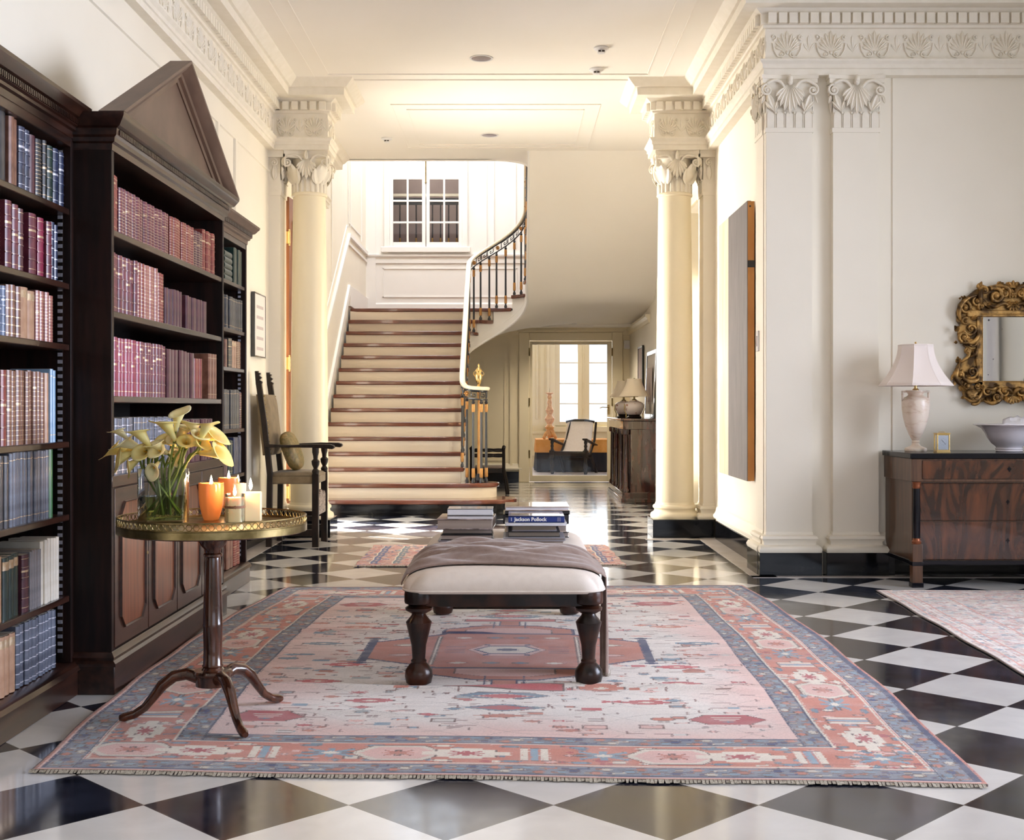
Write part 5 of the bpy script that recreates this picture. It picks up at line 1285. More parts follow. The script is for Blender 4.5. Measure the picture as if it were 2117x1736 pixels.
    # borders
    def guard(a, wd, c0):
        for (x0, x1, y0, y1, hz) in ((a, W_-a, a, a+wd, 1), (a, W_-a, L_-a-wd, L_-a, 1), (a, a+wd, a, L_-a, 0), (W_-a-wd, W_-a, a, L_-a, 0)):
            w.rect(x0, x1, y0, y1, c0*.82+SA*.12); ln = (x1-x0) if hz else (y1-y0); k = int(ln/.034)
            for i in range(k):
                cc = [SA, BL*1.7, CR*.9, SA*1.2, NV*1.6, BL*1.5][(i*5+i//3) % 6]; p = (i+.5)*ln/k; o_ = (.020, -.018, 0, .022, -.022)[i % 5]; w.shape('box', *((x0+p+.012, (y0+y1)/2-o_) if hz else ((x0+x1)/2-o_, y0+p+.012)), .010, .008, [CR*.7, SA*.8, NV*2, BL*1.6][i % 4], DK, .002)
                if hz: w.shape('cross' if i % 3 else 'hook', x0+p, (y0+y1)/2+o_, .020, .015, cc*.85, DK, .003)
                else: w.shape('cross' if i % 3 else 'hook', (x0+x1)/2+o_, y0+p, .015, .020, cc*.85, DK, .003)
            t_ = .006
            for (lx0, lx1, ly0, ly1) in (((x0, x1, y0, y0+t_), (x0, x1, y1-t_, y1)) if hz else ((x0, x0+t_, y0, y1), (x1-t_, x1, y0, y1))): w.rect(lx0, lx1, ly0, ly1, NV*.8)
    # main border ground
    for (x0, x1, y0, y1) in ((.125, W_-.125, .125, .37), (.125, W_-.125, L_-.37, L_-.125), (.125, .37, .125, L_-.125), (W_-.37, W_-.125, .125, L_-.125)): w.rect(x0, x1, y0, y1, SA*1.08)
    for _ in range(620):
        q = rg.uniform(.13, .365); s_ = rg.uniform(.007, .020); p = rg.uniform(.13, W_-.13); p2 = rg.uniform(.13, L_-.13)
        cx, cy = rg.choice([(p, q), (p, L_-q), (q, p2), (q, p2), (W_-q, p2), (W_-q, p2)])
        w.shape(rg.choice(['dia', 'cross', 'hook', 'flower', 'box', 'bow']), cx, cy, s_*1.2, s_*.9, rg.choice([CR, PK, BL*1.3, BL, RD, CR*.9, PK*1.1]), DK*1.3, .003)
    def bmot(cx, cy, i, hz):
        q = (lambda a, b: (a, b)) if hz else (lambda a, b: (b, a))
        k = i % 4
        if k == 0:
            a, b = q(.15, .085); w.shape('hex' if hz else 'hexv', cx, cy, a, b, CR*.9, DK, .005); a, b = q(.125, .065); w.shape('hex' if hz else 'hexv', cx, cy, a, b, PK); a, b = q(.05, .03); w.shape('flower', cx, cy, a, b, SA, DK, .003)
        elif k == 1:
            a, b = q(.14, .06); w.shape('cross', cx, cy, a, b, CR, DK, .004); a, b = q(.06, .028); w.shape('flower', cx, cy, a, b, RD, DK, .003)
        elif k == 2:
            for s2 in (-1, 0, 1):
                a, b = q(.011, .07); dx, dy = q(.032*s2, 0); w.shape('box', cx+dx, cy+dy, a, b, [CR, BL*1.6, CR][s2+1], DK, .003)
        else:
            a, b = q(.09, .05); w.shape('flower', cx, cy, a, b, BL*1.4, DK, .003); a, b = q(.03, .02); w.shape('dia', cx, cy, a, b, CR)
        for j in (-1, 1):
            dx, dy = q(.14, .085*j); a, b = q(.035, .014); w.shape('cross', cx+dx, cy+dy, a, b, [BL*1.3, CR, BL][i % 3], DK, .002)
    n_ = 12
    for i in range(n_):
        cx = .25+(W_-.5)*i/(n_-1)
        for cy in (.248, L_-.248): bmot(cx, cy, i, True)
    n_ = 16
    for i in range(1, n_-1):
        cy = .25+(L_-.5)*i/(n_-1)
        for cx in (.248, W_-.248): bmot(cx, cy, i, False)
    for a in (.130, .362):
        for (x0, x1, y0, y1) in ((a, W_-a, a, a+.007), (a, W_-a, L_-a-.007, L_-a), (a, a+.007, a, L_-a), (W_-a-.007, W_-a, a, L_-a)): w.rect(x0, x1, y0, y1, CR*.95)
    guard(.028, .095, BL*1.15); guard(.372, .09, BL)
    for a, c_ in ((0, DK), (.008, SA), (.022, NV)):
        for (x0, x1, y0, y1) in ((a, W_-a, a, a+.008), (a, W_-a, L_-a-.008, L_-a+.01), (a, a+.008, a, L_-a), (W_-a-.008, W_-a+.01, a, L_-a)): w.rect(x0, x1, y0, y1, c_)
    # wear: faded patches and broken speckle of neighbouring knots
    nz = nr.normal(0, 1, (w.ny//12+2, w.nx//12+2)); yi = np.linspace(0, nz.shape[0]-1.001, w.ny); xi = np.linspace(0, nz.shape[1]-1.001, w.nx)
    y0_, x0_ = yi.astype(int), xi.astype(int); fy, fx = (yi-y0_)[:, None], (xi-x0_)[None]
    nn = nz[y0_][:, x0_]*(1-fy)*(1-fx)+nz[y0_+1][:, x0_]*fy*(1-fx)+nz[y0_][:, x0_+1]*(1-fy)*fx+nz[y0_+1][:, x0_+1]*fy*fx
    fade = np.clip(.05+.08*nn, 0, .35)[..., None]; w.img = w.img*(1-fade)+np.array((.60, .52, .47))*fade
    sh = np.roll(w.img, 2, axis=1); mk = nr.random((w.ny, w.nx)) < .14; w.img[mk] = sh[mk]
    return w
rug_mesh('rug', 'large ivory and rose oriental rug with geometric medallion under the long bench', heriz(), ((-1.48, 3.82), (1.392, 3.675), (1.435, 7.79), (-1.41, 7.69)), None, bulge=(.105, .075),
         ripples=((4.93, .035, .016, -1.1, 1.0), (6.16, .03, .012, -1.2, .0), (4.55, .04, .008, -1.3, -.3)))
def small_rug(W_, L_, seed, pal, dens, res=.005):
    w = Weave(W_, L_, res, pal[0]); rg = random.Random(seed)
    for _ in range(int(dens*W_*L_)):
        w.shape(rg.choice(['cross', 'flower', 'dia', 'hook', 'box']), rg.uniform(0, W_), rg.uniform(0, L_), rg.uniform(.008, .028), rg.uniform(.008, .028), rg.choice(pal[1:]))
    return w
w = small_rug(1.90, 1.36, 5, [PK*.62+SA*.3, SA, NV*2, CR*.9, BL, RD, PK, DK*2, PK*.8], 900)
for x in (.10, .26, .42):
    for s_ in (x, 1.90-x-.04):
        w.rect(s_, s_+.045, .1, 1.26, [NV*2.2, BL*.8, NV*2][int(x*6) % 3]); w.rect(s_-.012, s_-.004, .1, 1.26, CR)
        for k in range(26): w.shape('cross', s_+.022, .12+k*.044, .016, .014, [SA, CR, BL*1.4][k % 3])
rug_mesh('rug', 'small rose and navy oriental rug lying before the staircase, half hidden by the bench', w, ((-1.12, 8.75), (.79, 8.82), (.745, 10.10), (-1.124, 10.07)), None)
w = small_rug(2.3, 3.6, 9, [PK*.45+.28, PK*.8+.1, SA*.8+.1, IV, CR*.9, GR*1.2, BL*1.2, DK*2.6, PK*.7+.12, IV*.9, CR*.8], 2600)
for a, c_ in ((.0, DK), (.012, CR), (.05, SA*1.3), (.10, IV), (.14, SA*1.2), (.30, IV*.9), (.33, SA*1.2)):
    for (x0, x1, y0, y1) in ((a, 2.3-a, a, a+.010), (a, 2.3-a, 3.6-a-.010, 3.6-a), (a, a+.010, a, 3.6-a), (2.3-a-.010, 2.3-a, a, 3.6-a)): w.rect(x0, x1, y0, y1, c_)
w.img = w.img*.7+(PK*.3+.33)*.3
rug_mesh('rug', 'faded pink oriental rug at the right edge, in front of the chest of drawers', w, ((2.08, 3.9), (4.35, 3.9), (4.5, 7.56), (2.21, 7.58)), None, bulge=(0, 0))

# ================================================================== LONG BENCH
BX, BY = -.04, 5.84
t = thing('bench', 'long upholstered bench with turned dark legs, standing on the large rug', 'bench', (BX, BY, .011))
HX, HY = .385, .90
def leg(x, y):
    b = MB(); b.lathe([(.036, .012), (.050, .020), (.056, .045), (.054, .070), (.038, .092), (.030, .100), (.032, .108), (.026, .115), (.030, .17), (.046, .235), (.052, .262), (.030, .288), (.027, .296), (.036, .300), (.053, .310), (.055, .320), (.040, .330), (.044, .333), (.056, .338), (.058, .345), (.058, .372), (.056, .385)], 28, (x, y, -.011))
    b.build('leg', 'bench_wood', t, smooth=40)
for x in (-HX+.045, HX-.045):
    for y in (-HY+.05, HY-.05): leg(x, y)
b = MB()
b.box(-HX+.02, HX-.02, -HY+.02, -HY+.06, .315, .375); b.box(-HX+.02, HX-.02, HY-.06, HY-.02, .315, .375); b.box(-HX+.02, -HX+.06, -HY+.06, HY-.06, .315, .375); b.box(HX-.06, HX-.02, -HY+.06, HY-.06, .315, .375)
b.build('apron', 'bench_wood', t, bevel=.004)
b = MB(); b.tube([(-HX+.07, HY-.05, .034), (HX-.07, HY-.05, .034)], .008, 8); b.build('stretcher', 'dark_oak', t)
CXh, CYh = .405, .915
def seat_z(x, y):
    fx = max(0, 1-abs(x/CXh)**6); fy = max(0, 1-abs(y/CYh)**16)
    return .378+.078*(min(1, fx*1.0)*fy)**.38+.012*(1-(x/CXh)**2)*max(0, fy)
b = MB(); rows = []
def ns(h, n): return [h*(1-(1-abs(q))**2.2)*(1 if q > 0 else -1) for q in [(-1+2*i/n) for i in range(n+1)]]
for y in ns(CYh, 54):
    rows.append([(x*(1-.0*abs(y/CYh)**16), y, seat_z(x, y)) for x in ns(CXh, 36)])
def rc(x, y):      # round the plan corners
    ax, ay = abs(x), abs(y); r = .10; dx, dy = ax-(CXh-r), ay-(CYh-r)
    if dx > 0 and dy > 0:
        d = max(dx, dy); l = math.hypot(dx, dy); k = d/l if l > 0 else 1; return math.copysign(CXh-r+dx*k, x), math.copysign(CYh-r+dy*k, y)
    return x, y
rows = [[(*rc(x, y), z) for x, y, z in r] for r in rows]
b.grid(rows); ring = rows[0]+[r[-1] for r in rows[1:]]+rows[-1][::-1][1:]+[r[0] for r in rows[::-1][1:-1]]
b.grid([ring, [(x*.99, y*.995, .370) for x, y, z in ring]], close_v=True); b.build('cushion', 'linen', t, smooth=60)
b = MB(); b.tube([(x*1.003, y*1.003, .380) for x, y, z in ring]+[(ring[0][0]*1.003, ring[0][1]*1.003, .380)], .004, 6); b.build('piping', 'linen', t)

# crumpled wool throw over the bench
b = MB(); rows = []; nu, nv = 130, 46
def thr(u, v):
    "u: 0 left edge .. 1 right hanging end, v: 0 near .. 1 far"
    s_ = -.415+u*1.315; yy = -.765+v*.47
    yy += .05*math.sin(u*5.0+.6)*(v-.5)+.03*math.sin(u*9)*(1-v)
    edge = .402
    if s_ < -edge: d = -edge-s_; x, z = -edge-.012-.02*d, .40-d
    elif s_ > edge: d = s_-edge; x, z = edge+.014+.012*math.sin(v*22)*min(1, d*4), .415-d; yy = -.62+(v-.5)*(.26-.10*min(1, d*3))
    else:
        x = s_; z = max(seat_z(max(-.385, min(.385, x)), yy)+.006, .395)
    if abs(s_) < edge+.03:
        w_ = math.exp(-((abs(s_)-.0)/(edge))**8)
        f_ = .012*abs(math.sin(v*31+u*13+2*math.sin(u*6)))**.7+.016*abs(math.sin(v*9+u*7+1.5*math.sin(u*4)))+.014*abs(math.sin(v*17-u*9))**.7+.020*math.exp(-((v-.80-.10*math.sin(u*5+.4))/.10)**2)*(.5+.5*math.sin(u*7+.3))+.020*math.exp(-((v-.35+.15*math.sin(u*6))/.07)**2)
        z += f_*w_*min(1, v*8)
    return (x, yy, z)
for i in range(nu+1): rows.append([thr(i/nu, j/nv) for j in range(nv+1)])
b.grid(rows); o = b.build('throw_blanket', 'throw_wool', None, smooth=80, loc=(BX, BY, .011)); sm = o.modifiers.new('th', 'SOLIDIFY'); sm.thickness = .004; sm.offset = 1
th_ = thing('throw_blanket', 'crumpled taupe wool throw draped across the near end of the bench', 'blanket', (BX, BY, .011)); o.name = 'blanket_cloth'; o.parent = th_; o.location = (0, 0, 0)
b = MB(); rf = random.Random(2); e = rows[-1]
for j in range(0, nv+1):
    x, y, z = e[j]
    for _ in range(2): b.tube([(x, y, z), (x+rf.uniform(-.006, .01), y+rf.uniform(-.008, .008), z-.035), (x+rf.uniform(-.015, .02), y+rf.uniform(-.02, .02), max(.012, z-.08+rf.uniform(-.02, .02)))], .0012, 4)
b.build('fringe', 'fringe', th_)

# books piled on the bench
def pile_book(px0, px1, py0, py1, Y, depth, z0, cover, pages, label, spine=False, rz=0, name='book', overhang=.004, over_cover=None):
    x0, x1 = (px0-CX)*Y/FPX, (px1-CX)*Y/FPX; th = (py1-py0)*Y/FPX
    t = thing(name, label, 'book', ((x0+x1)/2, Y+depth/2, z0), rz, 'large books piled on the bench'); w = (x1-x0)/2; d = depth/2
    b = MB(); cv = min(.0045, th*.25); b.box(-w, w, -d, d, 0, cv); b.box(-w, w, -d, d, th-cv, th)
    if spine: b.box(-w, w, -d, -d+.004, 0, th)
    else: b.box(-w, w, d-.004, d, 0, th)
    b.build('cover', cover, t, bevel=.001)
    b = MB(); b.box(-w+overhang, w-overhang, -d+.006, d-.004, cv, th-cv); b.build('pages', pages, t)
    return t, w, d, th, z0+th
zb = .011+.4695
z = zb
_, _, _, _, z = pile_book(905, 1019, 1125, 1137, 5.74, .25, z, 'jacket_grey', 'page_edge', 'grey book at the bottom of the left pile on the bench')
_, _, _, _, z = pile_book(911, 1018, 1113, 1125, 5.745, .25, z, 'jacket_black', 'page_edge', 'black bound book, second from the bottom of the left pile on the bench')
_, _, _, _, z = pile_book(914, 1018, 1102, 1113, 5.76, .24, z, 'jacket_black', 'page_edge', 'black bound book under the thick glossy one, left pile on the bench')
_, _, _, _, z = pile_book(905, 1021, 1079, 1101, 5.73, .29, z, 'jacket_photo', 'page_edge', 'thick book with glossy photographic jacket in the left pile on the bench', rz=R(-2))
pile_book(925, 1019, 1053, 1067, 5.90, .16, z, 'jacket_white', 'paper_white', 'slim white book on top of the left pile on the bench', spine=True)
z = zb
_, _, _, _, z = pile_book(1050, 1166, 1125, 1137, 5.74, .27, z, 'jacket_grey', 'page_edge', 'pale paged book at the bottom of the right pile on the bench')
_, _, _, _, z = pile_book(1040, 1169, 1119, 1125, 5.73, .28, z, 'jacket_grey', 'page_edge', 'wide thin grey book, second from the bottom of the right pile')
_, _, _, _, z = pile_book(1050, 1158, 1106, 1118, 5.76, .25, z, 'jacket_black', 'page_grey', 'dark bound book with brown page edges in the right pile on the bench')
_, _, _, _, z = pile_book(1058, 1151, 1094, 1106, 5.77, .24, z, 'jacket_grey', 'page_grey', 'narrow grey brown book right below the white jacketed one, right pile')
_, _, _, _, z = pile_book(1044, 1172, 1088, 1094, 5.75, .27, z, 'jacket_white', 'paper_white', 'thin white jacketed book directly under the blue one')
bt, w, d, th, z2 = pile_book(1051, 1167, 1074, 1088, 5.75, .26, z, 'spine_blue', 'page_edge', 'blue art book with white lettering on its spine, right pile on the bench', spine=True, overhang=.003)
def words_on(parent, txt, size, loc, rot, mt, name='title', align='CENTER', off=.0):
    cu = bpy.data.curves.new(name, 'FONT'); cu.body = txt; cu.size = size; cu.align_x = align; cu.align_y = 'CENTER'; cu.extrude = .0003; cu.offset = off; cu.resolution_u = 3
    tmp = bpy.data.objects.new(name, cu); C.objects.link(tmp); bpy.context.view_layer.update()
    me = bpy.data.meshes.new_from_object(tmp.evaluated_get(bpy.context.evaluated_depsgraph_get())); bpy.data.objects.remove(tmp)
    me.materials.clear(); me.materials.append(MATS[mt]); o = bpy.data.objects.new(name, me); C.objects.link(o); o.parent = parent; o.location = loc; o.rotation_euler = rot
    return o
words_on(bt, 'Jackson Pollock', .0235, (-.028, -d-.0008, th*.50), (R(90), 0, 0), 'title_white', off=.0007)
b = MB()
for k, x in enumerate((.098, .104, .110)): b.box(x, x+.0012, -d-.001, -d+.001, .006, th-.006)
b.box(-.117, -.114, -d-.001, -d+.001, .008, th-.008); b.build('small_print', 'title_pale', bt)
b = MB(); b.box(-w+.012, w-.02, -d+.03, d-.05, th, th+.0006); b.build('cover_picture', 'cover_gloss', bt)
z = zb
_, _, _, _, z = pile_book(1043, 1176, 1120, 1132, 6.12, .27, z, 'jacket_black', 'page_edge', 'dark book at the bottom of the rear pile, behind the blue book')
_, _, _, _, z = pile_book(1046, 1172, 1098, 1115, 6.12, .27, z, 'jacket_tan', 'page_edge', 'tan jacketed book low in the rear pile, behind the blue book')
_, _, _, _, z = pile_book(1040, 1176, 1070, 1090, 6.10, .27, z, 'jacket_black', 'page_grey', 'thick black book in the rear pile, showing beside the blue book', spine=True)
_, _, _, _, z = pile_book(1044, 1178, 1064, 1072, 6.09, .28, z, 'jacket_black', 'page_edge', 'thin black book below the tan topmost one in the rear pile', spine=True)
pile_book(1044, 1177, 1053, 1062, 6.08, .28, z, 'jacket_tan', 'paper_white', 'tan and white jacketed book lying on top of the rear pile')

# ================================================================== TRIPOD TABLE
TX, TY = -1.072, 4.44
t = thing('tripod_table', 'round mahogany tripod table with pierced brass gallery, carrying flowers and candles', 'table', (TX, TY, .011))
b = MB(); b.lathe([(.0001, .655), (.318, .665), (.326, .672), (.326, .688), (.0001, .690)], 72); b.build('table_top', 'pedestal_wood', t, smooth=30)
b = MB(); b.lathe([(.324, .668), (.331, .670), (.331, .694), (.327, .696), (.324, .694)], 72); b.build('brass_rim', 'old_brass', t)
b = MB()
for z_ in (.697, .724):
    b.tube([(.328*math.cos(2*math.pi*i/72), .328*math.sin(2*math.pi*i/72), z_) for i in range(73)], .0026, 6, ends=False)
for i in range(84):
    a = 2*math.pi*i/84; c_ = Vector((.328*math.cos(a), .328*math.sin(a), .7105)); ud = Vector((-math.sin(a), math.cos(a), 0)); 
    b.tube([c_+ud*.0098*math.cos(k*math.pi/4)+Vector((0, 0, .0108*math.sin(k*math.pi/4))) for k in range(9)], .0016, 4, ends=False)
    c2 = Vector((.328*math.cos(a+.0374), .328*math.sin(a+.0374), .7105)); b.ball(tuple(c2), .003, 5, 4)
b.build('pierced_gallery', 'old_brass', t)
b = MB(); b.lathe([(.060, .12), (.062, .155), (.069, .158), (.071, .166), (.066, .174), (.040, .176), (.034, .184), (.0375, .190), (.034, .196), (.0325, .25), (.0345, .33), (.036, .335), (.0345, .34), (.0325, .42), (.028, .56), (.0265, .575), (.033, .58), (.033, .587), (.027, .592), (.030, .605), (.045, .62), (.052, .635), (.060, .65), (.060, .660)], 36)
b.build('pedestal', 'pedestal_wood', t, smooth=45)
for ang in (R(188), R(-57), R(52)):
    b = MB(); ca, sa = math.cos(ang), math.sin(ang)
    prof = [(.045, .145, .022), (.09, .163, .022), (.135, .155, .021), (.175, .125, .020), (.205, .085, .017), (.235, .048, .015), (.27, .025, .015), (.305, .0155, .016), (.322, .013, .010)]
    b.tube([(r*ca, r*sa, z_-.0) for r, z_, w_ in prof], [w_ for *_, w_ in prof], 12, flat=1.0, up=(0, 0, 1)); b.build('leg', 'pedestal_wood', t, smooth=60)
TT = .011+.690
def on_table(px, py): 
    p = PZ(px, py, TT); return p.x, p.y
# candles
def flame(t, x, y, z, s=1.0, name='flame'):
    s *= 1.35
    b = MB(); b.lathe([(.0001, 0), (.0035*s, .005*s), (.0045*s, .011*s), (.0028*s, .020*s), (.0001, .030*s)], 10, (x, y, z)); b.build(name, 'flame', t)
    b = MB(); b.tube([(x, y, z-.010), (x+.001, y, z+.006)], .0009, 5); b.build('wick', 'black_ink', t)
    l = bpy.data.lights.new('candle_light', 'POINT'); l.energy = .9; l.color = (1, .55, .22); l.shadow_soft_size = .008; lo = bpy.data.objects.new('candle_light', l); C.objects.link(lo); lo.parent = t; lo.location = (x, y, z+.022*s)
def tumbler_candle(px, py, label, h, r, rt, flames=1):
    x, y = on_table(px, py); y += r
    t = thing('candle', label, 'candle', (x, y, TT))
    b = MB(); b.lathe([(r*.75, 0), (r*.98, .003), (r*1.15, .014), (r*1.38, .034), (rt*.94, h*.44), (rt, h*.66), (rt*1.01, h*.88), (rt, h), (rt-.004, h), (rt-.004, h*.9), (.0001, h*.88)], 36); b.build('wax_jar', 'amber_wax', t, smooth=60)
    flame(t, 0, 0, h*.90+.004, .95)
tumbler_candle(433, 1078, 'tall orange candle in a tapering jar, lit, in front on the tripod table', .140, .027, .046)
tumbler_candle(470, 1052, 'second orange candle, mostly hidden behind the front orange one', .128, .026, .044)
x, y = on_table(481, 1083); y += .035
t = thing('candle', 'short cream candle in a clear glass tied with a ribbon, lit', 'candle', (x, y, TT))
b = MB(); b.lathe([(.033, .006), (.034, .010), (.034, .093), (.0001, .091)], 32); b.build('wax', 'ivory_wax', t, smooth=40)
b = MB(); b.lathe([(.034, 0), (.0365, .002), (.0370, .106), (.0352, .106), (.0347, .006), (.0001, .005)], 36); b.build('glass_cup', 'glass', t, smooth=40)
b = MB(); b.lathe([(.0376, .055), (.0378, .057), (.0378, .062), (.0376, .064)], 32); b.tube([(-.012, -.039, .064), (.0, -.041, .060), (.012, -.039, .064)], .0025, 5); b.tube([(-.010, -.039, .056), (.0, -.041, .060), (.013, -.039, .055)], .002, 5); b.build('ribbon', 'linen_ribbon', t)
flame(t, 0, 0, .098, 1.0)
x, y = on_table(519, 1079); y += .032
t = thing('candle', 'square ivory pillar candle, lit, rightmost on the tripod table', 'candle', (x, y, TT), R(8))
b = MB(); b.box(-.031, .031, -.031, .031, 0, .108); b.build('wax', 'ivory_wax', t, bevel=.004)
flame(t, -.008, 0, .115, 1.1)
x, y = on_table(490, 1052)
t = thing('candle', 'cream glass candle at the back, between the ribboned one and the ivory pillar', 'candle', (x, y+.02, TT))
b = MB(); b.lathe([(.030, 0), (.033, .004), (.034, .105), (.0001, .10)], 28); b.build('wax', 'ivory_wax', t, smooth=40)
flame(t, 0, 0, .108, .8)

# glass vase
vx, vy = on_table(328, 1084); vy += .058
t = thing('vase', 'oval clear glass vase half filled with water on the tripod table', 'vase', (vx, vy, TT))
def oval(b, pr, ax, ay, seg=48):
    rows = [[(ax*k*math.cos(2*math.pi*i/seg), ay*k*math.sin(2*math.pi*i/seg), z_) for i in range(seg)] for k, z_ in pr]
    b.grid(rows, close_v=True)
    return rows
b = MB(); r0 = oval(b, [(.95, 0), (1, .004), (1, .198), (.965, .198), (.955, .016), (.93, .012)], .093, .056); b.add(r0[0], [tuple(range(48))[::-1]]); b.add(r0[-1], [tuple(range(48))]); b.build('glass_body', 'glass', t, smooth=50)
b = MB(); r0 = oval(b, [(.925, .0135), (.95, .018), (.950, .098)], .093, .056); b.add(r0[0], [tuple(range(48))[::-1]]); b.add(r0[-1], [tuple(range(48))]); b.build('water', 'water', t, smooth=50)
LIL = [ # px, py, direction in the picture (right, up, toward camera), size, tint, words
 (368, 850, (.15, 1, .1), 1.0, 1, 'topmost upright calla lily of the bouquet'), (340, 868, (-.45, 1, .3), 1.15, 0, 'large calla lily leaning left of the topmost one'),
 (398, 872, (-.2, 1, .3), 1.0, 1, 'calla lily just right of the topmost one'), (428, 872, (.4, 1, .2), 1.0, 0, 'calla lily pointing up and right near the top of the bouquet'),
 (450, 893, (1, .35, .3), 1.3, 0, 'wide open calla lily at the upper right of the bouquet'), (462, 932, (1, .1, .3), 1.3, 0, 'drooping calla lily farthest right, hanging over the candles'),
 (386, 879, (.7, .8, .4), 1.0, 1, 'pale calla lily in the upper middle, tilted right'), (415, 893, (.6, .5, .7), .95, 1, 'calla lily under the pair of upper right blooms'),
 (340, 903, (-.3, .5, .9), 1.0, 0, 'calla lily in the middle left, opening toward the viewer'), (362, 902, (0, .5, 1), .9, 1, 'small round calla lily at the very centre of the bouquet'),
 (386, 907, (.3, .5, 1), .95, 0, 'round mouthed calla lily right of the bouquet centre'), (318, 912, (-.5, .6, .5), .95, 1, 'calla lily left of centre, tipped upward'),
 (284, 886, (-.6, .9, .2), 1.15, 0, 'tall calla lily at the upper left of the bouquet'), (242, 886, (-.8, .8, .1), .75, 1, 'small calla bud at the far upper left'),
 (252, 909, (-1, .5, .3), 1.15, 1, 'pale calla lily stretched to the left'), (291, 930, (-.2, .2, 1), .95, 0, 'calla lily facing forward at lower left with dark throat'),
 (226, 925, (-1, .25, .3), 1.15, 0, 'leftmost calla lily of the bouquet'), (266, 930, (-.7, .3, .7), .85, 0, 'small calla lily between the leftmost blooms'),
 (322, 928, (-.3, .3, 1), .85, 1, 'calla lily with open throat just below the centre'), (366, 942, (.9, -.25, .7), .9, 1, 'half closed calla lily below the centre, pointing right'),
 (312, 974, (-.3, -.6, .9), .75, 1, 'nodding pink tinged calla lily low over the vase rim'), (240, 948, (-.8, -.3, .4), 1.05, 0, 'shaded calla lily drooping at the lower left'),
 (421, 912, (.9, .25, .5), .85, 0, 'calla lily to the right, under the widest bloom'), (262, 966, (-.7, -.5, .3), .8, 0, 'lowest shaded calla lily at the left of the vase')]
rl = random.Random(4)
for i, (px, py, dr, sz, tint, wd) in enumerate(LIL):
    Y = vy+rl.uniform(-.05, .05)-.03*dr[2]; p = P(px, py, Y); d = Vector((dr[0], -dr[2], dr[1])).normalized()
    t = thing('calla_lily', wd, 'flower', (vx, vy, TT)); o_ = Vector((vx, vy, TT)); c_ = p-o_
    sz *= 1.12; L_ = .088*sz; base = c_-d*L_*.75
    # spathe
    side = d.orthogonal().normalized(); e2 = Vector((0, 0, -1)); e2 = (e2-d*e2.dot(d)); e2 = e2.normalized() if e2.length > .2 else side; e1 = d.cross(e2)
    b = MB(); rows = []; na, nt_ = 22, 10
    for j in range(nt_+1):
        q = j/nt_; row = []
        for k in range(na+1):
            a = -math.pi*1.08+2.16*math.pi*k/na; lobe = math.cos(a)
            r = (.0050+.0225*q**1.45*(.85+.28*lobe)+.009*max(0, q-.75)/.25)*sz*(1+.05*k/na)
            h_ = L_*(q*(.82+.16*lobe*q+.10*max(0, lobe)**6*q))-max(0, q-.78)*.050*sz*(1-.3*lobe)
            row.append(base+d*h_+(e2*math.cos(a)+e1*math.sin(a))*r)
        rows.append(row)
    b.grid(rows); o = b.build('spathe', 'lily_pale' if tint else 'lily', t, smooth=80); sm = o.modifiers.new('th', 'SOLIDIFY'); sm.thickness = .0012
    b = MB(); b.tube([base+d*L_*.08, base+d*L_*.3, base+d*L_*.52], [.003, .0035, .002], 8); b.build('spadix', 'spadix', t, smooth=60)
    a = rl.uniform(0, 6.28); ft = Vector((-.045*d.x+.03*math.cos(a), .028*math.sin(a), .03+.0*rl.random())); 
    if abs(ft.x) > .07: ft.x = math.copysign(.07, ft.x)
    rim = Vector((max(-.070, min(.070, base.x*.55)), max(-.036, min(.036, base.y*.5+rl.uniform(-.015, .015))), .19))
    p3 = base-d*.035; pts = [ft, ft.lerp(rim, .5), rim, rim.lerp(p3, .55)+Vector((0, 0, .01)), p3, base+d*.004]
    b = MB(); b.tube(smooth_path([Vector(v) for v in pts], 5), .0042*min(1, sz+.1), 8); b.build('stem', 'stem_green', t, smooth=80)

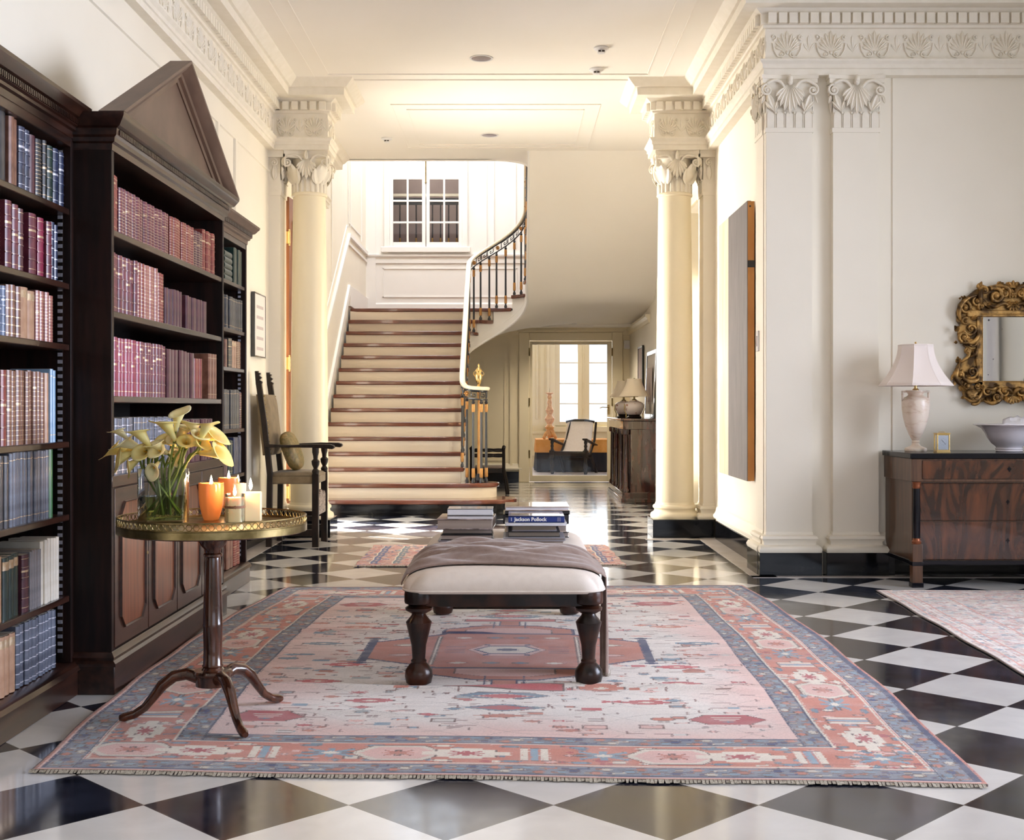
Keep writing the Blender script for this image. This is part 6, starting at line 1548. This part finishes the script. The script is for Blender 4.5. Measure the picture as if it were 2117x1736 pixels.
# ================================================================== HIGH BACKED ARMCHAIR
t = thing('armchair', 'tall backed dark oak armchair with velvet seat against the left wall', 'chair', (-1.78, 10.22, 0))
O = Matrix.Translation((1.78, -10.22, 0)); yn, yf = 10.0, 10.46
for y in (yn, yf):
    b = MB(O); b.box(-1.615, -1.565, y-.025, y+.025, 0, .585); b.tube([(-1.59, y, .58), (-1.59, y, .61), (-1.59, y, .63), (-1.59, y, .66), (-1.59, y, .69), (-1.59, y, .705), (-1.59, y, .73), (-1.59, y, .76), (-1.59, y, .80)], [.025, .03, .016, .03, .034, .018, .020, .028, .028], 12); b.build('leg', 'dark_oak', t, smooth=35)
    b = MB(O); b.add([(x+dx, y+dy, z_) for x, z_ in ((-1.965, 0), (-1.955, .58), (-2.0, 1.0), (-2.045, 1.31)) for dx, dy in ((-.022, -.022), (.022, -.022), (.022, .022), (-.022, .022))],
                     [(4*i+k, 4*i+(k+1) % 4, 4*i+4+(k+1) % 4, 4*i+4+k) for i in range(3) for k in range(4)]+[(3, 2, 1, 0), (12, 13, 14, 15)])
    b.M = O; b.prism([(-2.067, 1.30), (-2.025, 1.30), (-2.015, 1.325), (-2.040, 1.34), (-2.020, 1.36), (-2.042, 1.375), (-2.030, 1.395), (-2.05, 1.40), (-2.045, 1.412), (-2.075, 1.412)], y-.02, y+.02, lambda x, y_, z_: (x, z_, y_)); b.build('back_post', 'dark_oak', t, bevel=.003)
    b = MB(O); b.prism([(-1.99, .800), (-1.60, .797), (-1.50, .790), (-1.455, .785), (-1.435, .795), (-1.440, .815), (-1.47, .824), (-1.62, .826), (-1.80, .818), (-1.99, .826)], y-.032, y+.032, lambda x, y_, z_: (x, z_, y_)); b.build('armrest', 'dark_oak', t, bevel=.006)
    b = MB(O); b.box(-1.96, -1.60, y-.016, y+.016, .09, .14); b.box(-1.96, -1.60, y-.014, y+.014, .21, .25); b.build('side_stretcher', 'dark_oak', t, bevel=.003)
b = MB(O); b.box(-1.60, -1.575, yn+.02, yf-.02, .25, .40); b.prism([(yn+.02, .40), (yf-.02, .40), (yf-.06, .43), (10.30, .41), (10.23, .45), (10.16, .41), (yn+.06, .43)], -1.60, -1.575, lambda x, y, z: (z, x, y)); b.build('carved_front_stretcher', 'carving_glare', t, bevel=.003)
b = MB(O); b.box(-1.975, -1.95, yn+.02, yf-.02, .20, .26); b.build('rear_stretcher', 'dark_oak', t, bevel=.003)
b = MB(O); b.box(-1.975, -1.575, yn-.012, yf+.012, .505, .575); b.build('seat_rail_cover', 'chair_velvet', t, bevel=.012)
b = MB(O); rows = [[(-1.775+.205*u_, 10.23+.245*v_, .572+.035*((1-abs(u_)**4)*(1-abs(v_)**4))**.5) for v_ in [-1+k/8 for k in range(17)]] for u_ in [-1+k/8 for k in range(17)]]; b.grid(rows); b.build('seat', 'chair_velvet', t, smooth=60)
b = MB(O)      # back rest, leaning
rows = []
for i in range(13):
    z_ = .735+(1.225-.735)*i/12; xb = -1.965-(z_-.58)*.11; e_ = 1-abs(2*i/12-1)**6
    rows.append([(xb+.028+.028*(e_*(1-abs(2*k/12-1)**6))**.5, yn-.01+(yf-yn+.02)*k/12, z_) for k in range(13)])
b.grid(rows); rr = [[(x-.06 if j == 1 else x, y, z_) for x, y, z_ in row] for j, row in enumerate((rows[0], rows[0]))]
ring = rows[0]+[r[-1] for r in rows[1:]]+rows[-1][::-1][1:]+[r[0] for r in rows[::-1][1:-1]]
b.grid([ring, [(-1.965-(z_-.58)*.11-.03, y, z_) for x, y, z_ in ring]], close_v=True); b.grid([[(-1.965-(z_-.58)*.11-.03, y, z_) for x, y, z_ in r] for r in (rows[0], rows[-1])])
b.build('backrest', 'chair_velvet', t, smooth=50)
b = MB(O)
for z_ in [.75+.033*k for k in range(15)]:
    xb = -1.965-(z_-.58)*.11
    for y in (yn+.006, yf-.006): b.ball((xb+.034, y, z_), .0065, 6, 4)
    b.ball((xb+.005, yn-.012, z_), .0065, 6, 4)
b.build('nail_studs', 'old_brass', t); bpy.data.objects['nail_studs'].name = 'nail_trim'
b = MB(); n = 12; rows = []
for i in range(n+1):
    th_ = math.pi*i/n; row = []
    for k in range(20):
        a = 2*math.pi*k/20; cx_ = math.copysign(abs(math.cos(a))**.6, math.cos(a)); sx_ = math.copysign(abs(math.sin(a))**.6, math.sin(a)); s_ = math.sin(th_)**.55
        row.append((.165*cx_*s_, .165*sx_*s_, .06*math.cos(th_)))
    rows.append(row)
b.grid(rows, close_v=True); o = b.build('cushion', 'cushion_damask', None, smooth=80); o.location = (-1.815, 10.20, .765); o.rotation_euler = (R(8), R(70), R(6))
tag(o, 'small olive damask cushion propped on the seat of the tall armchair', 'cushion')

# pictures and switch
t = framed('picture', 'narrow black framed drawing on the left wall above the tall armchair', ('jacket_black', 'art_paper'), -2.085, 10.04, 10.48, 1.53, 2.055, lean=0, fw=.012, th=.03)
b = MB()
for k in range(5): b.box(-.0035, -.0025, -.13, .13, .06+.085*k, .085+.085*k)
b.build('printed_bars', 'art_grey', t)
t = thing('painting', 'tall unframed painting, grey band beside a cream one, on the right hall wall', 'painting', (1.69, 9.46, .595))
b = MB(); b.box(-.002, .022, -.59, .62, .01, 1.985); b.build('stretcher', 'raw_wood', t)
b = MB(); b.box(-.030, -.002, -.60, .18, 0, 1.995); b.build('grey_panel', 'paint_grey', t, bevel=.002)
b = MB(); b.box(-.027, -.002, .182, .63, .0, 1.995); b.build('cream_panel', 'paint_cream', t, bevel=.002)
b = MB(); b.box(-.026, .020, -.606, -.5995, .002, 1.99); b.build('bare_wood_edge', 'raw_wood', t)
b = MB(); b.box(-.028, .024, -.608, -.604, 1.52, 1.57); b.ball((-.01, -.606, 1.955), .007, 8, 6); b.build('edge_fitting', 'black_ink', t)
t = thing('light_switch', 'white light switch plate on the corner pilaster right of the tall painting', 'switch', (XR-.0605, 8.56, 1.575))
b = MB(); b.box(-.008, 0, -.04, .04, -.07, .07); b.build('plate', 'plate_white', t, bevel=.002)
b = MB(); b.box(-.013, -.007, -.012, .012, -.035, .035); b.build('rocker', 'art_grey', t)
# ================================================================== CHEST OF DRAWERS
t = thing('chest_of_drawers', 'polished figured walnut chest of drawers with ebony top at the right wall', 'chest of drawers', (3.09, 8.06, 0))
hw, f_, bk = .606, -.285, .30
def cb(*bb):
    m_ = MB()
    for a in bb: m_.box(*a)
    return m_
cb((-hw+.01, hw-.01, f_+.03, bk, .15, .80)).build('carcass', 'walnut_side', t, bevel=.003)
cb((-hw, hw, f_, bk, .655, .80)).build('frieze_case', 'walnut_side', t, bevel=.003)
cb((-hw-.012, hw+.012, f_-.014, bk, .80, .834)).build('top', 'ebony', t, bevel=.004)
cb((-hw+.0, hw-.0, f_+.012, bk, .135, .162)).build('base_rail', 'ebony', t, bevel=.003)
d = cb((-hw+.065, hw-.065, f_-.006, f_+.01, .672, .790)).build('drawer', 'walnut', t, bevel=.004)
for z0, z1 in ((.412, .645), (.167, .406)):
    d2 = cb((-hw+.055, hw-.055, f_+.018, f_+.04, z0, z1)).build('drawer', 'walnut', t, bevel=.004)
    m_ = MB(); m_.M = Matrix.Translation((0, f_+.016, (z0+z1)/2+.0)); m_.prism([(0, .016), (.009, .004), (.014, -.002), (.004, -.004), (0, -.018), (-.004, -.004), (-.014, -.002), (-.009, .004)], 0, .003, lambda x, y, z: (x, z, y)); m_.build('escutcheon', 'ebony', d2)
m_ = MB(); m_.M = Matrix.Translation((0, f_-.009, .735)); m_.prism([(0, .016), (.014, .002), (0, -.018), (-.014, .002)], 0, .003, lambda x, y, z: (x, z, y)); m_.build('escutcheon', 'ebony', d)
for sg in (-1, 1):
    x = sg*(hw-.028)
    cb((x-.032, x+.032, f_-.03, f_+.03, .025, .27), ).build('pedestal_leg', 'walnut_side', t, bevel=.003)
    cb((x-.036, x+.036, f_-.034, f_+.034, 0, .03)).build('ebony_foot', 'ebony', t, bevel=.002); cb((x-.035, x+.035, f_-.033, f_+.032, .135, .16)).build('ebony_collar', 'ebony', t, bevel=.002)
    m_ = MB(); m_.lathe([(.022, .30), (.024, .45), (.021, .62)], 18, (x, f_-.004, 0)); m_.build('column', 'ebony', t, smooth=50)
    m_ = MB(); m_.lathe([(.028, .27), (.030, .285), (.023, .295), (.023, .305)], 18, (x, f_-.004, 0)); m_.lathe([(.022, .615), (.026, .625), (.023, .635), (.028, .655)], 18, (x, f_-.004, 0)); m_.build('copper_collar', 'copper', t, smooth=40)
    cb((x-.028, x+.028, bk-.06, bk, 0, .15)).build('rear_leg', 'ebony', t, bevel=.002)
CT = .834
# alabaster lamp
t = thing('table_lamp', 'alabaster urn lamp with a flared white panelled shade on the walnut chest', 'lamp', (2.600, 8.06, CT))
b = MB(); b.lathe([(.0001, 0), (.066, 0), (.070, .006), (.070, .020), (.064, .026), (.050, .030), (.030, .040), (.022, .055), (.026, .066), (.022, .072), (.026, .080), (.045, .115), (.066, .170), (.080, .225), (.0875, .285), (.088, .330), (.080, .347), (.055, .358), (.046, .368), (.052, .380), (.066, .388), (.066, .396), (.0001, .398)], 44); b.build('urn', 'alabaster', t, smooth=45)
for sg in (-1, 1):
    b = MB(); b.box(min(sg*.052, sg*.090), max(sg*.052, sg*.090), -.010, .010, .382, .394); b.box(min(sg*.078, sg*.090), max(sg*.078, sg*.090), -.010, .010, .325, .384); b.box(min(sg*.050, sg*.090), max(sg*.050, sg*.090), -.010, .010, .325, .337); b.build('handle', 'alabaster', t, bevel=.003)
b = MB(); b.tube([(0, 0, .39), (0, 0, .44)], .010, 10); b.lathe([(.020, .397), (.020, .403), (.012, .410)], 16); b.tube([(0, 0, .44), (0, 0, .695)], .003, 6); b.lathe([(.016, .688), (.016, .694), (.006, .700), (.007, .708), (.0001, .712)], 14)
for a in (0, 2.09, 4.19): b.tube([(0, 0, .688), (.105*math.cos(a), .105*math.sin(a), .688)], .002, 4)
b.build('brass_fitting', 'brass', t, smooth=50)
b = MB(); rows = []; NS = 8
for i in range(13):
    q = i/12; r = .232-.125*(1-(1-q)**1.9); row = []
    for k in range(NS*5):
        a = 2*math.pi*(k/5+.5)/NS; s_ = (k % 5)/5; pol = math.cos(math.pi/NS)/math.cos((2*math.pi/NS)*(s_-.5) if s_ else math.pi/NS)
        a0 = 2*math.pi*(int(k/5)+.5)/NS; a1 = 2*math.pi*(int(k/5)+1.5)/NS
        p0 = Vector((math.cos(a0), math.sin(a0))); p1 = Vector((math.cos(a1), math.sin(a1))); p = p0.lerp(p1, s_)
        bow = 1-.035*math.sin(math.pi*q)*math.sin(math.pi*s_)
        row.append((p.x*r*bow, p.y*r*bow, .427+.262*q))
    rows.append(row)
b.grid(rows, close_v=True); o = b.build('lamp_shade', 'shade_silk', t, smooth=22); sm = o.modifiers.new('th', 'SOLIDIFY'); sm.thickness = .002
b = MB()
for i in (0, 12): b.tube([tuple(p) for p in rows[i]]+[tuple(rows[i][0])], .0035, 6, ends=False)
for k in range(NS): b.tube([rows[i][k*5] for i in range(13)], .0030, 5)
b.build('shade_trim', 'shade_silk', t)
# carriage clock
t = thing('carriage_clock', 'small brass carriage clock with white face on the walnut chest', 'clock', (2.725, 7.93, CT))
b = MB(); w_, d_ = .043, .034
b.box(-w_, w_, -d_, d_, 0, .010); b.box(-w_+.004, w_-.004, -d_+.004, d_-.004, .010, .016); b.box(-w_, w_, -d_, d_, .116, .124); b.box(-w_+.004, w_-.004, -d_+.004, d_-.004, .110, .116)
for x in (-w_+.006, w_-.006):
    for y in (-d_+.006, d_-.006): b.tube([(x, y, .014), (x, y, .114)], .0045, 8)
b.tube([(-.020, 0, .124), (-.018, 0, .130), (.018, 0, .130), (.020, 0, .124)], .0022, 6); b.build('case', 'brass', t, bevel=.001)
b = MB(); b.box(-.033, .033, -d_+.006, -d_+.009, .018, .108); b.build('face', 'clock_face', t)
b = MB(); 
b.tube([(.0, -d_+.005, .068), (-.012, -d_+.005, .080)], .0012, 4); b.tube([(.0, -d_+.005, .068), (.014, -d_+.005, .052)], .0009, 4)
for k in range(12):
    a = k*math.pi/6; b.ball((.020*math.sin(a), -d_+.0055, .068+.020*math.cos(a)), .0013, 5, 3)
b.build('hands_and_hours', 'black_ink', t); bpy.data.objects['hands_and_hours'].name = 'clock_hands'
b = MB(); b.box(-.034, .034, -d_+.001, -d_+.002, .017, .109); b.build('glass_front', 'pane_glass', t)
# bowl with paper
t = thing('footed_bowl', 'wide white porcelain footed bowl at the right end of the walnut chest', 'bowl', (3.205, 8.06, CT))
b = MB(); b.lathe([(.0001, .004), (.080, 0), (.086, .004), (.082, .012), (.086, .018), (.080, .026), (.083, .034), (.110, .055), (.135, .090), (.150, .120), (.170, .150), (.205, .168), (.222, .174), (.221, .179), (.200, .176), (.165, .158), (.140, .125), (.120, .085), (.09, .05), (.0001, .04)], 56); b.build('bowl_body', 'porcelain', t, smooth=40)
t = thing('crumpled_paper', 'crumpled white printed paper lying in the white bowl', 'paper', (3.205, 8.06, CT+.10))
b = MB(); rows = []; rr_ = random.Random(6)
for i in range(9):
    rows.append([(-.085+.19*j/8+.01*i, -.08+.17*i/8, .03+.095*(i/8)**.8+rr_.uniform(-.008, .008)-.01*abs(j-4)/4) for j in range(9)])
b.grid(rows); o = b.build('sheet', 'paper_white', t, smooth=20); sm = o.modifiers.new('th', 'SOLIDIFY'); sm.thickness = .002
b = MB(); b.box(-.045, -.030, -.062, -.058, .068, .075); b.build('printed_mark', 'copper', t)

# ================================================================== GILT MIRROR
MX, MZ, SC = 3.338, 1.547, .0032376
t = thing('mirror', 'carved gilt baroque mirror with scrolling openwork frame above the walnut chest', 'mirror', (MX, YF-.012, MZ))
gw, g0, g1 = .198, -.250, .178
b = MB(); b.box(-gw, gw, -.022, -.018, g0, g1); b.build('mirror_glass', 'mirror_glass', t)
b = MB()
for b6 in ((-gw-.045, -gw, -.04, .0, g0-.03, g1+.01), (gw, gw+.045, -.04, 0, g0-.03, g1+.01), (-gw-.045, gw+.045, -.04, 0, g0-.05, g0), (-gw-.11, gw+.11, -.045, 0, g1+.0, g1+.045)): b.box(*b6)
b.build('inner_moulding', 'gilt_dark', t, bevel=.006)
b = MB()
for i in range(50): b.ball((-gw-.01+(2*gw+.02)*i/49, -.046, g1+.018), .0052, 6, 4)
for i in range(48):
    b.ball((-gw-.006, -.040, g0+(g1-g0)*i/47), .0042, 6, 4); b.ball((gw+.006, -.040, g0+(g1-g0)*i/47), .0042, 6, 4); b.ball((-gw+2*gw*i/47, -.040, g0-.006), .0042, 6, 4)
b.build('beading', 'gilt', t)
def zc(zx, zy): return ((zx/4.339+1940-2093)*SC, -(zy/4.339+560-710)*SC)
outline = [zc(*p) for p in ((665, 115), (600, 130), (520, 118), (430, 140), (340, 165), (250, 240), (190, 290), (170, 370), (175, 450), (200, 480), (180, 560), (200, 620), (240, 650), (262, 700), (270, 760), (230, 800), (185, 830), (165, 880), (145, 940), (165, 990), (215, 1040), (235, 1130), (310, 1185), (370, 1180), (410, 1170), (450, 1180), (500, 1190), (560, 1160), (610, 1150), (665, 1195))]
b = MB(); inner_r = []
NO = len(outline)
innr = [(max(-gw-.03, min(0, x*.9)) if abs(z) < .17 else x*.72, (g1+.02 if z > g1 else g0-.03) if (z > g1 or z < g0) else z) for x, z in outline]
for sg in (-1, 1):
    o_ = [(-sg*abs(x), -.012, z) for x, z in outline]; i_ = [(-sg*abs(x), -.028, z) for x, z in innr]; bk_ = [(-sg*abs(x), .004, z) for x, z in outline]
    b.grid([bk_, o_, i_])
b.build('backing', 'gilt_dark', t, smooth=60)
b = MB()
def scr(zx, zy, rpx, r, side, start, turns=1.4, dep=-.03):
    x, z = zc(zx, zy)
    for sg in (1, -1): b.spiral((sg*x, dep, z), rpx*SC/4.339, turns, r, side=side*sg, start=start if sg > 0 else math.pi-start, seg=8, steps=28, rise=.014)
for a in ((290, 520, 62, .012, 1, 3.4), (300, 905, 64, .012, 1, 3.6), (512, 225, 82, .017, -1, 2.2), (590, 200, 50, .013, 1, 1.0), (345, 275, 44, .011, 1, 2.0), (235, 330, 60, .012, -1, 1.2), (255, 1035, 34, .010, 1, 1.6), (345, 1035, 34, .010, -1, 1.6), (440, 1080, 55, .012, 1, .5), (520, 1130, 58, .013, -1, 1.5), (590, 1080, 50, .012, 1, 2.5), (330, 1150, 50, .012, 1, 4.0), (225, 590, 48, .012, -1, 4.4), (190, 930, 50, .013, 1, 2.6), (255, 720, 36, .010, 1, 5.2), (240, 450, 36, .010, 1, 1), (300, 640, 50, .009, -1, 1), (655, 205, 28, .009, 1, 1.6), (410, 175, 40, .011, -1, 3)): scr(*a)
def cur(pts, r):
    for sg in (1, -1):
        q_ = [(sg*zc(*p)[0], -.030-.012*math.sin(math.pi*i/(len(pts)-1)), zc(*p)[1]) for i, p in enumerate(pts)]
        q_ = smooth_path([Vector(v) for v in q_], 5); n_ = len(q_); b.tube(q_, [r*(.35+.8*math.sin(math.pi*(i+.6)/(n_+.6))) for i in range(n_)], 8)
for pts, r in ((((360, 215), (270, 240), (200, 300), (180, 380), (200, 440)), .016), (((350, 520), (350, 590), (290, 645), (190, 640)), .014), (((215, 660), (262, 700), (265, 760), (220, 800), (190, 820)), .010), (((190, 820), (160, 900), (150, 960), (210, 1030)), .018), (((360, 900), (350, 970), (280, 990), (220, 960), (215, 880)), .015), (((230, 1130), (300, 1170), (360, 1130), (390, 1080)), .013), (((400, 1160), (470, 1185), (540, 1160), (560, 1100)), .014), (((560, 1060), (620, 1060), (665, 1100)), .014), (((430, 290), (500, 320), (580, 290), (640, 320)), .012), (((390, 150), (370, 230), (380, 310)), .016), (((480, 150), (560, 130), (630, 170), (640, 240)), .014), (((280, 770), (330, 740), (350, 660)), .010), (((340, 760), (350, 850)), .012), (((390, 1050), (480, 1060), (530, 1030)), .012)): cur(pts, r)
b.build('carved_scrolls', 'gilt_dark', t, smooth=70)
b = MB(); rr_ = random.Random(9)
for zx, zy, dx, dz, L_, w_ in ((360, 170, .3, 1, .06, .035), (520, 130, 1, .4, .05, .03), (600, 140, .8, .5, .05, .03), (380, 240, .1, -1, .09, .045), (340, 300, .8, -.6, .06, .035), (250, 260, -1, .6, .05, .02), (200, 250, -1, .3, .02, .012), (180, 540, -.6, .7, .05, .03), (220, 580, .7, -.7, .06, .04), (200, 620, 1, .1, .07, .03), (170, 640, -1, 0, .03, .015), (180, 830, -.2, 1, .05, .03), (165, 900, -.2, -1, .10, .04), (230, 900, .4, -1, .08, .03), (190, 1010, .5, -1, .07, .03), (300, 1060, 0, -1, .07, .075), (300, 1100, .1, -1, .05, .04), (230, 1130, -1, -.3, .03, .015), (430, 1130, .6, -.8, .05, .03), (600, 1120, .3, -1, .05, .03), (300, 700, .5, -.8, .06, .03), (290, 430, 1, .6, .05, .03), (420, 300, 1, -.4, .06, .03), (600, 310, .8, .3, .06, .03), (310, 350, -1, -.2, .05, .02), (480, 1040, .9, .2, .05, .03), (400, 1060, -.6, .8, .04, .03)):
    x, z = zc(zx, zy)
    for sg in (1, -1):
        for k in (-1, 0, 1):
            v_ = Vector((sg*dx, 0, dz)); v_.rotate(Matrix.Rotation(k*.42, 3, 'Y')); b.petal((sg*x, -.030, z), v_, L_*(1 if k == 0 else .75), w_*.8, .016, curl=.012, peak=.55)
for zx, zy in ((665, 150), (665, 300)):
    x, z = zc(zx, zy)
    for k in range(5):
        a = -math.pi/2+(k-2)*.55 if zy > 200 else math.pi/2+(k-2)*.7
        b.petal((0, -.034, z), (math.cos(a), 0, math.sin(a)), .05, .026, .014, curl=.01, peak=.6)
for k in range(7): a = k*2*math.pi/7; b.petal((0, -.04, zc(665, 205)[1]), (math.cos(a), 0, math.sin(a)), .03, .018, .010, peak=.6)
for k in range(5): a = -math.pi/2+(k-2)*.5; b.petal((0, -.034, zc(665, 1120)[1]), (math.cos(a), 0, math.sin(a)), .055, .028, .014, curl=.01, peak=.6)
b.build('carved_leaves', 'gilt_dark', t, smooth=70)
b = MB()      # antique spots on the glass
for zx, zy, r in ((455, 440, .006), (575, 520, .002), (495, 790, .003), (450, 930, .003)):
    x, z = zc(zx, zy); b.ball((x, -.0225, z), (r, .0006, r*1.2), 8, 5)
b.build('tarnish_spot', 'black_ink', t)

# curtain on the east wall, seen in the mirror
t = thing('curtain', 'white curtain on the far east wall, seen only in the gilt mirror', 'curtain', (XE-.09, 2.35, .05))
b = MB(); rows = [[(.03*math.sin(k*1.35)+.008*math.sin(j*.9+k), -.16+.32*k/24*(1-.12*math.sin(math.pi*j/8)), 3.3*j/8) for k in range(25)] for j in range(9)]
b.grid(rows); o = b.build('cloth', 'cloth_white', t, smooth=80); sm = o.modifiers.new('th', 'SOLIDIFY'); sm.thickness = .004
b = MB(); b.tube([(0, -.3, 3.34), (0, 4.2, 3.34)], .014, 10); b.build('rod', 'old_brass', t)
